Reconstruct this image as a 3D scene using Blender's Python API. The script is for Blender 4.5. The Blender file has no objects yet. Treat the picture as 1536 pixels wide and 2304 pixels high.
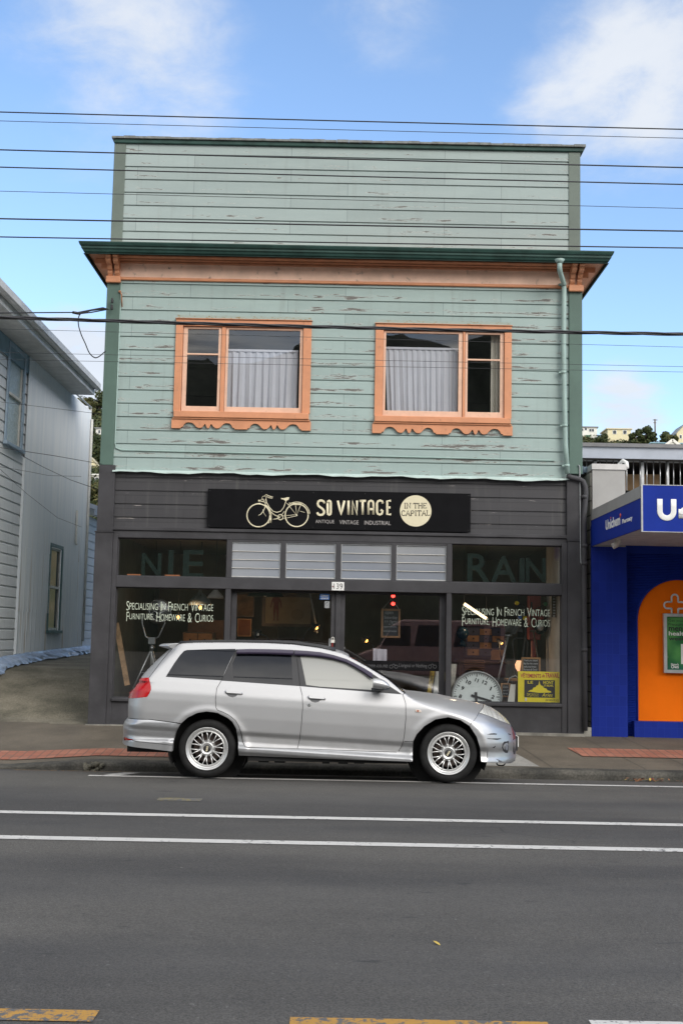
import bpy, bmesh, math, random
from math import sin, cos, tan, pi, radians, sqrt, exp, floor
from mathutils import Vector, Matrix
from mathutils.geometry import delaunay_2d_cdt

S = bpy.context.scene
COL = S.collection
random.seed(7)

# ------------------------------------------------------------------ camera
FPX, PITCH, ROLL, CAMH = 2640.0, radians(6.0), radians(1.11), 1.53
_d = Vector((0, cos(PITCH), sin(PITCH)))
_u0 = Vector((0, -sin(PITCH), cos(PITCH)))
_r0 = Vector((1, 0, 0))
_r = _r0 * cos(ROLL) + _u0 * sin(ROLL)
_u = _u0 * cos(ROLL) - _r0 * sin(ROLL)
_C = Vector((0, 0, CAMH))
cam_data = bpy.data.cameras.new('camera')
cam_data.sensor_fit = 'VERTICAL'
cam_data.sensor_height = 36.0
cam_data.lens = 36.0 * FPX / 2304.0
cam_data.clip_start = 0.1
cam_data.clip_end = 3000
cam = bpy.data.objects.new('camera', cam_data)
COL.objects.link(cam)
cam.matrix_world = Matrix(((_r.x, _u.x, -_d.x, _C.x), (_r.y, _u.y, -_d.y, _C.y), (_r.z, _u.z, -_d.z, _C.z), (0, 0, 0, 1)))
S.camera = cam

def ray(u, v): return _d + _r * ((u - 768) / FPX) - _u * ((v - 1152) / FPX)
def on_y(u, v, Y):
    a = ray(u, v); return _C + a * (Y / a.y)
def on_x(u, v, X):
    a = ray(u, v); return _C + a * (X / a.x)
def on_z(u, v, Z):
    a = ray(u, v); return _C + a * ((Z - CAMH) / a.z)
def rect(u0, v0, u1, v1, Y):
    """world x0,x1,z0,z1 of a rectangle standing on the plane Y (v measured at the middle column)"""
    um, vm = (u0 + u1) / 2, (v0 + v1) / 2
    return on_y(u0, vm, Y).x, on_y(u1, vm, Y).x, on_y(um, v1, Y).z, on_y(um, v0, Y).z

# ------------------------------------------------------------------ world, sun, exposure
SUN_EL, SUN_AZ = radians(32), radians(142)      # azimuth clockwise from +Y (the way the camera looks)
world = bpy.data.worlds.new('World'); S.world = world; world.use_nodes = True
S.view_settings.view_transform = 'Standard'; S.view_settings.look = 'None'
S.view_settings.gamma = 1.0; S.view_settings.use_curve_mapping = False
S.view_settings.exposure = 0.80
def build_world():
    nt = world.node_tree; N = nt.nodes; L = nt.links
    for n in list(N): N.remove(n)
    out = N.new('ShaderNodeOutputWorld'); bg = N.new('ShaderNodeBackground')
    bg.inputs['Strength'].default_value = 0.15
    L.new(bg.outputs[0], out.inputs[0])
    sky = N.new('ShaderNodeTexSky'); sky.sky_type = 'NISHITA'; sky.sun_disc = False
    sky.sun_elevation = SUN_EL; sky.sun_rotation = SUN_AZ
    sky.altitude = 50; sky.air_density = 1.0; sky.dust_density = 0.5; sky.ozone_density = 2.9
    tc = N.new('ShaderNodeTexCoord')
    def math(op, a, b=None, c=None, clamp=False):
        m = N.new('ShaderNodeMath'); m.operation = op; m.use_clamp = clamp
        for i, x in enumerate((a, b, c)):
            if x is None: continue
            if isinstance(x, (int, float)): m.inputs[i].default_value = x
            else: L.new(x, m.inputs[i])
        return m.outputs[0]
    sep = N.new('ShaderNodeSeparateXYZ'); L.new(tc.outputs['Generated'], sep.inputs[0])
    # project the direction on a cloud deck so that clouds flatten towards the horizon
    zz = math('ADD', math('MAXIMUM', sep.outputs[2], 0.0), 0.22)
    cx = math('DIVIDE', sep.outputs[0], zz); cy = math('DIVIDE', sep.outputs[1], zz)
    cmb = N.new('ShaderNodeCombineXYZ'); L.new(cx, cmb.inputs[0]); L.new(cy, cmb.inputs[1])
    def noise(scale, det, rough, off):
        ad = N.new('ShaderNodeVectorMath'); ad.operation = 'ADD'; ad.inputs[1].default_value = off
        L.new(cmb.outputs[0], ad.inputs[0])
        n = N.new('ShaderNodeTexNoise'); n.inputs['Scale'].default_value = scale
        n.inputs['Detail'].default_value = det; n.inputs['Roughness'].default_value = rough
        n.inputs['Distortion'].default_value = 0.25
        L.new(ad.outputs[0], n.inputs['Vector']); return n.outputs['Fac']
    n1 = noise(3.4, 8, 0.58, (3.1, 1.7, 0)); n2 = noise(0.9, 6, 0.55, (7.3, 2.2, 0))
    def blob(u, v, r, soft, amp):
        c = ray(u, v).normalized()
        sb = N.new('ShaderNodeVectorMath'); sb.operation = 'DISTANCE'; sb.inputs[1].default_value = c
        L.new(tc.outputs['Generated'], sb.inputs[0])
        mr = N.new('ShaderNodeMapRange'); mr.interpolation_type = 'SMOOTHSTEP'
        mr.inputs['From Min'].default_value = r + soft; mr.inputs['From Max'].default_value = r
        mr.inputs['To Min'].default_value = 0; mr.inputs['To Max'].default_value = amp
        L.new(sb.outputs['Value'], mr.inputs['Value']); return mr.outputs[0]
    tot = None
    for b in ((1440, 175, .02, .105, .66), (1270, 250, .01, .075, .50), (1560, 90, .03, .09, .5), (300, 60, .01, .14, .60), (400, 190, .0, .10, .46), (860, -30, .01, .09, .40), (1380, 330, .0, .07, .3),
              (150, 860, .034, .045, 1.25), (60, 800, .02, .03, .5), (1400, 930, .012, .05, .75), (1330, 940, .01, .04, .4)):
        k = blob(*b); tot = k if tot is None else math('MAXIMUM', tot, k)
    def step(x, a, b):
        mr = N.new('ShaderNodeMapRange'); mr.interpolation_type = 'SMOOTHSTEP'
        mr.inputs['From Min'].default_value = a; mr.inputs['From Max'].default_value = b
        L.new(x, mr.inputs['Value']); return mr.outputs[0]
    n3 = noise(9.0, 7, 0.62, (1.1, 5.7, 0))
    edge = math('ADD', math('MULTIPLY_ADD', n1, 1.7, -0.85), math('MULTIPLY_ADD', n3, 1.7, -0.85))
    mask = math('MULTIPLY', step(math('ADD', tot, math('MULTIPLY', edge, math('MULTIPLY_ADD', tot, 0.9, 0.25))), 0.08, 0.98), 0.93)
    # the rest of the sky, behind the camera: broken cloud
    side = math('MAXIMUM', math('MULTIPLY_ADD', sep.outputs[1], -3.0, -0.3, clamp=True), math('MULTIPLY_ADD', sep.outputs[2], 5.0, -3.2, clamp=True))
    back = math('MULTIPLY', side, math('MULTIPLY_ADD', n2, 6.0, -1.75, clamp=True))
    # clouds keep some brightness structure of their own
    mixc = N.new('ShaderNodeMix'); mixc.data_type = 'RGBA'
    mixc.inputs[6].default_value = (2.6, 2.85, 3.25, 1); mixc.inputs[7].default_value = (3.5, 3.62, 3.8, 1)
    L.new(n1, mixc.inputs[0])
    mx = N.new('ShaderNodeMix'); mx.data_type = 'RGBA'
    L.new(mask, mx.inputs[0]); L.new(sky.outputs[0], mx.inputs[6]); L.new(mixc.outputs[2], mx.inputs[7])
    mb_ = N.new('ShaderNodeMix'); mb_.data_type = 'RGBA'
    mk = N.new('ShaderNodeMix'); mk.data_type = 'RGBA'; mk.inputs[6].default_value = (3.0, 3.15, 3.5, 1); mk.inputs[7].default_value = (9.4, 9.15, 8.6, 1)
    st = N.new('ShaderNodeVectorMath'); st.operation = 'MULTIPLY'; st.inputs[1].default_value = (0.55, 2.1, 1); L.new(cmb.outputs[0], st.inputs[0])
    n4 = N.new('ShaderNodeTexNoise'); n4.inputs['Scale'].default_value = 4.2; n4.inputs['Detail'].default_value = 7; n4.inputs['Roughness'].default_value = 0.6; n4.inputs['Distortion'].default_value = 0.4; L.new(st.outputs[0], n4.inputs['Vector'])
    L.new(step(n4.outputs['Fac'], 0.36, 0.62), mk.inputs[0])
    L.new(math('MULTIPLY', back, 0.95), mb_.inputs[0]); L.new(mx.outputs[2], mb_.inputs[6]); L.new(mk.outputs[2], mb_.inputs[7])
    L.new(mb_.outputs[2], bg.inputs['Color'])
build_world()
sd = bpy.data.lights.new('sun', 'SUN'); sd.energy = 1.5; sd.angle = radians(35); sd.color = (1.0, 0.95, 0.88)
sun = bpy.data.objects.new('sun', sd); COL.objects.link(sun)
sdir = Vector((sin(SUN_AZ) * cos(SUN_EL), cos(SUN_AZ) * cos(SUN_EL), sin(SUN_EL)))
sun.rotation_euler = sdir.to_track_quat('Z', 'Y').to_euler()
sun.location = (6, -12, 30)

# ------------------------------------------------------------------ object helpers
def tag(o, label=None, cat=None, group=None, kind=None):
    if label: o['label'] = label
    if cat: o['category'] = cat
    if group: o['group'] = group
    if kind: o['kind'] = kind
    return o
def thing(name, label, cat, loc=(0, 0, 0), group=None):
    o = bpy.data.objects.new(name, None); o.empty_display_size = 0.2
    COL.objects.link(o); o.location = loc
    return tag(o, label, cat, group)
def origin(o):
    p = Vector((0, 0, 0))
    while o is not None: p = p + Vector(o.location); o = o.parent
    return p
class MB:
    """collects shapes in world coordinates, builds one mesh object"""
    def __init__(s): s.v = []; s.f = []; s.m = []; s.sm = []; s.mi = 0; s.smooth = False
    def face(s, idx): s.f.append(tuple(idx)); s.m.append(s.mi); s.sm.append(s.smooth)
    def poly(s, pts):
        b = len(s.v); s.v += [tuple(p) for p in pts]; s.face(range(b, b + len(pts)))
    def box(s, x0, x1, y0, y1, z0, z1):
        if x0 > x1: x0, x1 = x1, x0
        if y0 > y1: y0, y1 = y1, y0
        if z0 > z1: z0, z1 = z1, z0
        b = len(s.v)
        s.v += [(x0, y0, z0), (x1, y0, z0), (x1, y1, z0), (x0, y1, z0), (x0, y0, z1), (x1, y0, z1), (x1, y1, z1), (x0, y1, z1)]
        for q in ((0, 3, 2, 1), (4, 5, 6, 7), (0, 1, 5, 4), (1, 2, 6, 5), (2, 3, 7, 6), (3, 0, 4, 7)): s.face([b + i for i in q])
    def bar(s, p, q, w, h, up=(0, 0, 1)):
        p = Vector(p); q = Vector(q); d = (q - p).normalized(); up = Vector(up)
        a = d.cross(up)
        if a.length < 1e-4: a = d.cross(Vector((0, 1, 0)))
        a.normalize(); c = a.cross(d)
        b = len(s.v)
        for e in (p, q):
            for sa, sc in ((-1, -1), (1, -1), (1, 1), (-1, 1)): s.v.append(tuple(e + a * sa * w / 2 + c * sc * h / 2))
        for k in ((3, 2, 1, 0), (4, 5, 6, 7), (0, 1, 5, 4), (1, 2, 6, 5), (2, 3, 7, 6), (3, 0, 4, 7)): s.face([b + i for i in k])
    def prism(s, pts, y0, y1):
        """polygon in x,z extruded along y; counter-clockwise seen from -y"""
        ar = sum(pts[i][0] * pts[(i + 1) % len(pts)][1] - pts[(i + 1) % len(pts)][0] * pts[i][1] for i in range(len(pts)))
        if ar < 0: pts = pts[::-1]
        n = len(pts); b = len(s.v)
        s.v += [(x, y0, z) for x, z in pts] + [(x, y1, z) for x, z in pts]
        s.face([b + i for i in range(n)]); s.face([b + n + i for i in range(n)][::-1])
        for i in range(n):
            j = (i + 1) % n; s.face((b + i, b + n + i, b + n + j, b + j))
    def extrude(s, pts, d):
        """polygon of 3D points extruded by the vector d"""
        n = len(pts); b = len(s.v); d = Vector(d)
        s.v += [tuple(p) for p in pts] + [tuple(Vector(p) + d) for p in pts]
        s.face([b + i for i in range(n)][::-1]); s.face([b + n + i for i in range(n)])
        for i in range(n):
            j = (i + 1) % n; s.face((b + i, b + j, b + n + j, b + n + i))
    def tube(s, pts, r, n=8, flat=None, cap=True, closed=False):
        """round tube through points; r may be a list; flat=(axis vector, factor) squashes it along an axis"""
        pts = [Vector(p) for p in pts]; m = len(pts); b = len(s.v)
        rr = r if isinstance(r, (list, tuple)) else [r] * m
        prev = None
        for i, p in enumerate(pts):
            if closed: t = pts[(i + 1) % m] - pts[i - 1]
            else: t = pts[min(i + 1, m - 1)] - pts[max(i - 1, 0)]
            t.normalize()
            a = None
            if prev is not None:
                a = prev - t * prev.dot(t)
            if a is None or a.length < 1e-5:
                a = t.cross(Vector((0, 1, 0)))
                if a.length < 0.05: a = t.cross(Vector((0, 0, 1)))
            a.normalize(); prev = a; c = t.cross(a)
            for k in range(n):
                an = 2 * pi * k / n; o = (a * cos(an) + c * sin(an)) * rr[i]
                if flat:
                    ax, fk = flat; ax = Vector(ax); o = o - ax * o.dot(ax) * (1 - fk)
                s.v.append(tuple(p + o))
        sm = s.smooth; s.smooth = True
        last = m if closed else m - 1
        for i in range(last):
            j = (i + 1) % m
            for k in range(n):
                k2 = (k + 1) % n; s.face((b + i * n + k, b + i * n + k2, b + j * n + k2, b + j * n + k))
        s.smooth = sm
        if cap and not closed:
            s.face([b + k for k in range(n)][::-1]); s.face([b + (m - 1) * n + k for k in range(n)])
    def lathe(s, prof, c, axis=(0, -1, 0), n=32, ref=None):
        """profile of (radius, along axis) turned about an axis through c"""
        ax = Vector(axis).normalized(); a = ax.cross(Vector((0, 0, 1)))
        if a.length < 0.05: a = Vector((1, 0, 0))
        a.normalize(); d = ax.cross(a); c = Vector(c); b = len(s.v)
        for r, h in prof:
            for k in range(n):
                an = 2 * pi * k / n; s.v.append(tuple(c + ax * h + (a * cos(an) + d * sin(an)) * r))
        sm = s.smooth; s.smooth = True
        for i in range(len(prof) - 1):
            for k in range(n):
                k2 = (k + 1) % n; s.face((b + i * n + k, b + i * n + k2, b + (i + 1) * n + k2, b + (i + 1) * n + k))
        s.smooth = sm
    def ball(s, c, rx, ry=None, rz=None, n=14, m=8):
        ry = rx if ry is None else ry; rz = rx if rz is None else rz
        b = len(s.v); sm = s.smooth; s.smooth = True
        for i in range(m + 1):
            t = pi * i / m
            for k in range(n):
                a = 2 * pi * k / n; s.v.append((c[0] + rx * sin(t) * cos(a), c[1] + ry * sin(t) * sin(a), c[2] + rz * cos(t)))
        for i in range(m):
            for k in range(n):
                k2 = (k + 1) % n; s.face((b + i * n + k, b + (i + 1) * n + k, b + (i + 1) * n + k2, b + i * n + k2))
        s.smooth = sm
    def disc(s, c, r, y, n=32):
        s.poly([(c[0] + r * cos(2 * pi * k / n), y, c[1] + r * sin(2 * pi * k / n)) for k in range(n)])
    def build(s, name, mats, parent=None, bevel=0.0, normals=None):
        me = bpy.data.meshes.new(name)
        off = origin(parent) if parent is not None else Vector((0, 0, 0))
        me.from_pydata([(v[0] - off.x, v[1] - off.y, v[2] - off.z) for v in s.v], [], s.f)
        if not isinstance(mats, (list, tuple)): mats = [mats]
        for m in mats: me.materials.append(m)
        me.polygons.foreach_set('material_index', s.m)
        me.polygons.foreach_set('use_smooth', s.sm)
        me.update()
        if normals: me.normals_split_custom_set_from_vertices(normals)
        o = bpy.data.objects.new(name, me); COL.objects.link(o)
        if parent is not None: o.parent = parent
        if bevel:
            b = o.modifiers.new('bevel', 'BEVEL'); b.width = bevel; b.segments = 2; b.limit_method = 'ANGLE'
        return o
def solo(mb, name, mats, label, cat, group=None, bevel=0.0):
    """a thing that is a single mesh, with its origin at its own base"""
    xs = [v[0] for v in mb.v]; ys = [v[1] for v in mb.v]; zs = [v[2] for v in mb.v]
    c = Vector(((min(xs) + max(xs)) / 2, (min(ys) + max(ys)) / 2, min(zs)))
    mb.v = [(v[0] - c.x, v[1] - c.y, v[2] - c.z) for v in mb.v]
    o = mb.build(name, mats, None, bevel); o.location = c
    return tag(o, label, cat, group)
def struct(mb, name, mats):
    return tag(mb.build(name, mats), kind='structure')

# a throw-away curve is used to get letter outlines, then removed
def text_geo(s, bold=0.0, ext=0.0, space=1.0):
    cu = bpy.data.curves.new('text', 'FONT'); cu.body = s; cu.offset = bold; cu.extrude = ext; cu.space_character = space
    cu.resolution_u = 4
    ob = bpy.data.objects.new('text', cu); COL.objects.link(ob)
    bpy.context.view_layer.update()
    dg = bpy.context.evaluated_depsgraph_get()
    me = bpy.data.meshes.new_from_object(ob.evaluated_get(dg))
    vs = [tuple(v.co) for v in me.vertices]; fs = [tuple(p.vertices) for p in me.polygons]
    bpy.data.objects.remove(ob); bpy.data.curves.remove(cu); bpy.data.meshes.remove(me)
    return vs, fs
def put_text(mb, s, x0, x1, z0, z1, y, th=0.002, bold=0.0, fn=None, slant=0.0):
    """letters stretched into the box x0..x1, z0..z1 on the plane y, facing -y; fn maps (x, depth, z) elsewhere"""
    vs, fs = text_geo(s, bold, 0.5 if th else 0.0)
    if not vs: return
    ax = min(v[0] for v in vs); bx = max(v[0] for v in vs); ay = min(v[1] for v in vs); by = max(v[1] for v in vs)
    b = len(mb.v)
    for v in vs:
        fx = (v[0] - ax) / max(1e-6, bx - ax); fz = (v[1] - ay) / max(1e-6, by - ay)
        p = (x0 + (x1 - x0) * fx + slant * fz, y - th * (0.5 + v[2]), z0 + (z1 - z0) * fz)
        mb.v.append(fn(p) if fn else p)
    for f in fs: mb.face([b + i for i in f])
def curve(pts, k=5):
    """rounds a polyline off"""
    P = [Vector(p) for p in pts]; out = []
    for i in range(len(P) - 1):
        a, b, c, d = P[max(0, i - 1)], P[i], P[i + 1], P[min(len(P) - 1, i + 2)]
        for j in range(k):
            t = j / k; out.append(.5 * ((2 * b) + (c - a) * t + (2 * a - 5 * b + 4 * c - d) * t * t + (3 * b - a - 3 * c + d) * t ** 3))
    return out + [P[-1]]
def strokes(mb, lines, r, flat=0.25, n=8):
    for ln in lines: mb.tube(ln, r, n, flat=((0, 1, 0), flat))
def arc(cx, cz, r, a0, a1, n=16):
    return [(cx + r * cos(radians(a0 + (a1 - a0) * i / n)), cz + r * sin(radians(a0 + (a1 - a0) * i / n))) for i in range(n + 1)]
# ------------------------------------------------------------------ materials
class NT:
    def __init__(s, name):
        s.m = bpy.data.materials.new(name); s.m.use_nodes = True; s.t = s.m.node_tree; s.N = s.t.nodes; s.L = s.t.links
        for n in list(s.N): s.N.remove(n)
        s.out = s.N.new('ShaderNodeOutputMaterial'); s.b = s.N.new('ShaderNodeBsdfPrincipled')
        s.L.new(s.b.outputs[0], s.out.inputs[0])
    def set(s, k, x):
        i = s.b.inputs[k] if isinstance(k, str) else k
        if hasattr(x, 'is_output'): s.L.new(x, i)
        else: i.default_value = (*x, 1) if isinstance(x, tuple) and len(x) == 3 and i.type == 'RGBA' else x
    def math(s, op, a, b=None, c=None, clamp=False):
        m = s.N.new('ShaderNodeMath'); m.operation = op; m.use_clamp = clamp
        for i, x in enumerate((a, b, c)):
            if x is not None: s.set(m.inputs[i], x)
        return m.outputs[0]
    def obj(s):
        return s.N.new('ShaderNodeTexCoord').outputs['Object']
    def map(s, vec, scale=(1, 1, 1), loc=(0, 0, 0), rot=(0, 0, 0)):
        m = s.N.new('ShaderNodeMapping'); m.inputs['Scale'].default_value = scale; m.inputs['Location'].default_value = loc; m.inputs['Rotation'].default_value = rot
        s.L.new(vec, m.inputs[0]); return m.outputs[0]
    def noise(s, vec, scale, det=4, rough=0.5, dist=0.0, col=False):
        n = s.N.new('ShaderNodeTexNoise'); n.inputs['Scale'].default_value = scale; n.inputs['Detail'].default_value = det
        n.inputs['Roughness'].default_value = rough; n.inputs['Distortion'].default_value = dist
        s.L.new(vec, n.inputs['Vector']); return n.outputs['Color' if col else 'Fac']
    def ramp(s, x, a, b, lo=0.0, hi=1.0):
        m = s.N.new('ShaderNodeMapRange'); m.interpolation_type = 'SMOOTHSTEP'
        m.inputs['From Min'].default_value = a; m.inputs['From Max'].default_value = b
        m.inputs['To Min'].default_value = lo; m.inputs['To Max'].default_value = hi
        s.set(m.inputs['Value'], x); return m.outputs[0]
    def mix(s, f, a, b, mode='MIX'):
        m = s.N.new('ShaderNodeMix'); m.data_type = 'RGBA'; m.blend_type = mode
        s.set(m.inputs[0], f); s.set(m.inputs[6], a); s.set(m.inputs[7], b); return m.outputs[2]
    def xyz(s, vec):
        n = s.N.new('ShaderNodeSeparateXYZ'); s.L.new(vec, n.inputs[0]); return n.outputs
    def comb(s, x, y, z=0.0):
        n = s.N.new('ShaderNodeCombineXYZ')
        for i, q in enumerate((x, y, z)): s.set(n.inputs[i], q)
        return n.outputs[0]
    def bump(s, h, k, dist=0.01):
        n = s.N.new('ShaderNodeBump'); n.inputs['Strength'].default_value = k; n.inputs['Distance'].default_value = dist
        s.L.new(h, n.inputs['Height']); s.L.new(n.outputs[0], s.b.inputs['Normal'])
    def brick(s, vec, w, h, mortar, c1=(.5, .5, .5), c2=(.5, .5, .5), cm=(0, 0, 0), off=0.5):
        n = s.N.new('ShaderNodeTexBrick'); n.offset = off; n.inputs['Scale'].default_value = 1
        n.inputs['Brick Width'].default_value = w; n.inputs['Row Height'].default_value = h
        n.inputs['Mortar Size'].default_value = mortar; n.inputs['Mortar Smooth'].default_value = 0.1
        for k, c in (('Color1', c1), ('Color2', c2), ('Mortar', cm)): n.inputs[k].default_value = (*c, 1)
        s.L.new(vec, n.inputs['Vector']); return n.outputs
def plain(name, col, rough=0.6, metal=0.0, var=0.12, vs=5.0, bump=0.0, bs=60.0, spec=0.5, coat=0.0, dirt=0.0):
    t = NT(name); v = t.obj(); n = t.noise(v, vs, 5, 0.6)
    c = t.mix(1.0, (col[0], col[1], col[2]), t.mix(t.ramp(n, .3, .7), (1 - var,) * 3, (1 + var,) * 3), 'MULTIPLY')
    if dirt:
        d = t.ramp(t.noise(v, vs * 2.7, 6, 0.65), .58, .74, 0, dirt)
        c = t.mix(d, c, (.06, .052, .042))
    t.set('Base Color', c); t.set('Roughness', rough); t.set('Metallic', metal); t.set('Specular IOR Level', spec)
    t.set('Coat Weight', coat); t.set('Coat Roughness', 0.06)
    if bump: t.bump(t.noise(v, bs, 4, 0.6), bump)
    return t.m
def emis(name, col, k, base=(.05, .05, .05)):
    t = NT(name); t.set('Base Color', base); t.set('Emission Color', col); t.set('Emission Strength', k); t.set('Roughness', .3)
    return t.m
def glass(name, tint=(.92, .95, .94), ior=1.5, rough=0.0, boost=0.0):
    t = NT(name); t.N.remove(t.b)
    tr = t.N.new('ShaderNodeBsdfTransparent'); tr.inputs[0].default_value = (*tint, 1)
    gl = t.N.new('ShaderNodeBsdfGlossy'); gl.inputs['Roughness'].default_value = rough; gl.inputs['Color'].default_value = (1, 1, 1, 1)
    lw = t.N.new('ShaderNodeLayerWeight'); lw.inputs['Blend'].default_value = 0.5
    f0 = ((ior - 1) / (ior + 1)) ** 2 * 1.9 + boost                 # both faces of the sheet
    f = t.math('MULTIPLY_ADD', t.math('POWER', lw.outputs['Facing'], 5.0), 1 - f0, f0, clamp=True)
    mx = t.N.new('ShaderNodeMixShader'); t.L.new(f, mx.inputs[0]); t.L.new(tr.outputs[0], mx.inputs[1]); t.L.new(gl.outputs[0], mx.inputs[2])
    t.L.new(mx.outputs[0], t.out.inputs[0]); return t.m
def boards(name, col, pitch, z0, peel=0.5, wood=(.15, .143, .132), rust=True, joint=2.3, axis=0, var=0.06, light=(.44, .47, .44)):
    """painted weatherboards: joints between lengths, paint flaking along the lower edges, rust at nails"""
    t = NT(name); v = t.obj(); X = t.xyz(v); x = X[axis]; z = X[2]
    u = t.comb(x, t.math('SUBTRACT', z, z0))
    bk = t.brick(u, joint, pitch, 0.0035, (1 - var,) * 3, (1 + var,) * 3, (.55, .55, .55), off=0.37)
    n = t.noise(t.map(t.comb(x, z), (1, 4, 1)), 1.3, 6, 0.6)
    c = t.mix(1.0, col, bk['Color'], 'MULTIPLY')
    c = t.mix(1.0, c, t.mix(n, (.86, .87, .87), (1.12, 1.11, 1.1)), 'MULTIPLY')
    # weathering streaks running down
    st = t.noise(t.map(t.comb(x, z), (9, 0.7, 1)), 1.0, 5, 0.6)
    c = t.mix(t.ramp(st, .52, .8, 0, .26), c, (.17, .17, .15))
    fr = t.math('FRACT', t.math('DIVIDE', t.math('SUBTRACT', z, z0), pitch))
    low = t.ramp(t.math('ABSOLUTE', t.math('SUBTRACT', fr, 0.25)), .32, .0)
    area = t.noise(t.comb(x, z), 0.75, 3, 0.5)
    fl = t.noise(t.map(t.comb(x, z), (1.7, 15, 1)), 2.1, 8, 0.68, 0.35)
    s1 = t.math('ADD', t.math('MULTIPLY', low, 0.16), t.math('MULTIPLY_ADD', area, 0.56, -0.27))
    k = t.math('ADD', fl, s1)
    th = 0.79 - 0.13 * peel
    c = t.mix(t.ramp(k, th - .035, th - .012, 0, .75), c, light)
    c = t.mix(t.ramp(k, th, th + .022), c, t.mix(t.noise(t.map(t.comb(x, z), (6, 60, 1)), 3, 4, .7), tuple(q * .55 for q in wood), tuple(q * 1.35 for q in wood)))
    if rust:
        vo = t.N.new('ShaderNodeTexVoronoi'); vo.inputs['Scale'].default_value = 1.0
        t.L.new(t.map(t.comb(x, z), (1.25, 2.6, 1)), vo.inputs['Vector'])
        r = t.math('MULTIPLY', t.ramp(vo.outputs['Distance'], .055, .012), t.ramp(t.noise(t.comb(x, z), .9, 2), .53, .6))
        c = t.mix(t.math('MULTIPLY', r, .8), c, (.33, .13, .045))
    t.set('Base Color', c); t.set('Roughness', .62); t.set('Specular IOR Level', .35)
    h = t.math('ADD', t.math('MULTIPLY', t.ramp(k, th - .01, th + .02), -0.6), t.math('MULTIPLY', t.noise(t.map(t.comb(x, z), (4, 70, 1)), 2.5, 4, .6), .4))
    t.bump(h, 0.5, 0.006)
    return t.m
def asphalt():
    t = NT('asphalt'); v = t.obj(); X = t.xyz(v)
    big = t.noise(t.map(v, (.12, .55, 1)), 1.0, 5, .55); mid = t.noise(v, 2.2, 6, .6)
    fine = t.noise(v, 95, 3, .75); sp = t.noise(v, 170, 2, .6)
    c = t.mix(t.ramp(big, .36, .60), (.041, .0395, .0385), (.073, .069, .063))
    c = t.mix(1.0, c, t.mix(mid, (.80,) * 3, (1.18,) * 3), 'MULTIPLY')
    c = t.mix(1.0, c, t.mix(t.ramp(fine, .3, .7), (.58,) * 3, (1.42,) * 3), 'MULTIPLY')
    c = t.mix(t.ramp(sp, .66, .75, 0, .6), c, (.24, .23, .22)); c = t.mix(t.ramp(t.noise(v, 33, 2, .5), .70, .76, 0, .5), c, (.17, .165, .16)); c = t.mix(t.ramp(t.noise(t.map(v, (1, 1, 1), (9, 3, 0)), 21, 2, .5), .71, .76, 0, .6), c, (.02, .02, .021))
    # polished wheel bands along the road
    y = t.math('ADD', X[1], t.math('MULTIPLY', mid, .5))
    for yc, w, k in ((11.3, .7, .28), (9.6, .5, .16), (7.4, .7, .22), (5.9, .5, .22)):
        d = t.ramp(t.math('ABSOLUTE', t.math('SUBTRACT', y, yc)), w, .1, 0, k); c = t.mix(d, c, (.036, .037, .041))
    # old dark drips and patches, stretched along the traffic
    dk = t.noise(t.map(v, (2.2, 7.5, 1), (4, 1, 0)), 1.5, 3, .5); c = t.mix(t.ramp(dk, .68, .74, 0, .65), c, (.020, .020, .022))
    cr = t.N.new('ShaderNodeTexVoronoi'); cr.feature = 'DISTANCE_TO_EDGE'; cr.inputs['Scale'].default_value = .55
    t.L.new(t.map(v, (1, 1.6, 1)), cr.inputs['Vector'])
    ck = t.math('MULTIPLY', t.ramp(cr.outputs['Distance'], .006, .001), t.ramp(t.noise(v, .6, 3), .56, .66)); c = t.mix(t.math('MULTIPLY', ck, .85), c, (.016, .016, .016))
    t.set('Base Color', c); t.set('Roughness', .82); t.set('Specular IOR Level', .35)
    t.bump(fine, .55, .006); return t.m
def ground_mat(name, c1, c2, sc=1.5, fs=90, fk=.25, rough=.85, spots=.3, spot_col=(.03, .03, .028)):
    t = NT(name); v = t.obj(); a = t.noise(v, sc, 6, .62); f = t.noise(v, fs, 3, .7)
    c = t.mix(t.ramp(a, .32, .68), c1, c2)
    c = t.mix(1.0, c, t.mix(t.ramp(f, .25, .75), (1 - fk,) * 3, (1 + fk,) * 3), 'MULTIPLY')
    c = t.mix(t.ramp(t.noise(v, sc * 3.3, 7, .7), .60, .72, 0, spots), c, spot_col)
    t.set('Base Color', c); t.set('Roughness', rough); t.set('Specular IOR Level', .3); t.bump(f, .4, .005); return t.m
def paving_mat():
    t = NT('brick_paving'); v = t.obj()
    bk = t.brick(t.map(v, (1, 1, 1)), .112, .232, .005, (.29, .105, .065), (.36, .15, .095), (.085, .075, .06), off=0.0)
    n = t.noise(v, 9, 6, .6); c = t.mix(1.0, bk['Color'], t.mix(n, (.72,) * 3, (1.2,) * 3), 'MULTIPLY')
    c = t.mix(t.ramp(t.noise(v, 3, 5, .6), .55, .75, 0, .45), c, (.12, .09, .07))
    t.set('Base Color', c); t.set('Roughness', .85); t.bump(t.noise(v, 80, 3), .35, .004); return t.m
def paint_line(name, col, wear=.5):
    t = NT(name); v = t.obj(); n = t.noise(v, 26, 6, .72); m = t.noise(v, 2.1, 4, .6)
    k = t.math('ADD', n, t.math('MULTIPLY_ADD', m, .3, -.15))
    c = t.mix(1.0, col, t.mix(t.noise(v, 5, 4), (.82,) * 3, (1.08,) * 3), 'MULTIPLY')
    c = t.mix(t.ramp(k, .66 - .12 * wear, .74 - .12 * wear), c, (.075, .075, .077))
    t.set('Base Color', c); t.set('Roughness', .7); t.bump(t.noise(v, 95, 3, .7), .4, .005); return t.m
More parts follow.
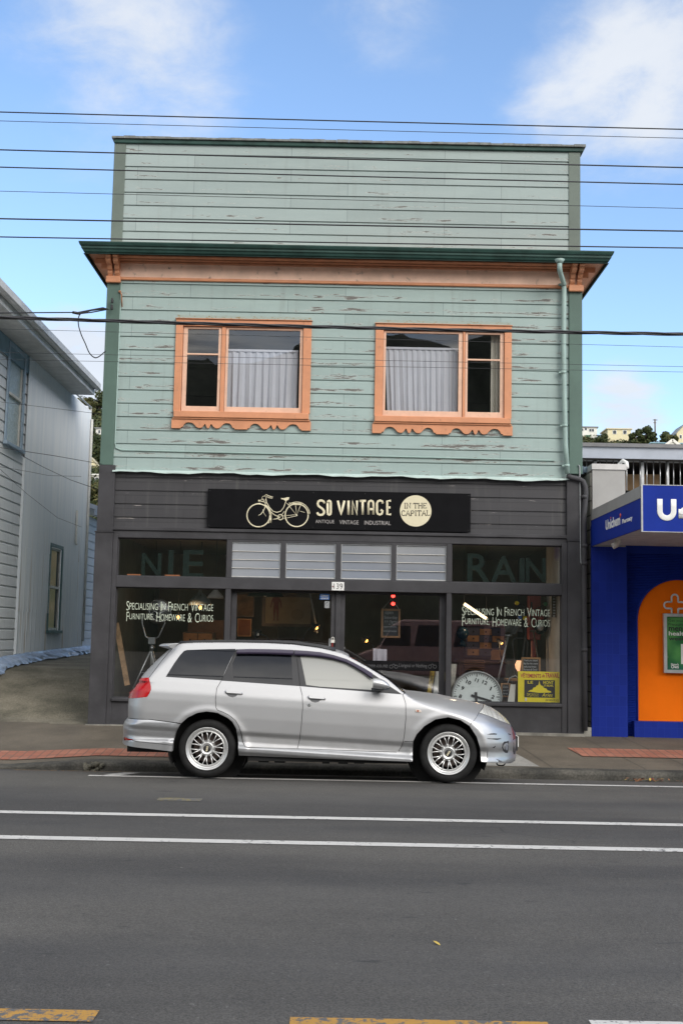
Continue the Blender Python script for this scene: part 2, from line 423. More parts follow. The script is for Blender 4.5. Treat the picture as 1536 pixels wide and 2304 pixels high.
def leaves(name, c1, c2, c3):
    t = NT(name); oi = t.N.new('ShaderNodeObjectInfo'); v = t.obj()
    g = t.N.new('ShaderNodeNewGeometry'); r = g.outputs['Random Per Island']
    n = t.noise(v, .55, 3, .6)
    c = t.mix(t.ramp(n, .3, .7), c1, c2); c = t.mix(t.ramp(r, .6, 1.0, 0, .8), c, c3)
    t.set('Base Color', c); t.set('Roughness', .7); t.set('Specular IOR Level', .25); return t.m
def paint_metal(name, base, rough=.3, metal=.85):
    t = NT(name); v = t.obj(); f = t.noise(v, 900, 2, .5); d = t.noise(v, 2.5, 5, .6); X = t.xyz(v)
    c = t.mix(1.0, base, t.mix(f, (.93,) * 3, (1.07,) * 3), 'MULTIPLY')
    # road dust on the lower panels
    low = t.math('MULTIPLY', t.ramp(X[2], .62, .25), t.ramp(t.noise(v, 6, 6, .65), .3, .75)); c = t.mix(t.math('MULTIPLY', low, .22), c, (.16, .145, .125))
    t.set('Base Color', c); t.set('Metallic', metal); t.set('Roughness', t.ramp(d, .3, .7, rough - .012, rough + .015))
    t.set('Coat Weight', .25); t.set('Coat Roughness', .06); t.set('Coat IOR', 1.4); return t.m
def tile_mat(name, col, w, h, grout):
    t = NT(name); v = t.obj(); X = t.xyz(v)
    bk = t.brick(t.comb(t.math('ADD', X[0], X[1]), X[2]), w, h, .003, tuple(c * .92 for c in col), tuple(c * 1.06 for c in col), grout, off=0.0)
    n = t.noise(v, 1.6, 5); c = t.mix(1.0, bk['Color'], t.mix(n, (.88,) * 3, (1.1,) * 3), 'MULTIPLY')
    c = t.mix(t.ramp(t.noise(t.map(v, (40, 40, 4)), 1.0, 5, .7), .735, .76, 0, .8), c, (.55, .56, .6))
    t.set('Base Color', c); t.set('Roughness', .45); t.set('Specular IOR Level', .12); t.bump(bk['Fac'], -.25, .004); return t.m
def block_mat():
    t = NT('concrete_block'); v = t.obj(); X = t.xyz(v)
    bk = t.brick(t.comb(X[1], X[2]), .42, .213, .012, (.32, .305, .265), (.40, .38, .33), (.12, .11, .10))
    n = t.noise(v, 3, 6, .65); c = t.mix(1.0, bk['Color'], t.mix(n, (.6,) * 3, (1.25,) * 3), 'MULTIPLY')
    t.set('Base Color', c); t.set('Roughness', .9); t.bump(t.math('ADD', t.math('MULTIPLY', bk['Fac'], -1.2), t.noise(v, 60, 4)), .6, .01); return t.m
def corr_mat():
    t = NT('corrugated_paint'); v = t.obj(); X = t.xyz(v)
    st = t.noise(t.comb(t.math('MULTIPLY', X[1], 7), t.math('MULTIPLY', X[2], .35)), 1.0, 6, .65)
    c = t.mix(t.ramp(st, .35, .7), (.70, .745, .785), (.80, .825, .84))
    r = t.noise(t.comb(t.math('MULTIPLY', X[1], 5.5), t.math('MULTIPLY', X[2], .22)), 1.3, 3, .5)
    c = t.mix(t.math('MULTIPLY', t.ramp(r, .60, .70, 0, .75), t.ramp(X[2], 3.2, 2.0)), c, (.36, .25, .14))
    t.set('Base Color', c); t.set('Roughness', .5); return t.m

PITCH_B = 0.2005
MT = dict(
    asphalt=asphalt(), paving=paving_mat(),
    footpath=ground_mat('footpath_asphalt', (.094, .080, .062), (.138, .117, .090), 1.1, 80, .22),
    driveway=ground_mat('driveway_asphalt', (.10, .092, .068), (.20, .18, .138), 1.4, 55, .45),
    concrete=ground_mat('concrete', (.20, .195, .18), (.30, .29, .265), 2.0, 70, .18, spots=.45),
    kerb=ground_mat('kerb_stone', (.036, .035, .031), (.090, .084, .071), 2.3, 40, .35, spots=.7),
    ground=ground_mat('ground', (.09, .085, .07), (.14, .13, .10), .3, 12, .2),
    white_line=paint_line('white_road_paint', (.47, .46, .44), .75), yellow_line=paint_line('yellow_road_paint', (.35, .185, .03), 1.5),
    old_line=paint_line('worn_yellow_paint', (.20, .16, .05), 1.9),
    dark_trim=plain('charcoal_paint', (.050, .049, .053), .6, spec=.22, var=.14, vs=2.5, bump=.12, bs=40),
    dark_chip=plain('charcoal_paint_chipped', (.050, .049, .053), .6, spec=.22, var=.22, vs=2.0, bump=.15, bs=30),
    peach=plain('peach_paint', (.56, .242, .122), .55, var=.08, vs=4, bump=.12, bs=50, dirt=.3),
    pale_peach=plain('pale_peach_paint', (.66, .42, .30), .55, var=.07, vs=6, bump=.2, bs=60, dirt=.25),
    frieze=plain('dusty_peach_paint', (.80, .55, .42), .65, var=.12, vs=3, bump=.1, dirt=.75),
    orange_brown=plain('brown_peach_paint', (.42, .19, .10), .6, var=.15, vs=6, dirt=.4),
    green=plain('dark_green_paint', (.024, .058, .049), .5, spec=.25, var=.25, vs=4, dirt=.2),
    grey_green=plain('grey_green_paint', (.115, .145, .122), .6, var=.1, vs=2, bump=.15, bs=40, dirt=.15),
    mid_green=plain('mid_green_paint', (.072, .125, .102), .6, var=.1, vs=2, bump=.1),
    mint_pipe=plain('mint_paint', (.27, .37, .34), .5, var=.06),
    lead=plain('pale_flashing', (.52, .50, .44), .6, var=.2, vs=8, dirt=.35),
    rusty=plain('rusty_flashing', (.36, .16, .08), .7, var=.35, vs=14, dirt=.4),
    cap=plain('weathered_cap', (.17, .18, .17), .7, var=.3, vs=12, dirt=.4),
    joint=plain('joint_dirt', (.045, .042, .034), .9), black=plain('black_matt', (.012, .012, .013), .6), black_gloss=plain('black_sign_paint', (.007, .007, .008), .65, spec=.06),
    cream=plain('cream_paint', (.66, .60, .42), .5, var=.04), grey_text=plain('grey_lettering', (.30, .28, .27), .6),
    white=plain('white_paint', (.72, .72, .70), .5, var=.05), offwhite=plain('off_white', (.62, .60, .55), .7, var=.1),
    glass=glass('window_glass', (.80, .83, .82), 1.5), shop_glass=glass('shop_glass', (.84, .86, .86), 1.62), up_glass=glass('old_window_glass', (.86, .87, .87), 1.5),
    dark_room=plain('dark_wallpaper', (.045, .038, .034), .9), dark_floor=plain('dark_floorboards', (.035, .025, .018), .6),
    pale_wall=plain('pale_plaster', (.55, .53, .48), .85, var=.15, vs=3, dirt=.3),
    wood=plain('golden_wood', (.34, .17, .065), .55, var=.25, vs=9), dark_wood=plain('dark_wood', (.06, .035, .02), .5, var=.3, vs=9),
    steel=plain('brushed_steel', (.5, .5, .5), .28, 1.0), dull_steel=plain('dull_steel', (.32, .33, .34), .45, .9),
    letter_green=plain('chipped_green_enamel', (.009, .019, .016), .6, var=.4, vs=30, spec=.15),
    curtain=plain('white_net_curtain', (.62, .63, .67), .9, var=.05), curtain_cream=plain('cream_curtain', (.58, .55, .47), .9, var=.06),
    wire=plain('black_cable', (.018, .018, .022), .55), rubber=plain('tyre_rubber', (.013, .013, .013), .8, var=.3, vs=9, spec=.2),
    red=plain('red_enamel', (.20, .014, .012), .4), blue=plain('blue_plastic', (.04, .16, .5), .4), yellow=plain('yellow_enamel', (.92, .74, .012), .45, var=.05),
    greenball=plain('green_plastic', (.02, .16, .05), .35), brick_orange=plain('orange_brick', (.42, .15, .06), .8),
    p_blue=plain('royal_blue_panel', (.012, .032, .255), .45, var=.06, spec=.08), p_tile=tile_mat('blue_tiles', (.011, .028, .25), .095, .148, (.016, .038, .275)),
    p_orange=plain('orange_panel', (.90, .175, .006), .6, var=.07, vs=1.5, spec=.06), p_grey=plain('warm_grey_panel', (.30, .295, .285), .5, var=.05),
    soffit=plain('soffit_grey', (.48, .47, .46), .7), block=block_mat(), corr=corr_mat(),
    poster_green=plain('poster_green', (.05, .22, .055), .35, var=.45, vs=3), alu=plain('aluminium', (.55, .56, .57), .35, .8),
    back_fascia=plain('pale_blue_fascia', (.36, .39, .45), .6, var=.08, vs=2), cardboard=plain('cardboard', (.30, .19, .10), .8),
    leaf1=leaves('leaves_dark', (.022, .036, .013), (.046, .060, .020), (.085, .088, .032)), leaf2=leaves('leaves_olive', (.038, .048, .015), (.080, .080, .027), (.12, .10, .038)),
    bark=plain('bark', (.10, .075, .055), .9, var=.3), hill=ground_mat('hill_ground', (.05, .06, .022), (.11, .09, .045), .05, 2, .3),
)
# ------------------------------------------------------------------ ground, road, footpath
YF = 17.0                                   # plane of the shop front
KERB_Y = 14.3
PROF = [(-400, -.05), (-14, -.05), (-8, -.06), (2, 0.02), (11.9, 0.012), (12.7, 0.0), (13.5, -.062), (14.32, -.142)]
def zr(y):
    for (a, b), (c, d) in zip(PROF, PROF[1:]):
        if a <= y <= c: return b + (d - b) * (y - a) / (c - a)
    return PROF[-1][1]
def sheet(ys, xs, zf):
    mb = MB(); n = len(xs)
    for y in ys:
        for x in xs: mb.v.append((x, y, zf(x, y)))
    for i in range(len(ys) - 1):
        for j in range(n - 1): mb.face((i * n + j, i * n + j + 1, (i + 1) * n + j + 1, (i + 1) * n + j))
    return mb
road = struct(sheet([-14, -8, -4, 0, 2, 5, 8, 10, 11.9, 12.3, 12.7, 13.1, 13.5, 13.9, 14.32], [-120, -40, -10, 0, 10, 40, 120], lambda x, y: zr(y)), 'road', MT['asphalt'])
struct(sheet([-400, -14.02], [-500, -100, 0, 100, 500], lambda x, y: -.056), 'ground', MT['ground'])
def strip(y0, y1, x0, x1, dz=.004, zf=zr):
    mb = MB(); n = max(2, int((x1 - x0) / 1.5))
    for i in range(n + 1):
        x = x0 + (x1 - x0) * i / n
        for y in (y0, y1): mb.v.append((x, y, zf(y) + dz))
    for i in range(n): mb.face((2 * i, 2 * i + 2, 2 * i + 3, 2 * i + 1))
    return mb
struct(strip(9.90, 10.04, -60, 60), 'cycle_lane_line', MT['white_line'])
struct(strip(8.705, 8.85, -60, 60), 'edge_line', MT['white_line'])
mb = strip(12.60, 12.70, -2.62, 30)
b = len(mb.v)     # slanted return of the bay mark towards the kerb
mb.v += [(-2.62, 12.60, zr(12.60) + .004), (-2.30, 12.70, zr(12.70) + .0042), (-2.22, 13.55, zr(13.55) + .0042), (-2.40, 13.55, zr(13.55) + .0042)]
mb.face((b, b + 1, b + 2, b + 3))
struct(mb, 'parking_bay_line', MT['white_line'])
struct(strip(13.80, 13.90, -3.75, -2.35), 'kerbside_line', MT['yellow_line'])
_ya, _yb = on_z(80, 2299, .017).y, on_z(80, 2273, .017).y; mb = strip(_ya, _yb, -9.0, on_z(215, 2290, .017).x); struct(mb, 'centre_line', MT['yellow_line'])
_yb = on_z(800, 2293.5, .017).y; mb = strip(_yb - .14, _yb, on_z(652, 2298, .017).x, on_z(1230, 2302, .017).x); struct(mb, 'centre_line', MT['yellow_line'])
_yb = on_z(1400, 2299, .017).y; mb = strip(_yb - .14, _yb, on_z(1326, 2302, .017).x, 3.2); struct(mb, 'centre_line', MT['white_line'])
struct(strip(10.82, 11.0, -1.62, -1.22, .003), 'faded_road_mark', MT['old_line'])
# kerb: a drop crossing on the left, full height from the drain step onwards
def kh(x):
    if x < -3.95: return .035
    if x < -2.98: return .035 + .075 * (x + 3.95) / .97
    return .112
xs = [-120, -40, -12, -8, -6, -4.6, -3.95, -3.6, -3.3, -2.98, -2.7, -2.4, -1.5, 0, 1.5, 3, 5, 8, 12, 40, 120]
rows = []
mb = MB()
KP = [(14.300, -.16), (14.302, -1), (14.318, -2), (14.345, -3), (14.50, -4)]
for x in xs:
    top = -.142 + kh(x)
    for y, c in KP: mb.v.append((x, y, {-.16: -.16, -1: -.142 + .55 * kh(x), -2: top - .012, -3: top, -4: top + .010}[c]))
for i in range(len(xs) - 1):
    for j in range(4):
        a = i * 5 + j; mb.face((a, a + 5, a + 6, a + 1)); mb.sm[-1] = j > 0
struct(mb, 'kerb', MT['kerb'])
def zfp(x, y):
    base = -.142 + kh(x) + .010
    t = max(0, min(1, (y - 14.5) / (YF - 14.5)))
    return base + (.185 - base) * t - .0045 * x * t
fx = sorted(set(xs + [-5.2, -3.6, 3.6, 4.4, 6.5]))
struct(sheet([14.5, 14.9, 15.4, 16.0, 16.6, 17.06, 17.4], fx, zfp), 'footpath', MT['footpath'])
def on_path(u, v):
    z = 0
    for _ in range(12): p = on_z(u, v, z); z = zfp(p.x, p.y)
    return p.x, p.y
# brick strip on both sides of the car, and the plain slab between
def patch(name, pts, mat, dz=.005, sub=8):
    """quad patch lying on the footpath: pts lower-left, lower-right, upper-right, upper-left"""
    mb = MB(); p = [Vector((*q, 0)) for q in pts]; m = 3
    for i in range(sub + 1):
        for j in range(m + 1):
            a = p[0].lerp(p[1], i / sub); c = p[3].lerp(p[2], i / sub); q = a.lerp(c, j / m); mb.v.append((q.x, q.y, zfp(q.x, q.y) + dz))
    for i in range(sub):
        for j in range(m): k = i * (m + 1) + j; mb.face((k, k + m + 1, k + m + 2, k + 1))
    return struct(mb, name, mat)
_a, _b = on_path(140, 1705.5)[1], on_path(140, 1681)[1]
patch('brick_paving', [(-12, _a), (-.4, _a), (-.4, _b), (-12, _b)], MT['paving'], dz=.009, sub=150)
_a, _b = on_path(1400, 1704)[1], on_path(1400, 1683)[1]
patch('brick_paving', [(on_path(1308, 1700)[0], _a), (14, _a), (14, _b), (on_path(1278, 1682)[0], _b)], MT['paving'], dz=.009, sub=100)
patch('concrete_slab', [(1.5, 14.53), (2.47, 14.53), (2.32, 15.36), (1.45, 15.36)], MT['concrete'])
# thin joints cut in the footpath
mb = MB()
for x in (3.75, 4.35, 2.62):
    for i in range(6):
        y0 = 14.5 + i * .41; y1 = y0 + .41; dx = -.05
        mb.v += [(x + dx * i, y0, zfp(x, y0) + .003), (x + dx * i + .008, y0, zfp(x, y0) + .003), (x + dx * (i + 1) + .008, y1, zfp(x, y1) + .003), (x + dx * (i + 1), y1, zfp(x, y1) + .003)]
        b = len(mb.v); mb.face((b - 4, b - 3, b - 2, b - 1))
struct(mb, 'footpath_joint', MT['joint'])
# drain step in the kerb
mb = MB()
for i in range(26):
    x = -3.02 + random.random() * .24; y = 14.27 + random.random() * .07; z = -.15 + random.random() * .10
    mb.ball((x, y, z), .018 + random.random() * .022, n=7, m=5)
solo(mb, 'drain_step', ground_mat('mossy_stone', (.08, .075, .06), (.13, .12, .09), 9, 40, .4, spots=.6, spot_col=(.05, .055, .012)), 'crumbling mossy drain step set in the kerb left of the car', 'drain')
mb = MB(); mb.box(3.42, 3.60, 15.9, 15.97, zfp(3.5, 15.9) - .02, zfp(3.5, 15.9) + .006)
for i in range(7): mb.box(3.435 + i * .023, 3.447 + i * .023, 15.905, 15.965, zfp(3.5, 15.9), zfp(3.5, 15.9) + .009)
solo(mb, 'toby_cover', plain('rusty_iron', (.07, .035, .028), .7, var=.3, vs=20), 'small rusty iron cover in the footpath before the blue pillar', 'cover')
# driveway ramp between the houses
RAMP = [(16.98, .195), (17.4, .24), (18.2, .46), (19.2, .72), (20.2, .87), (22, .92), (27, 1.0), (34, 1.1)]
def zramp(y):
    for (a, b), (c, d) in zip(RAMP, RAMP[1:]):
        if y <= c: return b + (d - b) * max(0, y - a) / (c - a)
    return RAMP[-1][1]
struct(sheet([a for a, _ in RAMP], [-14, -9, -6, -5, -4, -3.45], lambda x, y: zramp(y) + (.06 * max(0, -x - 4.2) if y > 17.3 else .0) * .3), 'driveway', MT['driveway'])
# fallen leaves
lf = [plain('leaf_brown', (.20, .085, .035), .7, var=.3), plain('leaf_yellow', (.42, .30, .06), .7, var=.2), plain('leaf_red', (.20, .045, .025), .7)]
def leaf_mesh(mb, x, y, z, s, a, tilt):
    c, q = cos(a), sin(a)
    P = [(-1, 0, 0), (-.3, .45, .12), (.45, .35, .1), (1, 0, 0), (.45, -.35, .14), (-.3, -.45, .1)]
    mb.poly([(x + s * (p[0] * c - p[1] * q), y + s * (p[0] * q + p[1] * c), z + s * p[2] + tilt * s * p[0] * .6) for p in P])
mb = MB()
for i in range(46):
    mb.mi = random.choice((0, 0, 1, 2)); x = 3.72 + random.gauss(0, .13); y = 14.2 + random.gauss(0, .045)
    leaf_mesh(mb, x, min(y, 14.28), zr(min(14.3, y)) + .008 + random.random() * .03, .018 + random.random() * .022, random.random() * 6.3, random.uniform(-1, 1))
o = mb.build('leaf_litter', lf); tag(o, kind='stuff', label='little drift of brown fallen leaves in the gutter at far right', cat='leaves')
p = on_z(982, 2127, 0.012); mb = MB(); leaf_mesh(mb, p.x, p.y, zr(p.y) + .006, .024, 2.4, .5)
solo(mb, 'fallen_leaf', lf[1], 'single yellow leaf lying on the open road in the foreground', 'leaf')
# ------------------------------------------------------------------ the shop building
XL, XR = -3.535, 3.500                       # outer faces of the corner boards
Z0 = .19
shop = thing('shop_building', 'two storey timber shop painted mint above and charcoal below, peach windows', 'building', (0, YF, Z0))
Z_BASE = on_y(762, 1068, YF).z               # bottom of the mint boards
Z_FRZ = on_y(768, 641, YF).z                 # underside of the frieze moulding
Z_GUT0, Z_GUT1 = on_y(768, 577.5, YF - .43).z, on_y(768, 553, YF - .43).z
Z_TOP = on_y(768, 331, YF).z                 # top of the parapet boards
M_MINT = boards('mint_weatherboard', (.305, .388, .372), PITCH_B, Z_BASE - Z0, .66)
M_MINT2 = boards('faded_mint_weatherboard', (.310, .372, .362), PITCH_B, Z_BASE - Z0, .14)
M_CHAR = boards('charcoal_weatherboard', (.051, .050, .054), .195, 0.0, -.25, wood=(.30, .27, .24), rust=False, light=(.3, .28, .27))
def board_wall(name, mat, parent, x0, x1, z0, z1, Y, pitch, holes=(), start=None, lip=.017, out=-1):
    """rusticated boards: a flat face, a cove at its head, the next board standing proud above it"""
    lv = []; start = z0 if start is None else start; k = floor((z0 - start) / pitch)
    zi = start + k * pitch
    while zi < z1:
        for f, d in ((0, lip), (.86, lip), (.91, .002), (1.0, .002)): lv.append((zi + f * pitch, d))
        zi += pitch
    def depth(z):
        f = ((z - start) / pitch) % 1.0
        return lip if f < .86 else (lip + (.002 - lip) * (f - .86) / .05 if f < .91 else .002)
    lv = [l for l in lv if z0 < l[0] < z1]
    for z in [z0, z1] + [h[k] for h in holes for k in (2, 3)]:
        if all(abs(z - l[0]) > .004 for l in lv): lv.append((z, depth(z)))
    lv.sort(key=lambda l: l[0] + (0 if l[1] < .01 else 1e-7))
    xs = sorted(set([x0, x1] + [h[k] for h in holes for k in (0, 1)]))
    mb = MB()
    for (za, da), (zb, db) in zip(lv, lv[1:]):
        for xa, xb in zip(xs, xs[1:]):
            zm, xm = (za + zb) / 2, (xa + xb) / 2
            if any(h[0] < xm < h[1] and h[2] < zm < h[3] for h in holes): continue
            mb.poly([(xa, Y + out * da, za), (xb, Y + out * da, za), (xb, Y + out * db, zb), (xa, Y + out * db, zb)])
    return mb.build(name, mat, parent)

# ---- upper windows: measured outlines
WIN = [
    dict(outer=(393, 720, 699, 942), apron=(386, 942, 699, 966), inner=(410, 737, 681, 929), sash=[(410, 497), (506, 681)], panes=[(420, 490), (512, 673.5)], gz=(742, 916), rail=(0, 796), cur=1),
    dict(outer=(843, 731, 1150, 952), apron=(837, 952, 1152, 977), inner=(861, 746, 1133, 940), sash=[(861, 1040), (1045, 1133)], panes=[(867, 1030.5), (1051, 1124)], gz=(751, 926), rail=(1, 809), cur=0),
]
holes = []
for w in WIN:
    x0, x1, z0, z1 = rect(*w['inner'], YF); holes.append((x0, x1, z0, z1)); w['hole'] = holes[-1]
PIL = .195
board_wall('upper_wall', M_MINT, shop, XL + PIL, XR - PIL, Z_BASE, Z_FRZ, YF, PITCH_B, holes)
board_wall('parapet_wall', M_MINT2, shop, XL + PIL, XR - PIL, Z_GUT1 - .15, Z_TOP, YF, PITCH_B, start=Z_BASE)
# corner boards
for x0, x1 in ((XL, XL + PIL), (XR - PIL, XR)):
    mb = MB(); mb.box(x0, x1, YF - .045, YF + .12, on_y(768, 1057, YF).z, Z_FRZ - .002); mb.build('corner_board', MT['mid_green'], shop, .006)
    mb = MB(); mb.box(x0 + (.02 if x0 == XL else 0), x1 - (0 if x0 == XL else .02), YF - .03, YF + .12, Z_GUT1 + .01, Z_TOP); mb.build('parapet_corner_board', MT['grey_green'], shop, .006)
# beaded edge along the left corner board, turning along the bottom
xb = XL + PIL + .012
mb = MB(); zb_ = on_y(300, 1014, YF).z
mb.tube([(xb, YF - .03, Z_FRZ - .05), (xb, YF - .03, zb_ + .1), (xb + .02, YF - .03, zb_ + .03), (xb + .10, YF - .03, zb_)] + [(xb + .10 + i * .632, YF - .03, zb_ - i * .003) for i in range(1, 11)], .011, 6)
mb.build('conduit', MT['mint_pipe'], shop)
# skirt flashing under the mint boards, with its uneven lower edge
mb = MB(); n = 60
for i in range(n + 1):
    x = XL + PIL + (XR - XL - 2 * PIL) * i / n; wv = .010 * sin(i * .55) + .006 * sin(i * 1.7) + random.uniform(-.003, .003) - .012 * exp(-((i - 52) / 6.0) ** 2)
    mb.v += [(x, YF - .02, Z_BASE + .012), (x, YF - .075, Z_BASE - .012 + wv), (x, YF - .078, Z_BASE - .03 + wv), (x, YF - .002, Z_BASE - .01)]
for i in range(n):
    for j in range(3): a = 4 * i + j; mb.face((a, a + 1, a + 5, a + 4)[::-1])
mb.build('skirt_flashing', plain('pale_mint_edge', (.43, .53, .50), .5, var=.1), shop)
# parapet cap
mb = MB(); n = 40
zc = on_y(768, 320, YF).z
cx0, cx1 = on_y(252, 313, YF - .07).x, on_y(1317, 335, YF - .07).x
for i in range(n):
    xa = cx0 + (cx1 - cx0) * i / n; xb = cx0 + (cx1 - cx0) * (i + 1) / n
    mb.box(xa, xb - .003, YF - .085 + random.uniform(0, .006), YF + .2, Z_TOP + .045, zc + random.uniform(-.005, .008))
mb.build('parapet_cap', MT['cap'], shop)
mb = MB(); mb.box(cx0 + .03, cx1 - .03, YF - .055, YF + .16, Z_TOP - .02, Z_TOP + .044); mb.build('cap_moulding', MT['green'], shop, .01)
# side and rear walls, roof
mb = MB(); mb.box(XL + .01, XL + .12, YF + .121, YF + 11, Z0 - .2, Z_GUT0 + .02); mb.build('side_wall', M_MINT2, shop); mb = MB(); mb.box(XR - .12, XR - .01, YF + .121, YF + 11, Z0 - .2, Z_GUT0 + .02); mb.build('side_wall', M_MINT2, shop); mb = MB()
mb.box(XL + .01, XR - .01, YF + 11.0, YF + 11.12, Z0 - .2, Z_GUT0 + .02); mb.build('rear_wall', M_MINT2, shop)
mb = MB(); mb.box(XL + .03, XL + .12, YF + .121, YF + 1.6, Z_GUT0 + .1, Z_TOP); mb.box(XR - .12, XR - .03, YF + .121, YF + 1.6, Z_GUT0 + .1, Z_TOP); mb.box(XL + .03, XR - .03, YF + .10, YF + .18, Z_GUT1 - .2, Z_TOP - .01)
mb.build('parapet_return', MT['grey_green'], shop)
mb = MB(); mb.box(XL - .3, XR + .3, YF + .2, YF + 11.3, Z_GUT0 + .068, Z_GUT0 + .12); mb.build('roof', MT['cap'], shop)
# ---- cornice: frieze, mouldings, soffit, gutter, carried round both flanks
OV = .43; gx0, gx1 = on_y(177, 548, YF - OV).x, on_y(1381, 577, YF - OV).x
mb = MB(); mb.box(XL + PIL, XR - PIL, YF - .03, YF + .1, Z_FRZ + .045, Z_GUT0 + .02); mb.build('frieze', MT['frieze'], shop)
mb = MB(); mb.box(XL + PIL - .01, XR - PIL + .01, YF - .052, YF + .05, Z_FRZ, Z_FRZ + .046); mb.build('frieze_moulding', MT['peach'], shop, .012)
mb = MB()
for k, (dy, za, zb) in enumerate(((.07, .035, .008), (.13, .008, -.012), (.22, -.012, -.034))):
    mb.box(XL - .005, XR + .005, YF - dy, YF - .0005, Z_GUT0 - za, Z_GUT0 - zb - .0005)
mb.build('bed_moulding', MT['orange_brown'], shop, .008)
mb = MB(); zs = Z_GUT0 + .035
mb.box(gx0 + .09, gx1 - .09, YF - OV + .07, YF + .05, zs, zs + .03); mb.box(gx0 + .09, XL, YF + .051, YF + 9, zs, zs + .03); mb.box(XR, gx1 - .09, YF + .051, YF + 9, zs, zs + .03)
mb.build('soffit', MT['orange_brown'], shop)
def gutter_profile():
    h = Z_GUT1 - Z_GUT0
    return [(.0, 0.0), (.02, .0), (.022, .012), (.0, .03), (-.01, .35 * h), (-.028, .45 * h), (-.028, .6 * h), (-.048, .7 * h), (-.062, .9 * h), (-.062, h), (-.045, h), (.04, h - .02), (.04, .0)]
mb = MB(); pr = gutter_profile(); path = [(gx0 + .062, YF + 9.0, 1), (gx0 + .062, YF - OV + .062, 0), (gx1 - .062, YF - OV + .062, 2), (gx1 - .062, YF + 9.0, 3)]
for (x, y, k) in path:
    for dp, dz in pr:
        dx = {1: dp, 0: dp, 2: -dp, 3: -dp}[k]; dy = {1: 0, 0: dp, 2: dp, 3: 0}[k]; mb.v.append((x + dx, y + dy, Z_GUT0 + dz))
m = len(pr)
for i in range(3):
    for j in range(m - 1): mb.face((i * m + j, (i + 1) * m + j, (i + 1) * m + j + 1, i * m + j + 1))
mb.build('gutter', MT['green'], shop)
mb = MB()   # top flashing behind the gutter
mb.box(gx0 + .25, -.2, YF - OV + .13, YF - .03, Z_GUT1 - .03, Z_GUT1 + .045); mb.build('cornice_flashing', MT['lead'], shop)
mb = MB(); mb.box(-.198, gx1 - .28, YF - OV + .13, YF - .03, Z_GUT1 - .03, Z_GUT1 + .042); mb.build('cornice_flashing', MT['rusty'], shop)
# scrolled brackets, a pair at each corner
def bracket(x0, x1):
    top = Z_GUT0 + .035; h = top - Z_FRZ - .045
    pts = [(.03, 0), (.03, h), (.30, h), (.30, h - .035), (.265, h - .05), (.25, h - .10), (.20, h - .125), (.15, h - .12), (.135, h - .16), (.11, h - .19), (.07, h - .2), (.085, .09), (.09, .05), (.06, 0)]
    mb = MB(); mb.extrude([(x0, YF - a, Z_FRZ + .045 + b_) for a, b_ in pts], (x1 - x0, 0, 0)); mb.build('bracket', MT['peach'], shop, .008)
for xc in (XL, XR - PIL):
    bracket(xc + .01, xc + .08); bracket(xc + .115, xc + .185)
    mb = MB(); mb.box(xc - .012, xc + PIL + .012, YF - .10, YF - .0455, Z_FRZ - .055, Z_FRZ + .044); mb.build('bracket_shelf', MT['peach'], shop, .012)
    mb = MB(); mb.box(xc + .002, xc + PIL - .002, YF - .03, YF + .09, Z_FRZ + .045, Z_GUT0 + .02); mb.build('bracket_backing', MT['frieze'], shop)
# side cornice mouldings seen under the flank gutters
for sx, x in ((-1, XL), (1, XR)):
    mb = MB()
    mb.box(x, x + sx * .10, YF - .02, YF + 8.9, Z_GUT0 - .12, Z_GUT0 + .03); mb.box(x, x + sx * .2, YF - .03, YF + 8.9, Z_GUT0 - .04, Z_GUT0 + .032)
    mb.build('side_moulding', MT['peach'], shop)

# ---- upper windows
def apron_outline(x0, x1, zt, zb):
    h = zt - zb
    half = [(0, 1.0), (0, .0), (.068, .0), (.070, .13), (.082, .15)]
    half += [(.082 + .045 * (1 - cos(pi * t / 8)) * .9, .18 + .62 * sin(pi * t / 16)) for t in range(0, 9)]
    # two arches, two lobes and a pendant, in fractions of the half width
    P = [(0, 1.0), (0, 0), (.135, 0), (.137, .14), (.16, .15), (.18, .42), (.21, .62), (.255, .68), (.30, .60), (.335, .38), (.36, .16), (.395, .07), (.43, .09), (.455, .26), (.475, .50), (.49, .50), (.495, .34), (.51, .12), (.527, .03), (.544, .12), (.557, .34), (.562, .50), (.578, .50),
         (.60, .26), (.63, .08), (.67, .06), (.70, .16), (.725, .38), (.755, .58), (.79, .66), (.83, .62), (.86, .44), (.88, .15), (.905, .14), (.907, 0), (1.0, 0)]
    xm = (x0 + x1) / 2; L = xm - x0
    a = [(x0 + p[0] * L, zb + p[1] * h) for p in P]
    b_ = [(x1 - p[0] * L, zb + p[1] * h) for p in P][::-1]
    return a + b_[1:]
